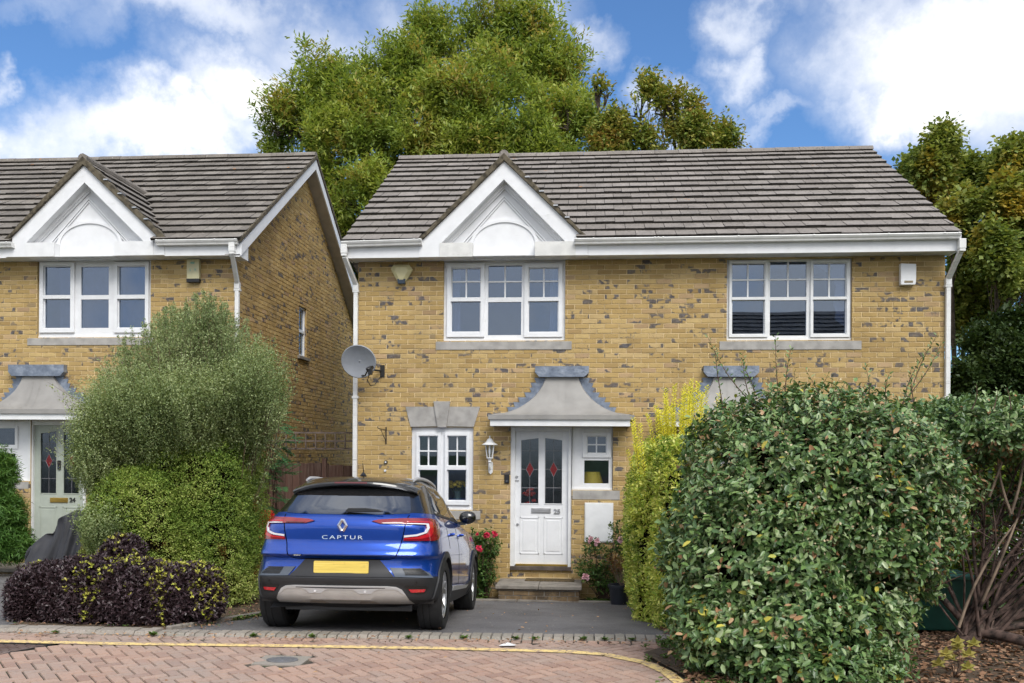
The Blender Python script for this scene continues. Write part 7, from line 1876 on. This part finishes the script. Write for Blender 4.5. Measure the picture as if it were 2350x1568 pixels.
# far-off wood closing the gaps at ground level
C, A, Nn = [], [], []
for k in range(46):
    x = -46+k*2.1+random.uniform(-.8, .8); h_ = random.uniform(2.0, 3.1); p, nr = shell(900, (x, 40+random.uniform(-3, 3), h_*.95), (random.uniform(1.8, 3), 2, h_), 2.2, .4, .25, 1.2, zmin=-.4); kk_ = nr[:, 1] < .3; p, nr = p[kk_], nr[kk_]
    c_, a_, q_, d_, L_ = sprays(p, nr, .5, 5, .3); C.append(c_); A.append(a_); Nn.append(q_)
C, A, Nn = map(np.vstack, (C, A, Nn)); tag(leaves('treeline', C, A, Nn, .34, .6, LM['maple2'], None), kind='stuff')
# ================================================================== sky, sun, camera
W = bpy.data.worlds.new('World'); SC.world = W; W.use_nodes = True; nt = W.node_tree; nt.nodes.clear()
out = N(nt, 'ShaderNodeOutputWorld'); bg = N(nt, 'ShaderNodeBackground'); nt.links.new(bg.outputs[0], out.inputs[0])
sky = N(nt, 'ShaderNodeTexSky', sky_type='NISHITA'); sky.sun_disc = False
SUN_EL, SUN_AZ = math.radians(48), math.radians(152)      # azimuth clockwise from +y: behind the camera, a little to the right
sky.sun_elevation = SUN_EL; sky.sun_rotation = SUN_AZ; sky.air_density = 1.1; sky.dust_density = .6; sky.ozone_density = 2.5
hs_ = N(nt, 'ShaderNodeHueSaturation'); hs_.inputs['Saturation'].default_value = 1.0; nt.links.new(sky.outputs[0], hs_.inputs['Color'])
tc = N(nt, 'ShaderNodeTexCoord'); D = tc.outputs['Generated']
nv_ = N(nt, 'ShaderNodeTexNoise'); nv_.inputs['Scale'].default_value = 5; nv_.inputs['Detail'].default_value = 7; nv_.inputs['Roughness'].default_value = .62; nt.links.new(D, nv_.inputs['Vector'])
sub = N(nt, 'ShaderNodeVectorMath', operation='SUBTRACT'); nt.links.new(nv_.outputs['Color'], sub.inputs[0]); sub.inputs[1].default_value = (.5, .5, .5)
scl = N(nt, 'ShaderNodeVectorMath', operation='SCALE'); nt.links.new(sub.outputs[0], scl.inputs[0]); scl.inputs['Scale'].default_value = .24
add = N(nt, 'ShaderNodeVectorMath', operation='ADD'); nt.links.new(D, add.inputs[0]); nt.links.new(scl.outputs[0], add.inputs[1])
WD = add.outputs[0]
def blob(px, py, rx, ry, amt=1.0, soft=1.0):
    d = Vector(ray(px, py)).normalized(); r = Vector((_R[0], _R[1], _R[2])); r = (r-d*r.dot(d)).normalized(); u = r.cross(d)
    s_ = N(nt, 'ShaderNodeVectorMath', operation='SUBTRACT'); nt.links.new(WD, s_.inputs[0]); s_.inputs[1].default_value = d
    a = N(nt, 'ShaderNodeVectorMath', operation='DOT_PRODUCT'); nt.links.new(s_.outputs[0], a.inputs[0]); a.inputs[1].default_value = r
    b = N(nt, 'ShaderNodeVectorMath', operation='DOT_PRODUCT'); nt.links.new(s_.outputs[0], b.inputs[0]); b.inputs[1].default_value = u
    c = N(nt, 'ShaderNodeVectorMath', operation='DOT_PRODUCT'); nt.links.new(s_.outputs[0], c.inputs[0]); c.inputs[1].default_value = d
    x = math_(nt, 'POWER', math_(nt, 'MULTIPLY', a.outputs['Value'], 2100/rx), 2); y = math_(nt, 'POWER', math_(nt, 'MULTIPLY', b.outputs['Value'], 2100/ry), 2); z = math_(nt, 'POWER', math_(nt, 'MULTIPLY', c.outputs['Value'], 2), 2)
    r2 = math_(nt, 'SQRT', math_(nt, 'ADD', math_(nt, 'ADD', x, y), z))
    m = N(nt, 'ShaderNodeMapRange', interpolation_type='SMOOTHSTEP'); nt.links.new(r2, m.inputs[0]); m.inputs[1].default_value = 1+soft*.5; m.inputs[2].default_value = max(0, 1-soft); m.inputs[3].default_value = 0; m.inputs[4].default_value = amt
    return m.outputs[0]
BL = [(330, 330, 330, 95, 1.2), (560, 260, 170, 130, 1.1), (480, 60, 260, 70, .75), (120, 20, 170, 40, .5), (700, 130, 190, 110, .7), (-40, 330, 90, 60, .8), (-10, 190, 30, 40, .7),
      (1180, 40, 200, 90, .6), (1420, 90, 90, 50, .62), (1560, 230, 75, 55, .8), (1760, 90, 75, 90, .72), (1740, 210, 75, 75, .85), (1880, 30, 60, 60, .45), (2190, 170, 260, 210, 1.25), (2080, 330, 170, 90, 1.2), (1960, 210, 60, 60, .7), (2400, 100, 250, 300, 1.2), (1780, 310, 140, 30, .5), (900, 60, 120, 90, .5), (2030, 40, 120, 70, .7)]
acc = None
for b in BL:
    o = blob(*b); acc = o if acc is None else math_(nt, 'MAXIMUM', acc, o)
# broken cloud everywhere else in the sky
nb = N(nt, 'ShaderNodeTexNoise'); nb.inputs['Scale'].default_value = 2.2; nb.inputs['Detail'].default_value = 8; nb.inputs['Roughness'].default_value = .6; nt.links.new(D, nb.inputs['Vector'])
sx = N(nt, 'ShaderNodeSeparateXYZ'); nt.links.new(D, sx.inputs[0])
back = N(nt, 'ShaderNodeMapRange'); nt.links.new(sx.outputs[1], back.inputs[0]); back.inputs[1].default_value = .62; back.inputs[2].default_value = .1; back.inputs[3].default_value = 0; back.inputs[4].default_value = 1
gen = math_(nt, 'MULTIPLY', ramp(nt, nb.outputs[0], [(.30, g3(0)), (.46, g3(1))]), back.outputs[0])
acc = math_(nt, 'MAXIMUM', acc, gen)
fine = N(nt, 'ShaderNodeTexNoise'); fine.inputs['Scale'].default_value = 9; fine.inputs['Detail'].default_value = 8; fine.inputs['Roughness'].default_value = .6; nt.links.new(D, fine.inputs['Vector'])
dens = math_(nt, 'ADD', acc, math_(nt, 'MULTIPLY', math_(nt, 'SUBTRACT', fine.outputs[0], .5), math_(nt, 'MULTIPLY', math_(nt, 'ADD', acc, .25), 1.0)))
mask = ramp(nt, dens, [(.05, g3(0)), (.40, g3(.22)), (.78, g3(.68)), (1.08, g3(1))])
shade = ramp(nt, noise(nt, 3.0, 6, .6, D), [(.35, (.78, .83, .93)), (.58, (1.0, 1.0, 1.0))])
CL = .98; cl = mix(nt, 1, shade, (CL, CL, CL), 'MULTIPLY')
SKY = .10; skc = mix(nt, 1, hs_.outputs[0], (SKY*.68, SKY*.96, SKY*1.26), 'MULTIPLY')
fin = mix(nt, mask, skc, cl); nt.links.new(fin, bg.inputs[0]); bg.inputs[1].default_value = 1.0
sl = bpy.data.lights.new('sun', 'SUN'); sl.energy = 2.3; sl.angle = math.radians(32); sl.color = (1, .965, .91); so = link(bpy.data.objects.new('sun', sl))
sdv = Vector((math.sin(SUN_AZ)*math.cos(SUN_EL), math.cos(SUN_AZ)*math.cos(SUN_EL), math.sin(SUN_EL))); so.rotation_euler = sdv.to_track_quat('Z', 'Y').to_euler(); so.location = sdv*60
cam = bpy.data.cameras.new('camera'); co = link(bpy.data.objects.new('camera', cam)); SC.camera = co
cam.sensor_width = 36; cam.lens = 2100/2350*36; cam.shift_y = (1044-784)/2350; cam.clip_end = 3000; cam.clip_start = .1
mw = Matrix(((_R[0], _U[0], -_F[0], EYE[0]), (_R[1], _U[1], -_F[1], EYE[1]), (_R[2], _U[2], -_F[2], EYE[2]), (0, 0, 0, 1))); co.matrix_world = mw
vs = SC.view_settings; vs.view_transform = 'Standard'; vs.look = 'None'; vs.gamma = 1; vs.exposure = .36; vs.use_curve_mapping = False
SC.cycles.use_denoising = True; SC.cycles.max_bounces = 5; SC.cycles.use_adaptive_sampling = True; SC.cycles.adaptive_threshold = .03; SC.cycles.transparent_max_bounces = 8; SC.cycles.diffuse_bounces = 2; SC.cycles.glossy_bounces = 3; SC.cycles.transmission_bounces = 2
SC.cycles.sample_clamp_indirect = 8
